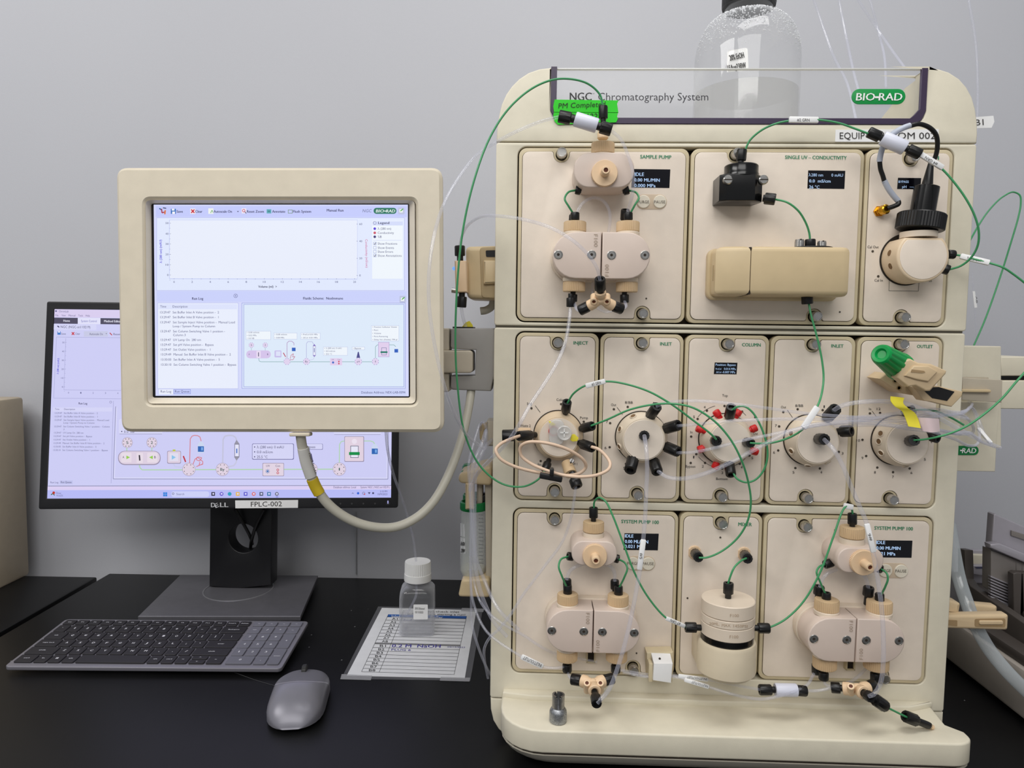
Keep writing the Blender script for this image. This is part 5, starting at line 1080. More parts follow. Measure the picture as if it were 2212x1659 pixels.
def ui_touch(par):
    k = SP.ink(); k.t = .0007; L1, L2, L3, L4 = .0001, .0002, .0003, .0004
    k.poly(g(214, 218, 252), [(332, 442), (881, 442), (883, 856), (336, 855)], 0)
    k.poly(g(196, 203, 252), [(336, 445), (879, 445), (879, 469), (336, 469)], L1)
    k.rect(g(203, 210, 252), 338, 629, 878, 652, L1); k.rect(g(206, 214, 250), 341, 841, 877, 854, L1)
    k.rr(g(225, 233, 254), 338, 470, 874, 628, 3, L1); fr = g(176, 184, 236)
    k.frame(fr, 338, 470, 874, 628, .8, L2)
    k.rect(g(233, 238, 252), 367, 476, 772, 601, L2)
    k.line(fr, [(366, 475), (366, 602), (772, 603)], .8, L3); k.line(fr, [(366, 475), (772, 475), (772, 602)], .5, L3)
    tx = g(60, 62, 120); tb = g(30, 30, 80)
    for s, y in (('50', 482), ('40', 505), ('30', 527), ('20', 549.5), ('10', 572), ('0', 594)):
        w = 6.5 if len(s) > 1 else 3.2; k.text(tx, s, (364 - w, y + 2), (364, y + 2), 4.2); k.line(tx, [(366, y), (369, y)], .6, L3)
        k.line(tx, [(366, y + 11), (368, y + 11)], .5, L3)
    for s, y in (('60', 484), ('40', 521), ('20', 558), ('0', 595)):
        w = 6.5 if len(s) > 1 else 3.2; k.text(tx, s, (776, y + 2), (776 + w, y + 2), 4.2); k.line(tx, [(770, y), (773, y)], .6, L3)
    for i in range(11):
        s = str(2 * i); u = 376 + 39 * i; w = 3.2 if len(s) == 1 else 6; k.text(tx, s, (u - w / 2, 611), (u + w / 2, 611), 4.2); k.line(tx, [(u, 601), (u, 603.5)], .6, L3); k.line(tx, [(u + 19.5, 601.5), (u + 19.5, 603.5)], .5, L3) if i < 10 else None
    k.text(tb, 'Volume (ml)  >', (558, 621.5), (598, 621.5), 5, bold=True)
    k.text(g(70, 50, 215), '\u03bb (280 nm) (mAU)', (350, 568), (349, 518), 5, bold=True)
    k.text(g(205, 50, 130), 'Conductivity (mS/cm)', (789, 517), (790, 578), 5)
    # toolbar
    k.rect(g(40, 110, 190), 369, 451, 380, 462, L2); k.rect(g(235, 240, 250), 371, 451, 377, 455, L3); k.rect(g(245, 245, 250), 372, 457, 378, 462, L3)
    k.line(g(30, 90, 140), [(344, 450), (350, 454)], 2.5, L3); k.line(g(170, 40, 60), [(349, 451), (350, 460), (355, 458)], 2.5, L3); k.line(g(220, 110, 40), [(357, 454), (356, 463)], 3, L3); k.line(g(20, 30, 80), [(352, 449), (359, 450)], 2, L3)
    k.rect(g(240, 235, 245), 411, 450.5, 422, 462, L2); k.line(g(200, 30, 50), [(413, 452.5), (420, 460)], 2.6, L3); k.line(g(200, 30, 50), [(420, 452.5), (413, 460)], 2.6, L3)
    k.rect(g(238, 242, 240), 450, 450, 461, 462, L2); k.line(g(90, 170, 90), [(455, 460), (458, 454), (460, 459)], 1.3, L3)
    k.rect(g(236, 230, 245), 522, 450, 532, 461, L2); k.ring(g(200, 40, 80), 526.5, 455, 2.7, 1.3, L3); k.line(g(60, 60, 100), [(528.5, 457), (532, 461)], 1.6, L3)
    k.rect(g(90, 170, 185), 576, 452, 586, 461, L2); k.rect(g(60, 130, 140), 578, 455, 584, 458, L3)
    k.frame(g(120, 150, 130), 622, 453, 632, 461, 1.2, L2)
    for s, a, b in (('Save', 381.5, 395), ('Clear', 422, 437), ('Autoscale On', 461.5, 501), ('Reset Zoom', 533.5, 570), ('Annotate', 588, 616), ('Flush System', 633, 672)): k.text(tb, s, (a, 459.5), (b, 459.5), 5.6, bold=True)
    k.poly(tb, [(512, 456), (516, 456), (514, 458.5)], L3)
    k.text(tb, 'Manual Run', (706, 457), (742, 457), 5.6, bold=True)
    k.text(g(105, 110, 150), 'NGC', (783, 458.5), (802, 458.5), 6.6, shear=.15)
    k.rr(g(0, 112, 88), 807, 449, 856.5, 462, 6.2, L2); k.text(g(235, 245, 245), 'BIO', (812, 459), (829, 459), 6.5, bold=True, shear=.15); k.text(g(235, 245, 245), 'RAD', (834, 459), (853, 459), 6.5, bold=True, shear=.15); k.line(g(235, 245, 245), [(830, 456), (836, 456)], 1.6, L3)
    for (a, b) in ((860, 448), (863, 639)):
        k.rr(g(190, 196, 225), a, b, a + 14, b + 15, 2, L2); k.rect(g(240, 246, 245), a + 3, b + 4, a + 10, b + 11, L3); k.line(g(70, 170, 60), [(a + 5, b + 8), (a + 11, b + 3)], 2.2, L4)
    # legend
    k.rect(g(240, 246, 253), 804, 477, 870, 602, L2); k.rect(g(212, 220, 250), 805, 478, 870, 487, L3); k.ring(tx, 809.5, 481.5, 3.2, .6, L4)
    k.text(tb, 'Legend', (817, 484), (841, 484), 5.4, bold=True)
    for y, c, s, b in ((494, g(85, 60, 215), '\u03bb (280 nm)', 845), (503, g(205, 80, 105), 'Conductivity', 851), (511.5, g(60, 50, 120), '%B', 824.5)):
        k.disc(c, 809.5, y, 2.9, L3); k.text(tx, s, (816, y + 2.3), (b, y + 2.3), 4.9)
    k.line(fr, [(806, 519), (867, 519)], .6, L3)
    for y, s, b, c in ((526, 'Show Fractions', 858, 1), (535, 'Show Events', 851, 0), (543.5, 'Show Errors', 849, 0), (552, 'Show Annotations', 867.5, 1)):
        k.frame(g(150, 160, 215), 806.5, y - 3.3, 813, y + 3.3, .8, L3); k.text(tx, s, (816, y + 2.6), (b, y + 2.6), 4.9)
        if c: k.line(tb, [(808, y), (809.7, y + 2), (812, y - 2)], 1.1, L4)
    # run log
    k.text(tb, 'Run Log', (415, 647.5), (439, 647.5), 5.4, bold=True); k.ring(tx, 509, 639, 4, .7, L3); k.line(tx, [(510.5, 637), (508, 639), (510.5, 641)], .9, L3)
    k.rr(g(234, 239, 254), 340, 654, 515, 840, 2, L1); k.frame(fr, 340, 654, 515, 840, .8, L2); k.rect(g(222, 228, 253), 342, 657, 512, 668, L2)
    k.text(tx, 'Time', (346, 664.5), (359, 664.5), 5); k.text(tx, 'Description', (373, 664.5), (405, 664.5), 5)
    for i, (y, t, s, w) in enumerate([(677, '13:29:47', 'Set Buffer Inlet A Valve position -  2', 100), (687.5, '13:29:47', 'Set Buffer Inlet B Valve position -  1', 99), (698.5, '13:29:47', 'Set Sample Inject Valve position -  Manual Load', 134), (707, '', 'Loop / System Pump to Column', 91), (718, '13:29:47', 'Set Column Switching Valve 1 position -', 112), (726, '', 'Column 3', 27), (736.5, '13:29:47', 'UV Lamp On  280 nm', 60), (747, '13:29:47', 'Set pH Valve position -  Bypass', 87), (757.5, '13:29:47', 'Set Outlet Valve position -  1', 80), (768, '13:29:49', 'Manual: Set Buffer Inlet B Valve position -  2', 124), (779, '13:30:00', 'Set Buffer Inlet A Valve position -  5', 100), (790, '13:30:10', 'Set Column Switching Valve 1 position -  Bypass', 135)]):
        dx = (y - 677) * .018
        if t: k.text(tx, t, (346 + dx, y), (368 + dx, y), 4.9)
        k.text(tx, s, (373 + dx, y), (373 + dx + w, y), 4.9)
    k.rect(g(236, 240, 253), 343, 841, 374, 852, L2); k.rect(g(198, 206, 250), 375, 841, 412, 851, L2); k.frame(g(130, 140, 215), 375, 841, 412, 851, .8, L3)
    k.text(tx, 'Run Log', (347, 848), (370, 848), 5.2); k.text(tx, 'Run Queue', (378, 848), (409, 848), 5.2)
    # fluid scheme
    k.text(tb, 'Fluidic Scheme:  NexImmune', (655, 647), (741, 647), 5.4, bold=True)
    k.rect(g(219, 229, 252), 522, 654, 876, 840, L1); k.frame(g(150, 158, 225), 522, 654, 876, 839.5, 1, L2); k.frame(g(150, 158, 225), 526, 657, 873, 836, 1, L2); k.rect(g(222, 235, 251), 527, 658, 872, 835, L2)
    wb, bo = g(240, 246, 253), g(170, 180, 225)
    def tag_box(a, b, c, d, rows):
        k.rr(wb, a, b, c, d, 1.5, L3); k.frame(bo, a, b, c, d, .5, L4); n = len(rows)
        for i, (s, w) in enumerate(rows): yy = b + (d - b) * (i + .5) / n + 1.5; k.disc(tx, a + 3, yy - 1.5, .6, L4, 6); k.text(tx, s, (a + 6, yy), (a + 6 + w, yy), 3.2)
    tag_box(531, 715, 585, 734, [('0.00 ml/min', 23), ('0.02 MPa', 17), ('0.0 %B', 12)]); tag_box(591, 719, 642, 733, [('0.00 ml/min', 23), ('0.00 MPa', 17)]); tag_box(649, 719, 692, 733, [('PreCol 0.01 MPa', 31), ('\u0394Col -0.01 MPa', 31)])
    tag_box(698, 749, 751, 768, [('\u03bb (280 nm): 0 mAU', 34), ('0.0 mS/cm', 20), ('25.5 \u00b0C', 13)]); tag_box(760, 749, 788, 756, [('Bypass', 14)]); tag_box(802, 703, 862, 737, [('Fraction Collector Viewer', 50), ('Port', 9), ('Volume', 15), ('Ports Remaining', 30), ('Delay Vol. (Outlet): 799 \u00b5l', 50)])
    ln = g(120, 165, 165); pk = g(226, 212, 240); pu = g(130, 110, 190)
    def hub(u, v, r, s=''):
        k.disc(pk, u, v, r, L4, 20)
        for i in range(8): t = math.radians(45 * i + 22); k.line(pu, [(u + r * .9 * math.cos(t), v + r * .9 * math.sin(t)), (u + r * 1.05 * math.cos(t), v + r * 1.05 * math.sin(t))], 1.5, .0005)
        if s: k.text(tb, s, (u - (1.4 * len(s) if s != '1' else .5), v + 1.8), (u + (1.4 * len(s) if s != '1' else .5), v + 1.8), 3.8, off=.0005)
    k.line(ln, [(559, 774), (560, 780), (564, 781.5), (614, 781.5)], 1, L3); k.line(ln, [(626, 781.5), (812, 781.5)], 1, L3); k.line(ln, [(543, 750), (543, 758)], .7, L3); k.line(ln, [(573, 750), (573, 758)], .7, L3)
    k.line(g(170, 120, 180), [(620, 775), (620, 741), (624, 737), (630, 737), (635, 741), (635, 746)], 1, L3)
    k.line(g(175, 175, 220), [(662, 774), (662, 742), (665, 738), (674, 738), (678, 744)], 1, L3); k.line(g(200, 205, 235), [(669, 778), (677, 776), (679, 771)], 1, L3)
    k.line(ln, [(811, 775), (811, 749), (815, 745), (851, 745), (856, 750)], 1, L3)
    hub(543, 745.5, 5.4, '5'); hub(573, 745.5, 5.4, '2'); hub(620, 781, 7, ''); hub(662, 781, 7, 'By'); hub(774, 781, 7.6, 'pH'); hub(811, 781, 7.2, '1')
    k.rr(g(214, 196, 236), 532, 757, 585, 774, 8, L4); k.rect(g(235, 222, 245), 554, 758, 563, 773, .0005); k.line(tb, [(558.5, 761), (558.5, 770)], 1.6, .0006)
    k.text(tb, 'A', (537, 767), (539.5, 767), 3.5, off=.0006); k.text(tb, 'B', (577, 767), (579.5, 767), 3.5, off=.0006)
    k.rr(g(200, 190, 236), 593, 757, 608, 772, 2, L4); k.rect(g(222, 226, 250), 596, 759, 606, 769, .0005)
    k.line(g(190, 60, 90), [(612, 762), (617, 771)], 1.8, L4); k.line(g(195, 90, 120), [(627, 775), (629, 767), (634, 764), (632, 771), (637, 770), (633, 777), (626, 777)], 1, L4)
    def bottle_icon(u, v):
        k.poly(g(225, 235, 250), [(u - 2, v - 6), (u + 2, v - 6), (u + 4, v - 2), (u + 4, v + 7), (u - 4, v + 7), (u - 4, v - 2)], L4); k.rect(g(45, 95, 190), u - 4, v - 1, u + 4, v + 6.5, .0005)
    bottle_icon(634.5, 752); bottle_icon(856, 755)
    k.rect(g(235, 238, 250), 676, 747, 682, 768, L4); k.frame(pu, 676, 747, 682, 768, .7, .0005); k.poly(pu, [(676, 747), (679, 743), (682, 747)], L4); k.poly(pu, [(676, 768), (682, 768), (679, 771)], L4); k.line(g(40, 80, 170), [(679, 752), (679, 761)], 1.3, .0005)
    k.rr(g(228, 208, 238), 713, 774, 739, 789, 1, L4); k.disc(g(60, 110, 200), 719.5, 783, 2.4, .0005); k.disc(g(205, 70, 90), 732, 781, 1.7, .0005); k.disc(g(205, 70, 90), 732, 785.5, 1.7, .0005); k.text(tx, 'UV', (716.5, 778), (721.5, 778), 2.6, off=.0005); k.text(tx, 'Con', (729, 778), (735, 778), 2.6, off=.0005)
    k.poly(g(75, 75, 140), [(773, 760), (775, 760), (778, 773), (770, 773)], L4)
    k.rect(g(226, 208, 238), 817, 739, 841, 771, L4); k.frame(pu, 817, 739, 841, 771, .5, .0005); k.frame(g(90, 110, 150), 824, 751, 835, 767, .8, .0005); k.rect(g(10, 120, 100), 822, 759, 837, 762.5, .0006)
    k.text(tx, 'Database Address: NEX-LAB-0094', (780.5, 850), (875.5, 850), 5)
    k.done('screen_graphics', par, True)
sc_ = [o for o in td.children if o.name.startswith('screen_glass')][0]
ui_touch(sc_)
# cable, socket and arm of the touch display
bm = NB(); q = PD(650, 938, .705); box(bm, q, (.020, .012, .0035), .001, Matrix((RT, -FW, UP)).transposed()); mk('cable_socket', bm, mat('bezel_cream', (210, 200, 180), .45), td)
dc = thing('display_cable', 'thick grey cable hanging in a loop from the touch display to the swing arm', 'cable', P(850, 1150, -.02))
cpts = [(649, 938, -.085), (653, 965, -.082), (664, 1005, -.078), (682, 1050, -.072), (710, 1090, -.066), (755, 1122, -.058), (805, 1138, -.05), (855, 1138, -.042), (900, 1118, -.034), (935, 1085, -.026), (962, 1040, -.018), (985, 985, -.008), (1003, 925, .004), (1014, 870, .014), (1018, 840, .02)]
seg_tube(dc, 'cable', [P(*p) for p in cpts], .0049, M_cable)
seg_tube(dc, 'white_wrap', [P(655, 968, -.0822), P(661, 997, -.079), P(672, 1030, -.0755)], .0058, M_wht if 0 else mat('wrap_label', (205, 203, 198), .5), 6)
seg_tube(dc, 'yellow_wrap', [P(674, 1034, -.0745), P(681, 1050, -.072), P(690, 1066, -.070)], .0058, mat('yellow_label', (205, 178, 40), .5), 6)
ik = Ink(PY(-.0895)); ik.text(M_ktext, 'TouchScreen', (666, 978), (681, 1024), 5, bold=True); ik.done('cable_print', dc)
sw = thing('swing_arm', 'tan and grey hinged swing arm holding the touch display at the cabinet side', 'arm', P(1000, 845, .02))
def ps(name, pts, y, th, m, par, bev=.0015):
    q = xz(pts, y); q = q if area2(q) > 0 else q[::-1]; return slab(name, [q], y, th, m, par, bev)
ps('display_link', rrect(930, 709, 970, 758, 4), .012, .03, M_tanarm, sw)
ps('display_link', rrect(930, 806, 970, 847, 4), .012, .03, M_tanarm, sw)
ps('tan_link', rrect(930, 757, 1021, 806, 8), .008, .034, M_tanarm, sw)
ps('grey_knuckle', [(974, 712), (978, 709), (1068, 709), (1068, 808), (1060, 845), (977, 842), (973, 836), (974, 812), (1026, 812), (1028, 756), (977, 754), (973, 748)], .012, .04, M_greyarm, sw)
bm = NB(); p = P(985, 708, .016); bb(bm, (p.x - .004, .018, p.z - .0005), (P(1022, 708, .016).x, .045, p.z + .0012)); mk('black_pad', bm, M_black, sw)
ps('yellow_tab', [(996, 709), (1005, 697), (1014, 693), (1021, 702), (1022, 710)], .030, .001, M_yellow, sw, 0)
# air sensor
asn = thing('air_sensor', 'rounded tan air sensor with a tan block and blue light left of the cabinet', 'sensor', P(1030, 650, .02))
ps('sensor_shell', rq([(1005, 532), (1078, 530), (1078, 648), (1008, 645)], 12), .020, .050, M_det, asn, .005)
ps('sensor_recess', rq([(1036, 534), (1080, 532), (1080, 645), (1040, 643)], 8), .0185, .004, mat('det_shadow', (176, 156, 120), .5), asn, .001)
ps('sensor_pad', rq([(1044, 562), (1080, 562), (1080, 612), (1044, 614)], 3), .0140, .008, M_det, asn, .002)
ps('dark_opening', rq([(1049, 541), (1080, 540), (1080, 555), (1050, 555)], 3), .0180, .002, M_black, asn, 0)
ps('flow_block', rq([(982, 563), (1008, 563), (1009, 631), (984, 632)], 1), .004, .022, M_peek, asn, .0008)
bm = NB(); q = P(981, 580, .010); bmesh.ops.create_icosphere(bm, subdivisions=2, radius=.0022, matrix=Matrix.Translation(q)); mk('blue_light', bm, M_led, asn)
bm = NB(); a_, b_ = P(985, 628, .008), P(976, 627, .008); lathe(bm, a_, b_ - a_, [(.0028, 0), (.0028, (b_ - a_).length)], seg=14); mk('side_screw', bm, M_steel, asn)
nut(asn, P(994, 566, .012), P(993, 531, .012), r=.0058, frac=.36); nut(asn, P(998, 630, .012), P(996, 664, .012), r=.0058, frac=.3)
bm = NB(); tube(bm, [P(1066, 648, .05), P(1062, 662, .05), P(1050, 670, .05), P(1038, 672, .05)], .0045, 12); mk('sensor_cable', bm, M_cable, asn)
hose('clear_tube', 'short clear tube running down from the air sensor to the swing arm', [(996, 662, .012), (1000, 685, .014), (1006, 705, .02)], .0018, M_clear)
# small tan clip and tube holder beside the cabinet
cl = thing('tube_clip', 'small tan clip on the left cabinet side beside the INJECT module', 'clip', P(1050, 965, .04))
ps('clip_block', rrect(1051, 909, 1070, 964, 2), .03, .03, M_tanarm, cl)
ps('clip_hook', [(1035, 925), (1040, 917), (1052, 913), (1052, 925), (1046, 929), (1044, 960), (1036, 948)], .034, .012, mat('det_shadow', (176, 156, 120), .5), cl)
th_ = thing('tube_holder', 'tan wall holder with two green-capped conical tubes left of the cabinet', 'holder', P(1025, 1295, .05))
yh2 = .05
ps('top_shelf', rq([(990, 1024), (1062, 1006), (1062, 1050), (990, 1044)], 10), yh2 - .02, .06, M_det, th_, .003)
ps('back_rail', [(1047, 1010), (1062, 1008), (1062, 1290), (1050, 1290)], yh2 - .01, .05, M_tanarm, th_)
ps('tube_grip', rrect(1005, 1044, 1024, 1101, 2), yh2 - .021, .012, M_det, th_)
ps('tube_grip', rrect(1030, 1046, 1042, 1090, 2), yh2 - .005, .02, M_tanarm, th_)
ps('dark_clamp', [(1028, 1082), (1050, 1065), (1050, 1097), (1030, 1094)], yh2, .02, M_black, th_)
ps('foot_cup', rq([(997, 1252), (1058, 1250), (1058, 1292), (989, 1290)], 8), yh2 - .02, .05, M_det, th_, .003)
def conical(name, label, u0, u1, v0, v1, y, cap_v, lab=False):
    o = thing(name, label, 'centrifuge tube', P((u0 + u1) / 2, v1, y)); c = P((u0 + u1) / 2, (v0 + v1) / 2, y); r = S((u1 - u0) / 2, y); z1 = P(0, v0, y).z; z1 = P((u0 + u1) / 2, v0, y).z; z0 = P((u0 + u1) / 2, v1, y).z
    bm = NB(); lathe(bm, (c.x, y, z0), (0, 0, 1), [(.002, 0), (.005, .0008), (r * .98, .020), (r, .022), (r, z1 - z0)], seg=32, cap=False); mk('tube_wall', bm, M_tubep, o)
    bm = NB(); lathe(bm, (c.x, y, z0 + .001), (0, 0, 1), [(.0018, 0), (.0045, .0008), (r * .93, .0195), (r * .93, .024)], seg=32); mk('liquid', bm, clear('pale_liquid', (226, 226, 205), .45, .8), o)
    bm = NB(); lathe(bm, (c.x, y, z1 - .004), (0, 0, 1), [(r * 1.02, 0), (r * 1.06, .001, 1), (r * 1.06, .009, 1), (r * .98, .010), (r * .9, .010), (r * .88, .006)], knurl=30, kf=.03, seg=32, cap=False); mk('green_rim', bm, mat('cap_green', (20, 120, 62), .4), o)
    return o, c, r, z0, z1
M_tubep = clear('tube_polypropylene', (214, 218, 216), .30, .75, .15)
o_, c_, r2_, z0_, z1_ = conical('conical_tube', 'front conical tube with green rim and white label in the tan holder', 994, 1050, 1093, 1268, yh2 + .002, 0)
ik = Ink(wrap(c_.x, yh2 + .002, r2_)); ik.poly(M_white, [(995, 1160), (1004, 1163), (1005, 1196), (995, 1195)], .0003)
ik.poly(M_white, [(995, 1130), (1003, 1132), (1004, 1160), (995, 1158)], .0003)
ik.text(M_ktext, 'EtOH', (995.2, 1178), (1003.5, 1179), 8, off=.0005, bold=True); ik.text(M_ktext, '22RW', (995.2, 1193), (1003.5, 1194), 8, off=.0005, bold=True); 
for i in range(14): ik.line(mat('scale_print', (120, 124, 128), .5), [(1034, 1112 + i * 8), (1044, 1112.4 + i * 8)], 1, .0004)
ik.done('tube_label', o_)
conical('conical_tube', 'rear conical tube with green rim half hidden behind the front one', 1000, 1046, 1077, 1250, yh2 + .045, 0)
for u, v in ((1014, 1015), (1018, 1008)):
    pass
bm = NB(); q = P(1013, 1021, yh2 - .006); lathe(bm, q, (0, 0, 1), [(.0105, -.004), (.0105, -.001), (.0085, .002)], seg=28); tg = mk('green_cap', bm, mat('cap_green', (20, 120, 62), .4), th_)
bm = NB(); q = P(1016, 1006, yh2 + .03); lathe(bm, q, (0, 0, 1), [(.0100, -.004), (.0100, -.001), (.0080, .002)], seg=28); mk('green_cap', bm, mat('cap_green', (20, 120, 62), .4), th_)
hose('clear_tube', 'thin clear tube passing behind the touch display down into the small bottle cap', [(832, 900, -.01), (834, 935, .02), (838, 975, .06), (850, 1025, .12), (866, 1070, .18), (882, 1120, .23), (893, 1165, .26), (899, 1212, .272)], .0017, M_clear)
# ================================================================ DESKTOP MONITOR
Q = quad3d([(101, 651), (865, 661), (859, 1097), (83, 1100)], 1.185)
mn = (Q[3] - Q[0]).cross(Q[1] - Q[0]); mn = mn if mn.dot(FW) < 0 else -mn
MP = Panel(Q[3], mn, Q[2] - Q[3])
mo = thing('desktop_monitor', 'black desktop monitor on a square metal foot behind the keyboard', 'monitor', PZ(505, 1290, 0))
scr = [(117, 667.5), (848.5, 676), (844.5, 1075), (101, 1077)]
MP.slab('bezel', [rq([(101, 651), (865, 661), (859, 1097), (83, 1100)], 5), scr], 0, .010, mat('monitor_black', (22, 22, 25), .4), mo, .0012)
MP.slab('back_shell', [rq([(110, 660), (858, 670), (850, 1090), (93, 1092)], 12)], -.010, .028, mat('monitor_black', (22, 22, 25), .4), mo, .004)
sg = MP.slab('screen', [scr], -.0015, .003, M_oled, mo, 0)
MS = Panel(MP.o + MP.n * -.0014, MP.n, MP.ex)
def ui_monitor(par):
    k = MS.ink(); k.t = .0012; L1, L2, L3, L4 = .0002, .0004, .0006, .0008
    # slightly skewed coordinates of this panel: X(u, v) shifts with height
    k.poly(g(206, 206, 246), scr, 0)
    tx = g(95, 95, 140); tb = g(62, 60, 100)
    k.poly(g(218, 206, 240), [(117, 668), (700, 675), (699, 692), (116, 685)], L1)
    k.text(tx, 'ChromLab', (127, 674.5), (148, 674.8), 4.2); k.line(tx, [(119, 672), (123, 672)], 3, L2)
    for s, a, b in (('File', 119.5, 126), ('View', 133, 142), ('Manual', 148, 163), ('Tools', 169, 179), ('Help', 185, 194)): k.text(tx, s, (a, 683 + (a - 119) * .01), (b, 683 + (b - 119) * .01), 4)
    k.poly(g(72, 68, 92), [(117, 686), (700, 693), (699, 706), (116, 699)], L1); k.poly(g(226, 226, 250), [(168, 686.5), (217, 687), (217, 700.5), (168, 700)], L2)
    k.text(g(235, 235, 250), 'Home', (137, 695), (151, 695.2), 4.6, bold=True); k.text(g(90, 90, 180), 'System Control', (175, 695.6), (209, 696), 4.8); k.text(g(235, 235, 250), 'Method Editor', (225, 696), (262, 696.5), 4.8, bold=True)
    k.poly(g(214, 215, 248), [(116, 700), (208, 701), (208, 713), (116, 712)], L2); k.text(tb, 'NGC (NGC-sn110219)', (131, 708.5), (195, 709.3), 5.4); k.line(tb, [(124, 704), (128, 707)], 2.4, L3)
    k.rect(g(60, 120, 200), 124, 716, 131, 723, L2); k.rect(g(235, 240, 250), 125.5, 716, 129.5, 718.5, L3); k.text(tb, 'Save', (132, 723), (142, 723), 4.4); k.line(g(200, 40, 50), [(155, 717.5), (160.5, 723.5)], 2, L2); k.line(g(200, 40, 50), [(160.5, 717.5), (155, 723.5)], 2, L2); k.text(tb, 'Clear', (162.5, 723), (173, 723), 4.4)
    k.rect(g(200, 202, 230), 181, 715.5, 233, 727, L1); k.text(tb, 'Autoscale On', (193, 723.5), (222, 723.8), 4.6); k.poly(tb, [(228.5, 720), (231, 720), (229.7, 722)], L2); k.line(g(190, 60, 60), [(237, 719), (242, 724)], 2, L2); k.text(tb, 'Reset', (245, 724), (260, 724.2), 4.6)
    ln = g(160, 160, 205)
    k.line(ln, [(122, 728), (700, 734)], .7, L1); k.line(ln, [(142, 731), (138, 842), (700, 849)], .7, L1); k.line(ln, [(122, 728), (116, 860), (700, 867)], .7, L1)
    for i, s in enumerate(('50', '40', '30', '20', '10', '0')): y = 739.5 + 19.2 * i; u = 139.5 - i * .6; k.text(tx, s, (u - 5 if len(s) > 1 else u - 3, y + 2), (u, y + 2), 3.4); k.line(tx, [(u + 2, y), (u + 4, y)], .5, L2); k.line(tx, [(u + 2, y + 9.6), (u + 3.5, y + 9.6)], .4, L2)
    for i in range(12): u = 148 + 26.6 * i; k.text(tx, str(i), (u - 1.2, 848.5 + u * .01), (u + 1.2, 848.5 + u * .01), 3.4)
    k.text(g(80, 70, 215), '\u03bb (280 nm) (mAU)', (126.5, 808), (128, 774), 4, bold=True)
    k.text(tb, 'Run Log', (170, 873.5), (188.5, 873.8), 4.6, bold=True); k.ring(tx, 239, 868.5, 2.3, .6, L2)
    k.line(ln, [(245, 866), (240, 1044)], .8, L2); k.rect(g(214, 214, 248), 114, 880, 242, 889, L1)
    k.text(tx, 'Time', (118.5, 885.5), (128, 885.6), 4); k.text(tx, 'Description', (138.5, 885.7), (162, 886), 4)
    for y, t, s, w in [(894, '13:29:47', 'Set Buffer Inlet A Valve position -  2', 73), (901.5, '13:29:47', 'Set Buffer Inlet B Valve position -  1', 73), (909, '13:29:47', 'Set Sample Inject Valve position -  Manual Load', 98), (915, '', 'Loop / System Pump to Column', 67), (923, '13:29:47', 'Set Column Switching Valve 1 position -  Column', 100), (929, '', '3', 2), (936.5, '13:29:47', 'UV Lamp On  280 nm', 44), (944, '13:29:47', 'Set pH Valve position -  Bypass', 63), (951.5, '13:29:47', 'Set Outlet Valve position -  1', 58), (959, '13:29:49', 'Manual: Set Buffer Inlet B Valve position -  2', 90), (966.5, '13:30:00', 'Set Buffer Inlet A Valve position -  5', 73), (974, '13:30:10', 'Set Column Switching Valve 1 position -  Bypass', 98)]:
        dx = -(y - 894) * .04
        if t: k.text(tx, t, (118.5 + dx, y), (134 + dx, y), 3.6)
        k.text(tx, s, (138 + dx, y), (138 + dx + w, y + .4), 3.6)
    k.text(tx, 'Run Log', (109, 1044), (126, 1044), 4.2); k.rect(g(192, 194, 236), 129, 1038, 157, 1045.5, L1); k.text(tb, 'Run Queue', (131.5, 1043.5), (154.5, 1043.7), 4.2)
    fr = g(150, 150, 185)
    k.line(fr, [(250, 878), (244.5, 1034.5), (838, 1035), (839, 900)], 1.5, L2); k.line(g(230, 230, 252), [(252, 880), (247, 1032.5), (836, 1033), (837, 900)], 1, L2)
    k.rr(g(216, 216, 248), 257, 905, 351, 937.5, 3, L2); k.line(fr, [(258, 937.5), (350, 937.5)], 1, L3); k.disc(tb, 263, 932, 1.3, L3); k.text(tb, '0.0 %B', (268, 935), (290, 935), 5)
    k.rr(g(216, 216, 248), 721, 900, 823, 938, 3, L2); k.line(fr, [(722, 938.5), (822, 938.5)], 1, L3)
    pk = g(224, 210, 226); gr = g(178, 214, 178); bo = g(150, 140, 165)
    def hub(u, v, r, s=''):
        k.disc(bo, u, v, r + .7, L2, 28); k.disc(pk, u, v, r, L3, 28)
        for i in range(8): t = math.radians(45 * i + 22); k.disc(g(60, 50, 70), u + r * .78 * math.cos(t), v + r * .78 * math.sin(t), 1.05, L4, 6)
        if s: k.text(g(25, 80, 70), s, (u - (2.2 * len(s) if s != '1' else .9), v + 3), (u + (2.2 * len(s) if s != '1' else .9), v + 3), 6, off=.0014, bold=True)
    k.line(gr, [(274, 966), (274, 975)], 2, L2); k.line(gr, [(328, 966), (328, 975)], 2, L2); k.line(gr, [(301, 1002), (302, 1010), (307, 1015), (396, 1015)], 2.4, L2); k.line(gr, [(420, 1014.5), (720, 1013.5)], 2.4, L2)
    hub(275, 956, 10.8, '5'); hub(328, 956, 10.8, '2')
    k.rr(bo, 255, 974, 347, 1004.5, 14, L3); k.rr(g(222, 208, 226), 256.5, 975, 345.5, 1002.5, 13, L4)
    for a in (262, 318): k.rr(g(232, 220, 232), a, 978, a + 22, 999, 2, .0009)
    k.rr(g(232, 220, 232), 295, 978, 309, 1000, 2, .0009); k.line(g(30, 26, 40), [(301, 983), (302, 995)], 3, .0011)
    k.text(tb, 'A', (264.5, 990), (268.5, 990), 5, off=.0014); k.text(tb, 'B', (333, 990), (337, 990), 5, off=.0014); k.poly(g(150, 205, 80), [(273, 984), (281, 988), (273, 992)], .0011); k.poly(g(150, 205, 80), [(330, 984), (322, 988), (330, 992)], .0011)
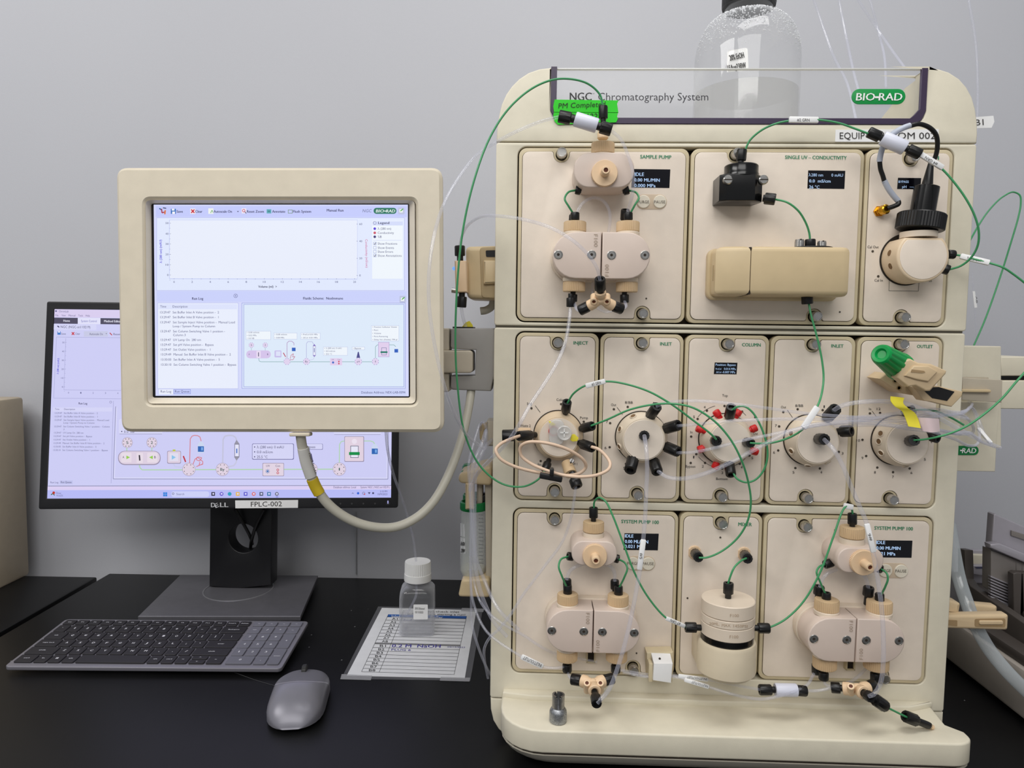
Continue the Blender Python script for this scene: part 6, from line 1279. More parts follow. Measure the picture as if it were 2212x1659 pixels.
    k.line(g(200, 204, 236), [(374, 1000), (378, 1008), (396, 1010)], 3, L2)
    k.rr(bo, 361, 974, 391, 1001.5, 3, L3); k.rr(g(222, 208, 226), 362, 975, 390, 1000, 3, L4); k.rect(g(225, 222, 240), 366, 979, 385, 996, .0009); k.poly(g(140, 195, 235), [(371, 983), (380, 988), (371, 993)], .0011); k.rect(g(190, 200, 70), 373, 971, 379, 975, L4)
    k.line(g(190, 50, 60), [(396, 985), (401, 998)], 3, L3); k.line(g(214, 130, 140), [(409.5, 1001), (411, 948), (415, 942), (420, 940.5), (427, 941), (432, 944), (434.5, 953)], 1.8, L2)
    k.line(g(214, 120, 130), [(417, 1003), (421, 992), (429, 987), (436, 989), (431, 996), (424, 993), (426, 987), (438, 997), (438, 1003), (430, 1005), (432, 998)], 1.6, L2); k.line(g(214, 120, 130), [(438, 1002), (424, 1008)], 1.6, L2)
    hub(408, 1014, 13.5); hub(480.5, 1014, 13.5, 'By'); hub(674, 1013, 11.5, 'pH'); hub(733, 1013.5, 13.5, '1')
    def bottle_icon(u, v):
        k.poly(g(205, 216, 240), [(u - 3, v - 13), (u + 3, v - 13), (u + 7, v - 6), (u + 7.5, v + 11), (u - 7.5, v + 11), (u - 7, v - 6)], L3); k.rect(g(44, 100, 180), u - 6.5, v - 3, u + 6.5, v + 9, L4); k.rect(g(120, 170, 230), u + .5, v - 1, u + 4.5, v + 6, .0010)
    bottle_icon(434, 967); bottle_icon(809.5, 972)
    k.line(g(196, 196, 222), [(481, 1000), (482, 949), (486, 942), (494, 940.5), (503, 941), (509, 945), (511, 951)], 3, L2); k.line(g(200, 200, 226), [(494, 1008), (505, 1006), (510, 999), (511, 994)], 3, L2)
    gy = g(150, 148, 165); k.poly(gy, [(511, 950), (517.5, 959), (506, 959)], L3); k.rect(g(228, 228, 248), 507, 960, 516.5, 986, L3); k.frame(g(110, 108, 130), 506.5, 959, 517, 987, 1.2, L4); k.poly(gy, [(505.5, 987), (517.5, 987), (511, 995)], L3); k.line(g(50, 100, 190), [(511.5, 969), (511.5, 979)], 2.4, L4)
    k.rr(g(120, 118, 165), 544.5, 958, 635, 993, 3, L2); k.rr(g(214, 214, 247), 545.5, 959, 633.5, 991.5, 3, L3)
    for i, (s, w) in enumerate((('\u03bb (280 nm): 0 mAU', 58), ('0.0 mS/cm', 34), ('25.5 \u00b0C', 23))): k.disc(tb, 550, 965.5 + 10.6 * i, 1.3, L4); k.text(tb, s, (555, 968.5 + 10.6 * i), (555 + w, 968.5 + 10.6 * i), 5.6, off=.0014)
    k.rr(g(120, 118, 165), 658, 958.5, 697.5, 971.5, 2, L2); k.rr(g(214, 214, 247), 659, 959, 696.5, 970.5, 2, L3); k.text(tb, 'Bypass', (662, 968), (681, 968), 5.6)
    k.rr(bo, 567, 1000, 613.5, 1028.5, 2, L3); k.rr(g(226, 212, 228), 568, 1001, 612.5, 1027.5, 2, L4); k.text(tb, 'UV', (575, 1008.5), (583, 1008.5), 4.5, off=.0014); k.text(tb, 'Con', (595, 1008.5), (605, 1008.5), 4.5, off=.0014)
    for i in range(4): t = math.radians(45 * i); k.line(g(40, 110, 180), [(578 - 5 * math.cos(t), 1018 - 5 * math.sin(t)), (578 + 5 * math.cos(t), 1018 + 5 * math.sin(t))], 1, .0010)
    k.ring(g(200, 70, 80), 600, 1015, 2.2, 1.3, .0010, 10); k.ring(g(200, 70, 80), 600, 1021.5, 2.2, 1.3, .0010, 10); k.poly(g(80, 78, 110), [(671, 980), (673, 980), (677, 998), (667, 998)], L3)
    k.line(gr, [(733, 1000), (733.5, 960), (737, 954), (744, 952.5), (800, 952.5), (807, 955), (810, 962)], 2, L2)
    k.rr(bo, 744, 942.5, 786.5, 997.5, 2, L3); k.rr(g(226, 210, 226), 745, 943.5, 785, 996, 2, L4); k.disc(g(236, 226, 240), 765.5, 953.5, 5.6, .0009); k.rect(g(232, 232, 248), 757, 963, 774.5, 989, .0009); k.frame(g(60, 70, 100), 757, 963, 774.5, 989, 1.1, .0010); k.rect(g(0, 140, 70), 754, 976.5, 777, 983, .0011)
    k.line(g(100, 98, 130), [(104, 1050), (845, 1048.5)], 1, L2); k.poly(g(220, 208, 244), [(103, 1051), (845, 1049.5), (845, 1057), (102.5, 1058.5)], L1)
    k.text(tb, 'Database address: Local', (720.5, 1054.5), (769, 1054.5), 4.4); k.text(tb, 'System: NGC ( NGC-sn110219 )', (779, 1054.5), (841.5, 1054.5), 4.4)
    k.poly(g(184, 188, 247), [(102.5, 1059), (845, 1057.5), (844.5, 1075), (101, 1077)], L1)
    k.disc(g(190, 50, 40), 116, 1064.5, 3, L2); k.line(g(60, 110, 70), [(110, 1069), (114, 1066), (118, 1070)], 2, L2); k.text(tx, 'Dow', (121.5, 1067), (132, 1067), 4); k.text(tx, '+0.62%', (121.5, 1072.5), (136, 1072.5), 4)
    for dx in (0, 4.6):
        for dy in (0, 4.6): k.rect(g(40, 130, 220), 352.5 + dx, 1063.5 + dy, 356.6 + dx, 1067.6 + dy, L2)
    k.rr(g(206, 210, 250), 370, 1061.5, 452, 1073.5, 5, L2); k.ring(tb, 374, 1066.5, 2, .8, L3); k.text(tx, 'Search', (381, 1069.5), (398, 1069.5), 4.6)
    for u, c in ((460.5, (40, 40, 60)), (478.5, (105, 85, 205)), (496, (40, 160, 190)), (513.5, (235, 185, 70)), (530.5, (95, 90, 205)), (548, (220, 110, 110)), (564.5, (75, 85, 110)), (581, (55, 120, 170)), (598, (110, 110, 130))):
        k.disc(g(*c), u, 1067, 4.2, L2, 12) if u in (478.5, 496, 548, 598) else k.rect(g(*c), u - 4, 1063, u + 4, 1071, L2)
        if u != 496: k.rect(g(214, 216, 250), u - 1.6, 1065, u + 2, 1068.6, L3)
    k.line(g(60, 60, 200), [(596, 1073.5), (601, 1073.5)], 1, L2)
    k.line(tb, [(760, 1066.5), (762, 1064.5), (764, 1066.5)], .8, L2); k.disc(g(50, 100, 215), 773.5, 1065.5, 2.6, L2); k.ring(g(110, 100, 130), 785.5, 1065.5, 2.6, .9, L2, 12); k.disc(g(200, 60, 60), 787.5, 1067.5, 1.4, L3); k.poly(tb, [(794.5, 1063.5), (800.5, 1063.5), (797.5, 1067.5)], L2); k.rect(tb, 804, 1063.5, 808, 1067, L2)
    k.text(tb, '3:10 PM', (821, 1063.5), (836.5, 1063.5), 4); k.text(tb, '10/9/2023', (816, 1069.5), (836.5, 1069.5), 4)
    k.done('screen_graphics', par, True)
ui_monitor(sg)
ik = MP.ink(); lg = mat('silver_print', (205, 206, 210), .4, noise=0)
ik.text(lg, 'D', (456, 1095.5), (465, 1095.5), 9.5, bold=True); ik.text(lg, 'E', (466.5, 1097.5), (473.5, 1094), 9, bold=True); ik.text(lg, 'LL', (475.5, 1095.2), (493, 1095.2), 9.5, bold=True); ik.done('logo_print', mo)
MP.slab('asset_label', [[(508, 1081), (644, 1080), (643.5, 1097), (508.5, 1098)]], .0006, .0005, M_white, mo, 0)
ik = MP.ink(); ik.text(M_ktext, 'FPLC-002', (542, 1094.5), (609, 1093.5), 10.5, off=.0008); ik.done('label_lettering', mo)
for u in (735.5, 760, 785, 810): 
    bm = NB(); q = MP.at(u, 1087.5, .0002); lathe(bm, q, MP.n, [(.0016, 0), (.0016, .0004), (.0010, .0002)], seg=12); mk('menu_button', bm, mat('button_dark', (60, 60, 62), .4), mo)
bm = NB(); q = MP.at(838, 1086, .0002); lathe(bm, q, MP.n, [(.0040, 0), (.0040, .0008), (.003, .0005)], seg=24); pw = mk('power_button', bm, mat('button_dark2', (40, 40, 44), .4), mo)
ik = MP.ink(); ik.rect(g(190, 190, 250), 837, 1081.5, 839, 1088, .0012); ik.done('power_light', pw)
yr = .415
rp = [(454, 1085), (587, 1085), (585.5, 1264), (519, 1271), (452, 1267)]
q_ = xz(rp, yr); q_ = q_ if area2(q_) > 0 else q_[::-1]
hc = P(525.5, 1163, yr); hr = S(33, yr)
q_[0] = q_[0]
zs = min(z for x, z in q_)
slab('stand_riser', [q_, circ(hc.x, hc.z, hr, 36)[::-1]], yr, .030, mat('stand_black', (16, 16, 19), .4), mo, .0015)
bm = NB(); top_ = P(520, 1040, yr); box(bm, (top_.x, yr + .012, top_.z), (S(120, yr), .025, .10), .004); mk('stand_mount', bm, mat('stand_black', (16, 16, 19), .4), mo)
bm = NB(); tube(bm, [P(508, 1100, yr - .012), P(525, 1130, yr - .004), P(541, 1160, yr + .010), P(545, 1175, yr + .03)], .0028, 10); tube(bm, [P(570, 1100, yr - .012), P(553, 1135, yr - .004), P(543, 1170, yr + .01), P(541, 1185, yr + .03)], .0028, 10); mk('power_lead', bm, M_black, mo)
zp = .0125
bp = [PZ(u, v, zp) for u, v in ((390, 1241), (687, 1243), (649, 1331), (298, 1331))]
me = slab_mesh([[(p.x, p.y) for p in bp][::-1]], .008, .0012); me.transform(Matrix.Translation((0, 0, zp)))
mmet = mat('stand_metal', (112, 111, 117), .36, metal=.5, noise=.05)
link('foot_plate', me, mmet, mo)
bm = NB(); c = (bp[0] + bp[1] + bp[2] + bp[3]) / 4; bb(bm, (c.x - .11, c.y - .07, .0), (c.x + .11, c.y + .07, .0050)); mk('foot_pad', bm, M_black, mo)
cc = PZ(516, 1272, zp); rr_ = .058
bm = NB(); lathe(bm, (cc.x, cc.y, zp - .0005), (0, 0, 1), [(rr_, 0), (rr_, .0012), (rr_ - .0012, .0014), (rr_ - .002, .0010), (rr_ - .002, .0004)], seg=64, cap=False); mk('swivel_ring', bm, mat('ring_metal', (190, 190, 195), .3, metal=.8), mo)
# ================================================================ KEYBOARD
kTL, kTR, kBR, kBL = PZ(132, 1337, .020), PZ(663, 1342, .020), PZ(612, 1444, .0105), PZ(20, 1440, .0105)
ex = (kTR - kTL + kBR - kBL).normalized(); kw = ((kTR - kTL).length + (kBR - kBL).length) / 2
ey_ = (kTL - kBL + kTR - kBR) / 2; kh = ey_.length; kc_ = (kTL + kTR + kBR + kBL) / 4
ey_ = (ey_ - ex * ey_.dot(ex)).normalized(); kn = ex.cross(ey_).normalized()
KF = Matrix(((ex.x, ey_.x, kn.x, 0), (ex.y, ey_.y, kn.y, 0), (ex.z, ey_.z, kn.z, 0), (0, 0, 0, 1)))
def KP(a, b, off=0.0):           # a, b in 0..1 from the back left corner
    return kc_ + ex * ((a - .5) * kw) - ey_ * ((b - .5) * kh) + kn * off
kb = thing('keyboard', 'slim grey wireless keyboard with black letter keys and grey number pad', 'keyboard', Vector((kc_.x, kc_.y, 0)))
me = slab_mesh([rrect(-kw / 2, -kh / 2, kw / 2, kh / 2, .006, 5)], .0055, .0010); me.transform(Matrix.Translation(kc_) @ KF); M_kf = mat('keyboard_frame', (128, 126, 134), .38, metal=.3, noise=.02); link('keyboard_frame', me, M_kf, kb)
bm = NB(); box(bm, KP(.5, .10, -.0095), (kw * .92, .018, .009), .003, KF.to_3x3()); mk('battery_bar', bm, M_black, kb)
bm = NB(); 
for a in (.06, .94): box(bm, KP(a, .93, -.0068), (.02, .006, .0035), .001, KF.to_3x3())
mk('rubber_foot', bm, M_black, kb)
M_key = mat('key_black', (36, 34, 37), .5, noise=.02); M_keyg = mat('key_grey', (104, 104, 114), .5, noise=.02); M_leg = mat('key_print', (215, 215, 222), .5, noise=0)
KM = {}
U = (1 - .028) / 19.15
legend = []
def key(x, y, w, h, dark=True, t='', small=False):
    """x, w in key units; y, h as fractions of the depth"""
    gw = w * U * kw - .0024; gh = h * kh - .0020
    kk = (round(gw, 5), round(gh, 5), dark)
    if kk not in KM:
        me = slab_mesh([rrect(-gw / 2, -gh / 2, gw / 2, gh / 2, .0016, 2)], .0022, .0005, 1); me.materials.append(M_key if dark else M_keyg); KM[kk] = me
    o = bpy.data.objects.new('key', KM[kk]); COL.objects.link(o); o.parent = kb
    p = KP(.014 + (x + w / 2) * U, y + h / 2, .0021)
    o.matrix_local = Matrix.Translation(p - BASE[kb.name]) @ KF; BASE[o.name] = BASE[kb.name]
    if t: legend.append((t, x, y, w, h, small))
R0, RP = .162, .156
fk = ['esc', 'F1', 'F2', 'F3', 'F4', 'F5', 'F6', 'F7', 'F8', 'F9', 'F10', 'F11', 'F12', 'insert', 'delete']
for i, t in enumerate(fk): key(i, .042, 1, .112, True, t, True)
r1 = list('`1234567890-=')
for i, t in enumerate(r1): key(i, R0, 1, RP, True, t)
key(13, R0, 2, RP, True, 'Backspace', True)
key(0, R0 + RP, 1.5, RP, True, 'tab', True)
for i, t in enumerate('QWERTYUIOP[]'): key(1.5 + i, R0 + RP, 1, RP, True, t)
key(13.5, R0 + RP, 1.5, RP, True, '\\')
key(0, R0 + 2 * RP, 1.75, RP, True, 'caps lock', True)
for i, t in enumerate("ASDFGHJKL;'"): key(1.75 + i, R0 + 2 * RP, 1, RP, True, t)
key(12.75, R0 + 2 * RP, 2.25, RP, True, 'enter', True)
key(0, R0 + 3 * RP, 2.25, RP, True, 'shift', True)
for i, t in enumerate('ZXCVBNM,./'): key(2.25 + i, R0 + 3 * RP, 1, RP, True, t)
key(12.25, R0 + 3 * RP, 2.75, RP, True, 'shift', True)
x_ = 0
for w, t in ((1.4, 'ctrl'), (1, 'fn'), (1, ''), (1, 'alt'), (5.1, ''), (1, 'alt'), (1, 'ctrl'), (1, '<')): key(x_, R0 + 4 * RP, w, RP, True, t, len(t) > 1); x_ += w
key(x_, R0 + 4 * RP, 1.25, RP / 2, True, '^'); key(x_, R0 + 4.5 * RP, 1.25, RP / 2, True, 'v'); key(x_ + 1.25, R0 + 4 * RP, 1.25, RP, True, '>')
for i in range(4): key(15.15 + i, .042, 1, .112, False, '~')
for i, t in enumerate(('num', '/', '*', '-')): key(15.15 + i, R0, 1, RP, False, t, i == 0)
for r, row in enumerate(('789', '456', '123')):
    for i, t in enumerate(row): key(15.15 + i, R0 + (1 + r) * RP, 1, RP, False, t)
key(18.15, R0 + RP, 1, 2 * RP, False, '+'); key(18.15, R0 + 3 * RP, 1, 2 * RP, False, 'enter', True); key(15.15, R0 + 4 * RP, 2, RP, False, '0'); key(17.15, R0 + 4 * RP, 1, RP, False, '.')
def kmap(u, v, off=0.0): return KP(u / 1000, v / 1000, off)
kmap.n = kn
ik = Ink(kmap); asp = kw / kh
def kaspect(u, v, off=0.0): return KP(u / 1000, v / 1000 * asp, off)    # square units along the width
kaspect.n = kn; ik.f = kaspect
for t, x, y, w, h, small in legend:
    cxk = (.014 + (x + w / 2) * U) * 1000; cyk = (y + h / 2) * 1000 / asp
    if small: W2 = min(2.9 * len(t) * 1.7, w * U * 700) / 2; hh = 6.0
    elif t in '^<>v': W2 = 4; hh = 6
    else: W2 = 5.0 if t in 'WMQOGCDN' else 4.2; hh = 11; 
    if t in "1'.,;`|[]\\": W2 = 1.6
    ik.text(M_leg, t, (cxk - W2, cyk + hh / 2), (cxk + W2, cyk + hh / 2), hh, off=.0023, bold=True)
cxk = (.014 + 2.9 * U) * 1000; cyk = (R0 + 4.5 * RP) * 1000 / asp
for dx in (-4.6, .4):
    for dy in (-4.6, .4): ik.rect(M_leg, cxk + dx, cyk + dy, cxk + dx + 4.2, cyk + dy + 4.2, .0023)
ik.done('key_lettering', kb, True)
# ================================================================ MOUSE
N0 = PZ(627, 1584, 0); ax = Vector((-.16, 1, 0)).normalized(); sx = Vector((ax.y, -ax.x, 0)); ML = .108; TR_ = .46
def msec(t, n=24):
    pts = []
    for k in range(n + 1):
        a = math.pi * k / n; sn = math.sin(a); ridge = TR_ + .36 * (1 - sn) ** 1.3
        T = ridge * (t / TR_) if t <= TR_ else ridge + (1 - ridge) * (t - TR_) / (1 - TR_)
        w = .0335 * (1 - (1 - min(1, (t + .003) / .26)) ** 3.0) ** .5 * (1 - .16 * max(0, (T - .78) / .22) ** 2)
        h = .037 * (1 - (1 - min(1, t / TR_)) ** 2.0) ** .62 if t <= TR_ else .037 - .0135 * ((t - TR_) / (1 - TR_)) ** 1.15
        pts.append(N0 + ax * (T * ML) - sx * (math.cos(a) * w) + Vector((0, 0, .004 + max(0.0, h - .004) * sn ** .55)))
    return pts
def mloft(ts, name, m, par):
    bm = NB(); rings = [[bm.verts.new(p) for p in msec(t)] for t in ts]
    for A, B in zip(rings, rings[1:]):
        for k in range(len(A) - 1): bm.faces.new((A[k], A[k + 1], B[k + 1], B[k]))
        bm.faces.new((A[0], B[0], B[-1], A[-1]))
    bm.faces.new(rings[0]); bm.faces.new(rings[-1]); return mk(name, bm, m, par, 50)
ms = thing('computer_mouse', 'grey wireless mouse in front of the keyboard with a dark scroll wheel', 'mouse', Vector((N0.x, N0.y + .05, 0)))
M_mouse = mat('mouse_grey', (128, 127, 136), .34, metal=.2, noise=.02)
mloft([0, .003, .008, .014, .02, .03, .04, .07, .11, .16, .21, .27, .33, .39, .43, .448], 'palm_shell', M_mouse, ms)
mloft([.464, .50, .56, .62, .68, .74, .80, .86, .92, .96, 1.0], 'button_shell', M_mouse, ms)
mloft([.445, .466], 'ridge_trim', mat('mouse_trim', (190, 188, 200), .3, metal=.3), ms)
bm = NB(); q = N0 + ax * (ML * .93) + Vector((0, 0, .0235)); lathe(bm, q - sx * .003, sx, [(.0085, 0), (.0095, .001, 1), (.0095, .005, 1), (.0085, .006)], knurl=22, kf=.05); mk('scroll_wheel', bm, mat('wheel_dark', (42, 42, 42), .5), ms)
bm = NB(); lathe(bm, N0 + ax * .055, (0, 0, 1), [(.024, 0), (.026, .004)], seg=28); mk('glide_pad', bm, M_black, ms)
hose('thin_wire', 'hair-thin dark wire lying on the bench between keyboard and mouse', [PZ(505, 1452, .0004), PZ(555, 1470, .0004), PZ(600, 1483, .0004)], .00025, mat('wire_grey', (70, 70, 72), .5), 'wire')
# ================================================================ PAPER SHEET
sh_ = thing('inlet_list_sheet', 'laminated list of inlets A1 to B8 taped on the bench under the small bottle', 'paper sheet', PZ(890, 1400, 0))
def flat(name, px, z0, z1, m, par):
    q = [PZ(u, v, z1) for u, v in px]; L = [(p.x, p.y) for p in q]; L = L if area2(L) > 0 else L[::-1]
    me = slab_mesh([L], z1 - z0, 0); me.transform(Matrix.Translation((0, 0, z1))); return link(name, me, m, par)
flat('laminate', [(817, 1310), (1043, 1315), (1016, 1470), (737, 1466)], .0, .0003, mat('laminate', (88, 88, 92), .2), sh_)
flat('paper', [(825, 1313), (1029, 1318), (1004, 1465), (749, 1459)], .0003, .0007, mat('paper', (222, 223, 226), .6), sh_)
flat('tape_strip', [(738, 1456), (804, 1459), (801, 1469), (735, 1467)], .0007, .0009, clear('film', (205, 205, 210), .28, .4), sh_)
flat('tape_strip', [(952, 1462), (1016, 1464), (1014, 1472), (950, 1470)], .0007, .0009, clear('film', (205, 205, 210), .28, .4), sh_)
flat('tape_strip', [(998, 1313), (1046, 1315), (1044, 1322), (996, 1320)], .0007, .0009, clear('film', (205, 205, 210), .28, .4), sh_)
def zmap(u, v, off=0.0): return PZ(u, v, .0007 + off)
zmap.n = Vector((0, 0, 1))
ik = Ink(zmap); K = mat('sheet_print', (40, 40, 44), .6, noise=0); BL_ = mat('sheet_blue', (38, 92, 170), .6, noise=0); PEN = mat('pen_blue', (52, 44, 150), .6, noise=0)
def SL(t): return 839 + (781 - 839) * t      # left edge of table
TLx, TRx, y0, y1 = (839, 1008), (781, 981), 1328, 1451
def tp(a, b):   # a 0..1 across, b 0..1 down
    l = (839 - 58 * b, 1327 + 124 * b); r = (1008 - 27 * b, 1331 + 126 * b); return (l[0] + (r[0] - l[0]) * a, l[1] + (r[1] - l[1]) * a)
ik.poly(BL_, [tp(0, 0), tp(1, 0), tp(1, .045), tp(0, .045)], .0001)
ik.text(M_white, 'Inlet', (846, 1333), (864, 1333.6), 4.5, off=.0002); ik.text(M_white, 'Buffer', (930, 1335), (957, 1335.6), 4.5, off=.0002)
ik.text(K, 'Always check inlet', (905, 1322.2), (992, 1323.6), 3.8); ik.text(K, 'buffers before starting a run!', (880, 1327.2), (1005, 1329.8), 3.8)
rows = [.045 + i * .056 for i in range(9)] + [.515 + i * .0606 for i in range(9)]
for i, b in enumerate(rows): ik.line(K, [tp(0, b), tp(1, b)], .7, .0001)
ik.poly(mat('sheet_grey', (130, 130, 132), .6, noise=0), [tp(0, .495), tp(1, .495), tp(1, .515), tp(0, .515)], .0001)
for a in (0, .19, 1): ik.line(K, [tp(a, 0), tp(a, 1)], .8, .0001)
for i in range(8):
    for pre, b in (('A', .045 + (i + .82) * .056), ('B', .515 + (i + .78) * .0606)):
        p0, p1 = tp(.075, b), tp(.145, b); ik.text(K, pre + str(i + 1), p0, p1, 4.4 if pre == 'A' else 4.8)
for s, p0, p1, h in (('0.2 M  NaOH', (846, 1398), (951, 1399), 6.5), ('04/13/2023', (966, 1398.6), (1004, 1399.5), 2.5), ('PLUG 6', (845, 1405), (887, 1406), 4), ('buf', (872, 1341), (890, 1341), 4), ('PBS', (874, 1359), (884, 1359), 3), ('ix', (862, 1367), (868, 1367), 3)): ik.text(PEN, s, p0, p1, h, bold=h > 5, shear=.2)
ik.done('sheet_lettering', sh_, True)
# ================================================================ SMALL BOTTLE
bc = PZ(902, 1362, 0); B0 = Vector((bc.x, bc.y, .0012)); hs = .0265
sb = thing('reagent_bottle', 'small square clear bottle with ribbed white cap standing on the inlet list', 'bottle', B0)
zc1, zc0 = P(900, 1212, bc.y).z, P(900, 1262, bc.y - .02).z
def sq(h, r, z, n=6, rot=math.radians(6)):
    out = []
    for x, y in rrect(-h, -h, h, h, r, n): out.append(B0 + Vector((x * math.cos(rot) - y * math.sin(rot), x * math.sin(rot) + y * math.cos(rot), z - B0.z)))
    return out
def loft(bm, rings, cap0=True, cap1=True):
    R2 = [[bm.verts.new(p) for p in r] for r in rings]
    for A, B in zip(R2, R2[1:]):
        n = len(A)
        for i in range(n): bm.faces.new((A[i], A[(i + 1) % n], B[(i + 1) % n], B[i]))
    if cap0: bm.faces.new(R2[0])
    if cap1: bm.faces.new(R2[-1])
zsh = zc0 - .004
bm = NB(); loft(bm, [sq(hs * .9, .006, B0.z), sq(hs, .008, B0.z + .002), sq(hs, .008, zsh - .018), sq(hs * .97, .011, zsh - .010), sq(hs * .86, .016, zsh - .004), sq(hs * .62, .0160, zsh), sq(hs * .58, .0152, zsh + .006)], cap1=False); mk('bottle_wall', bm, M_glass, sb)
bm = NB(); loft(bm, [sq(hs * .84, .006, B0.z + .002), sq(hs * .93, .007, B0.z + .004), sq(hs * .93, .007, B0.z + .023)]); mk('liquid', bm, clear('clear_liquid', (200, 202, 208), .12, .6, .03), sb)
rcap = S(29, bc.y)
bm = NB(); lathe(bm, (B0.x, B0.y, zc0), (0, 0, 1), [(rcap * 1.03, 0), (rcap * 1.04, .002), (rcap * 1.02, .0105), (rcap, .011, 1), (rcap * .99, zc1 - zc0 - .002, 1), (rcap * .96, zc1 - zc0), (rcap * .5, zc1 - zc0)], knurl=40, kf=.035); mk('ribbed_cap', bm, M_wplas, sb, 25)
f_ = PY(bc.y - hs - .001)
slab('bottle_label', [xz(rrect(893, 1306, 924, 1338, 2), bc.y - hs - .0012)[::-1]], bc.y - hs - .0012, .0004, M_white, sb, 0)
ik = Ink(PY(bc.y - hs - .0014)); ik.text(M_ktext, '20% Ethanol', (896, 1316.5), (917, 1317), 4.6); ik.text(M_ktext, '03/13/2023', (896.5, 1324.5), (914, 1325), 4.6); ik.done('label_lettering', sb)
bm = NB(); tube(bm, [P(899, 1262, bc.y), P(899, 1285, bc.y), P(888, 1310, bc.y), P(876, 1330, bc.y)], .0018, 10); mk('dip_tube', bm, M_clear, sb)
# ================================================================ LARGE BOTTLE ON TOP
yb = .22; a_, b_ = P(1500, 205, yb), P(1722, 205, yb); rB = (b_.x - a_.x) / 2; cB = (a_.x + b_.x) / 2; zb0 = .6805
lb = thing('large_bottle', 'large round clear bottle of 20% EtOH standing on top of the cabinet', 'bottle', (cB, yb, zb0))
zsho = P(1610, 92, yb - rB).z; znk = P(1610, 15, yb - rB * .45).z
prof = [(rB * .90, 0), (rB * .985, .004), (rB, .012), (rB, zsho - zb0)] + [(rB * (.44 + .56 * math.cos(math.radians(t))), zsho - zb0 + (znk - zsho) * math.sin(math.radians(t))) for t in (10, 20, 30, 40, 50, 60, 70, 80, 90)] + [(rB * .415, znk - zb0 + .004), (rB * .45, znk - zb0 + .010), (rB * .42, znk - zb0 + .014), (rB * .41, znk - zb0 + .03)]
bm = NB(); lathe(bm, (cB, yb, zb0), (0, 0, 1), prof, seg=72, cap=False); mk('bottle_wall', bm, M_glass2 if 0 else clear('bottle_glass2', (210, 212, 216), .06, .55, .03), lb)
zl = P(1610, 206, yb).z
bm = NB(); lathe(bm, (cB, yb, zb0 + .001), (0, 0, 1), [(rB * .88, 0), (rB * .965, .004), (rB * .975, .012), (rB * .975, zl - zb0)], seg=64); mk('liquid', bm, M_liq, lb)
bm = NB(); lathe(bm, (cB, yb, znk + .0125), (0, 0, 1), [(rB * .50, 0), (rB * .51, .003, 1), (rB * .51, .035, 1), (rB * .46, .038)], knurl=40, kf=.03); mk('black_cap', bm, M_black, lb)
ik = Ink(wrap(cB, yb, rB)); ik.poly(M_white, [(1571, 112), (1575, 109), (1611, 103), (1615, 106), (1617, 152), (1570, 156)], .0003)
ik.text(M_ktext, '20% EtOH', (1577, 131), (1608, 124), 12, off=.0006, bold=True); ik.text(M_ktext, '15Aug23BW', (1573, 153), (1612, 146), 12, off=.0006, bold=True); ik.done('bottle_label', lb)
bm = NB()
for i in range(1100):
    e = math.radians(random.uniform(12, 82)); a = math.radians(random.uniform(185, 355))
    r0 = rB * (.44 + .56 * math.cos(e)); z = zsho + (znk - zsho) * math.sin(e) - (0 if random.random() < .7 else random.random() * .018)
    if z < zsho: r0 = rB
    p = Vector((cB + r0 * math.cos(a), yb + r0 * math.sin(a), z)); bmesh.ops.create_icosphere(bm, subdivisions=1, radius=random.uniform(.0005, .0013), matrix=Matrix.Translation(p))
o = mk('condensation_drops', bm, clear('droplet', (240, 242, 246), .35, .9, .02), lb); tag(o, kind='stuff')
# tubes hanging against the wall behind the bottle
for lab, pts in (('thin clear tube on the wall, first right of the large bottle', [(1745, -40, .30), (1775, 50, .30), (1800, 120, .28), (1828, 175, .24), (1850, 262, .15)]), ('thin clear tube on the wall, second right of the large bottle', [(1805, -40, .30), (1818, 30, .30), (1832, 100, .28), (1845, 160, .24), (1856, 200, .2)]),
                 ('thin clear tube slanting right on the wall to the window corner', [(1825, -50, .32), (1860, 10, .32), (1900, 70, .32), (1935, 120, .28), (1955, 147, .25)]), ('thin clear tube on the wall dropping straight, leftmost crossing the slanting one', [(1868, -40, .33), (1885, 20, .33), (1898, 70, .33), (1910, 120, .3), (1914, 190, .25)]),
                 ('clear tube hanging behind the right shoulder of the cabinet', [(2085, -40, .30), (2096, 20, .30), (2106, 80, .30), (2111, 150, .30), (2111, 260, .30), (2105, 340, .30)]) ,
                 ('faint thin tube hanging below the paper tag right of the cabinet', [(2100, 590, .35), (2104, 640, .35), (2107, 690, .35), (2112, 750, .35)])):
    hose('wall_tube', lab, pts, .0017 if 'faint' not in lab else .0008, M_clear)
sticker('wall_tag', 'tiny white tag on the faint tube right of the cabinet', [(2101, 629), (2106, 629), (2111, 664), (2105, 665)], .349, 'AB', (2107.5, 640), (2109, 655), 3)
sticker('tube_tag', 'white tape tag lettered B1 sticking out behind the right shoulder', [(2105, 253), (2146, 250), (2148, 263), (2142, 276), (2105, 277)], .015, 'B1', (2108, 271), (2125, 270), 13)
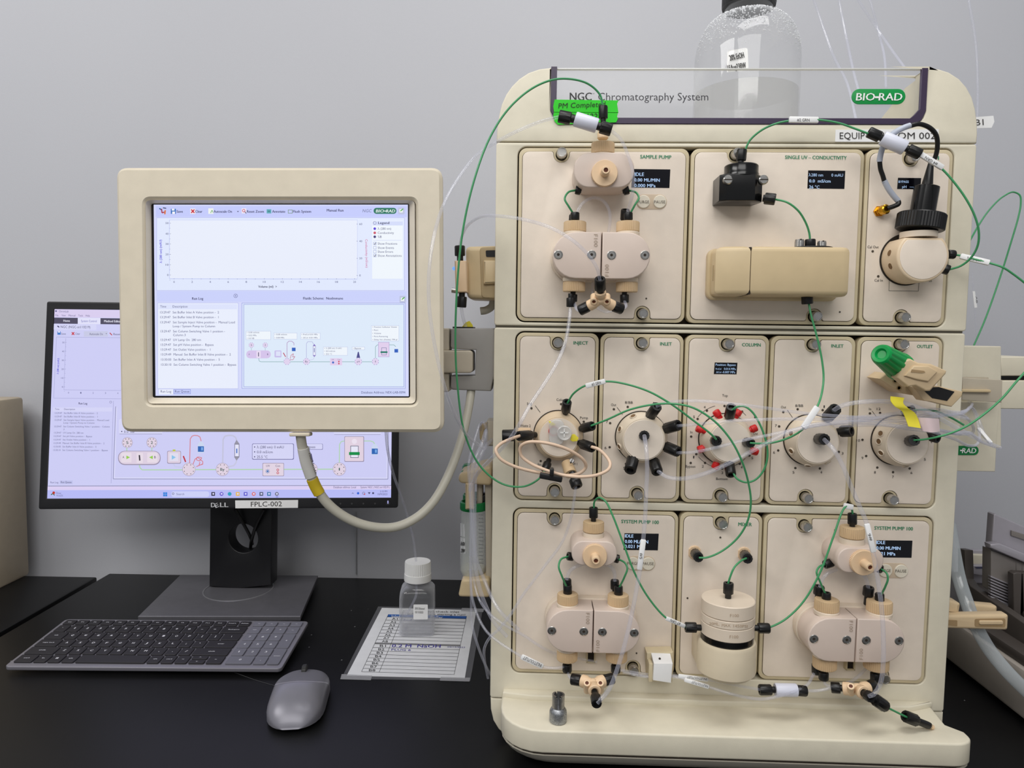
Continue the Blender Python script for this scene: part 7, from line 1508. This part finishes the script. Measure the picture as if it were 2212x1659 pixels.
# ================================================================ RIGHT SIDE MODULES AND DEVICES
rm = thing('side_module', 'cream side module with a green logo badge mounted behind the right cabinet edge', 'instrument module', P(2115, 1020, .05))  # both boxes are stretched back in depth to shade the wall below
ps('module_box', rrect(2040, 748, 2163, 968, 2), .085, .30, M_body, rm, .001)
ps('module_lower', [(2040, 868), (2158, 868), (2150, 1019), (2040, 1017)], .080, .27, M_body, rm, .001)
ik = Ink(PY(.0795)); bg = mat('badge_green2', (0, 120, 60), .4, noise=0); ik.rr(bg, 2040, 963, 2114, 983, 9.5, .0003); ik.text(mat('white_print', (240, 242, 240), .4, noise=0), 'RAD', (2078, 979), (2108, 979), 11, off=.0006, bold=True, shear=.15); ik.line(mat('white_print', (240, 242, 240), .4, noise=0), [(2074, 973), (2082, 973)], 3, .0006); ik.done('logo_badge', rm)
ra_ = thing('slotted_rail', 'cream horizontal rail with a black slot reaching the right frame edge', 'rail', P(2190, 880, .1))
ps('arm_top', [(2162, 771), (2240, 771), (2240, 812), (2162, 812)], .10, .36, M_body, ra_); ps('black_slot', [(2160, 810), (2240, 810), (2240, 824), (2160, 824)], .112, .04, M_black, ra_, 0); ps('arm_bottom', [(2157, 822), (2240, 822), (2240, 884), (2157, 883)], .10, .36, M_body, ra_)  # arms extended back toward the wall to deepen the shade under the rail
tb_ = thing('tan_bracket', 'tan flat bracket with a raised rib sticking out right of the OUTLET module', 'bracket', P(2120, 868, .06))
ps('bracket_plate', [(2080, 816), (2166, 821), (2164, 870), (2078, 864)], .055, .012, M_tanarm, tb_, .0008)
ps('rib', [(2078, 841), (2140, 842), (2142, 845), (2140, 848), (2078, 847)], .050, .006, M_det, tb_, .0008)
ps('upper_tab', [(2080, 815), (2135, 815), (2136, 819), (2080, 819)], .060, .01, M_tanarm, tb_, 0)
# fraction collector at the lower right
M_fc = mat('collector_grey', (176, 168, 160), .45); M_fcd = mat('collector_dark', (78, 72, 68), .45); M_fcs = mat('collector_silver', (172, 168, 176), .35, metal=.2)
fc = thing('fraction_collector', 'grey fraction collector with louvred tower cut off at the lower right', 'instrument', (.75, .2, 0))
bx0 = .612; bm = NB()
ytop = [(-.25, 0), (.40, 0)]
bb(bm, (bx0, -.30, .006), (1.1, .40, .066), .006); mk('base_housing', bm, M_fc, fc)
bm = NB(); bb(bm, (bx0 + .01, -.29, .0), (1.09, .39, .007)); mk('base_gap', bm, M_black, fc)
bm = NB(); bb(bm, (bx0 + .006, -.28, .066), (1.08, .395, .080), .003); mk('deck_frame', bm, M_fcd, fc)
def yz_prism(name, x0, x1, pts, m, par, bev=.001):
    me = slab_mesh([pts if area2(pts) > 0 else pts[::-1]], x1 - x0, bev)
    # local x -> world -y so that the shape reads from the left
    me.transform(Matrix(((0, 0, -1, x0), (-1, 0, 0, 0), (0, 1, 0, 0), (0, 0, 0, 1)))); return link(name, me, m, par)
def yzpx(pts, x):
    return [(-(PX(u, v, x).y), PX(u, v, x).z) for u, v in pts]
X1 = .66
yz_prism('side_post', .640, .652, yzpx([(2069, 1292), (2069, 1184), (2084, 1188), (2086, 1250), (2096, 1266), (2240, 1366), (2240, 1428)], .640), M_fcd, fc)
ps('tray_back', [(2088, 1188), (2150, 1190), (2150, 1275), (2110, 1262), (2088, 1245)], .34, .01, M_fcs, fc)
ps('cream_rail', [(2090, 1198), (2148, 1200), (2148, 1222), (2090, 1220)], .333, .01, M_body, fc)
ps('rack', [(2087, 1222), (2148, 1221), (2148, 1240), (2120, 1244), (2087, 1238)], .325, .02, M_fcs, fc)
ps('rack_slot', [(2106, 1225), (2132, 1225), (2128, 1228), (2110, 1228)], .324, .004, mat('slot_blue', (60, 62, 90), .4), fc, 0)
tw = ps('tower', [(2147, 1112), (2150, 1110), (2240, 1150), (2240, 1330), (2186, 1302), (2139, 1280), (2142, 1180)], .20, .015, M_fcs, fc, .002)
ps('tower_panel', [(2141, 1188), (2240, 1226), (2240, 1300), (2190, 1300), (2178, 1306), (2140, 1276)], .195, .02, mat('collector_mid', (132, 126, 122), .45), fc, .0015)
ps('tower_ledge', [(2139, 1176), (2160, 1174), (2240, 1208), (2240, 1226), (2205, 1212), (2140, 1184)], .185, .014, M_fcs, fc, .002)
for i in range(9):
    v = 1244 + i * 6.2; ps('louvre', [(2140, v), (2184, v + 19), (2185, v + 22), (2140, v + 3)], .190, .006, M_fcs, fc, .0003)
ps('tower_window', [(2185, 1146), (2230, 1160), (2230, 1172), (2185, 1157)], .197, .002, mat('collector_mid', (132, 126, 122), .45), fc, .0003)
ps('front_guard', [(2189, 1240), (2196, 1237), (2240, 1240), (2240, 1370), (2215, 1345), (2210, 1320), (2208, 1262), (2206, 1330), (2190, 1320)], .17, .012, M_fcd, fc, .001)
# clamp on the thick tube
tcx = thing('tan_tube_clamp', 'tan two-jaw clamp gripping the thick clear tube right of the cabinet', 'clamp', P(2110, 1365, .03))
ps('front_jaw', rq([(2040, 1330), (2180, 1328), (2178, 1362), (2040, 1358)], 6), .030, .014, M_clamp, tcx, .003)
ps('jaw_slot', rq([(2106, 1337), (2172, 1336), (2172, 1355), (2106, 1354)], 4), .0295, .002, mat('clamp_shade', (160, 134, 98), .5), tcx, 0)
ps('jaw_rib', rq([(2116, 1341), (2168, 1341), (2168, 1350), (2116, 1350)], 4), .0280, .003, M_clamp, tcx, .001)
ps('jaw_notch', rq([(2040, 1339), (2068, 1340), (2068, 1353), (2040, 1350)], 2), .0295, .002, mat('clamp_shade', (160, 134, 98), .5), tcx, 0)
ps('rear_jaw', rq([(2102, 1305), (2156, 1310), (2154, 1332), (2104, 1330)], 5), .062, .014, M_clamp, tcx, .003)
ps('pivot', rq([(2040, 1294), (2076, 1304), (2072, 1328), (2040, 1326)], 4), .040, .02, M_clamp, tcx, .003)
hose('thick_clear_tube', 'thick clear tube curving down from behind the cabinet to the right frame edge', [(2050, 1130, .10), (2060, 1190, .09), (2072, 1250, .08), (2088, 1300, .065), (2105, 1345, .052), (2135, 1400, .045), (2175, 1450, .035), (2225, 1500, .03), (2260, 1535, .03)], .0075, clear('thick_tubing', (200, 208, 212), .35, .75, .1), seg=20)
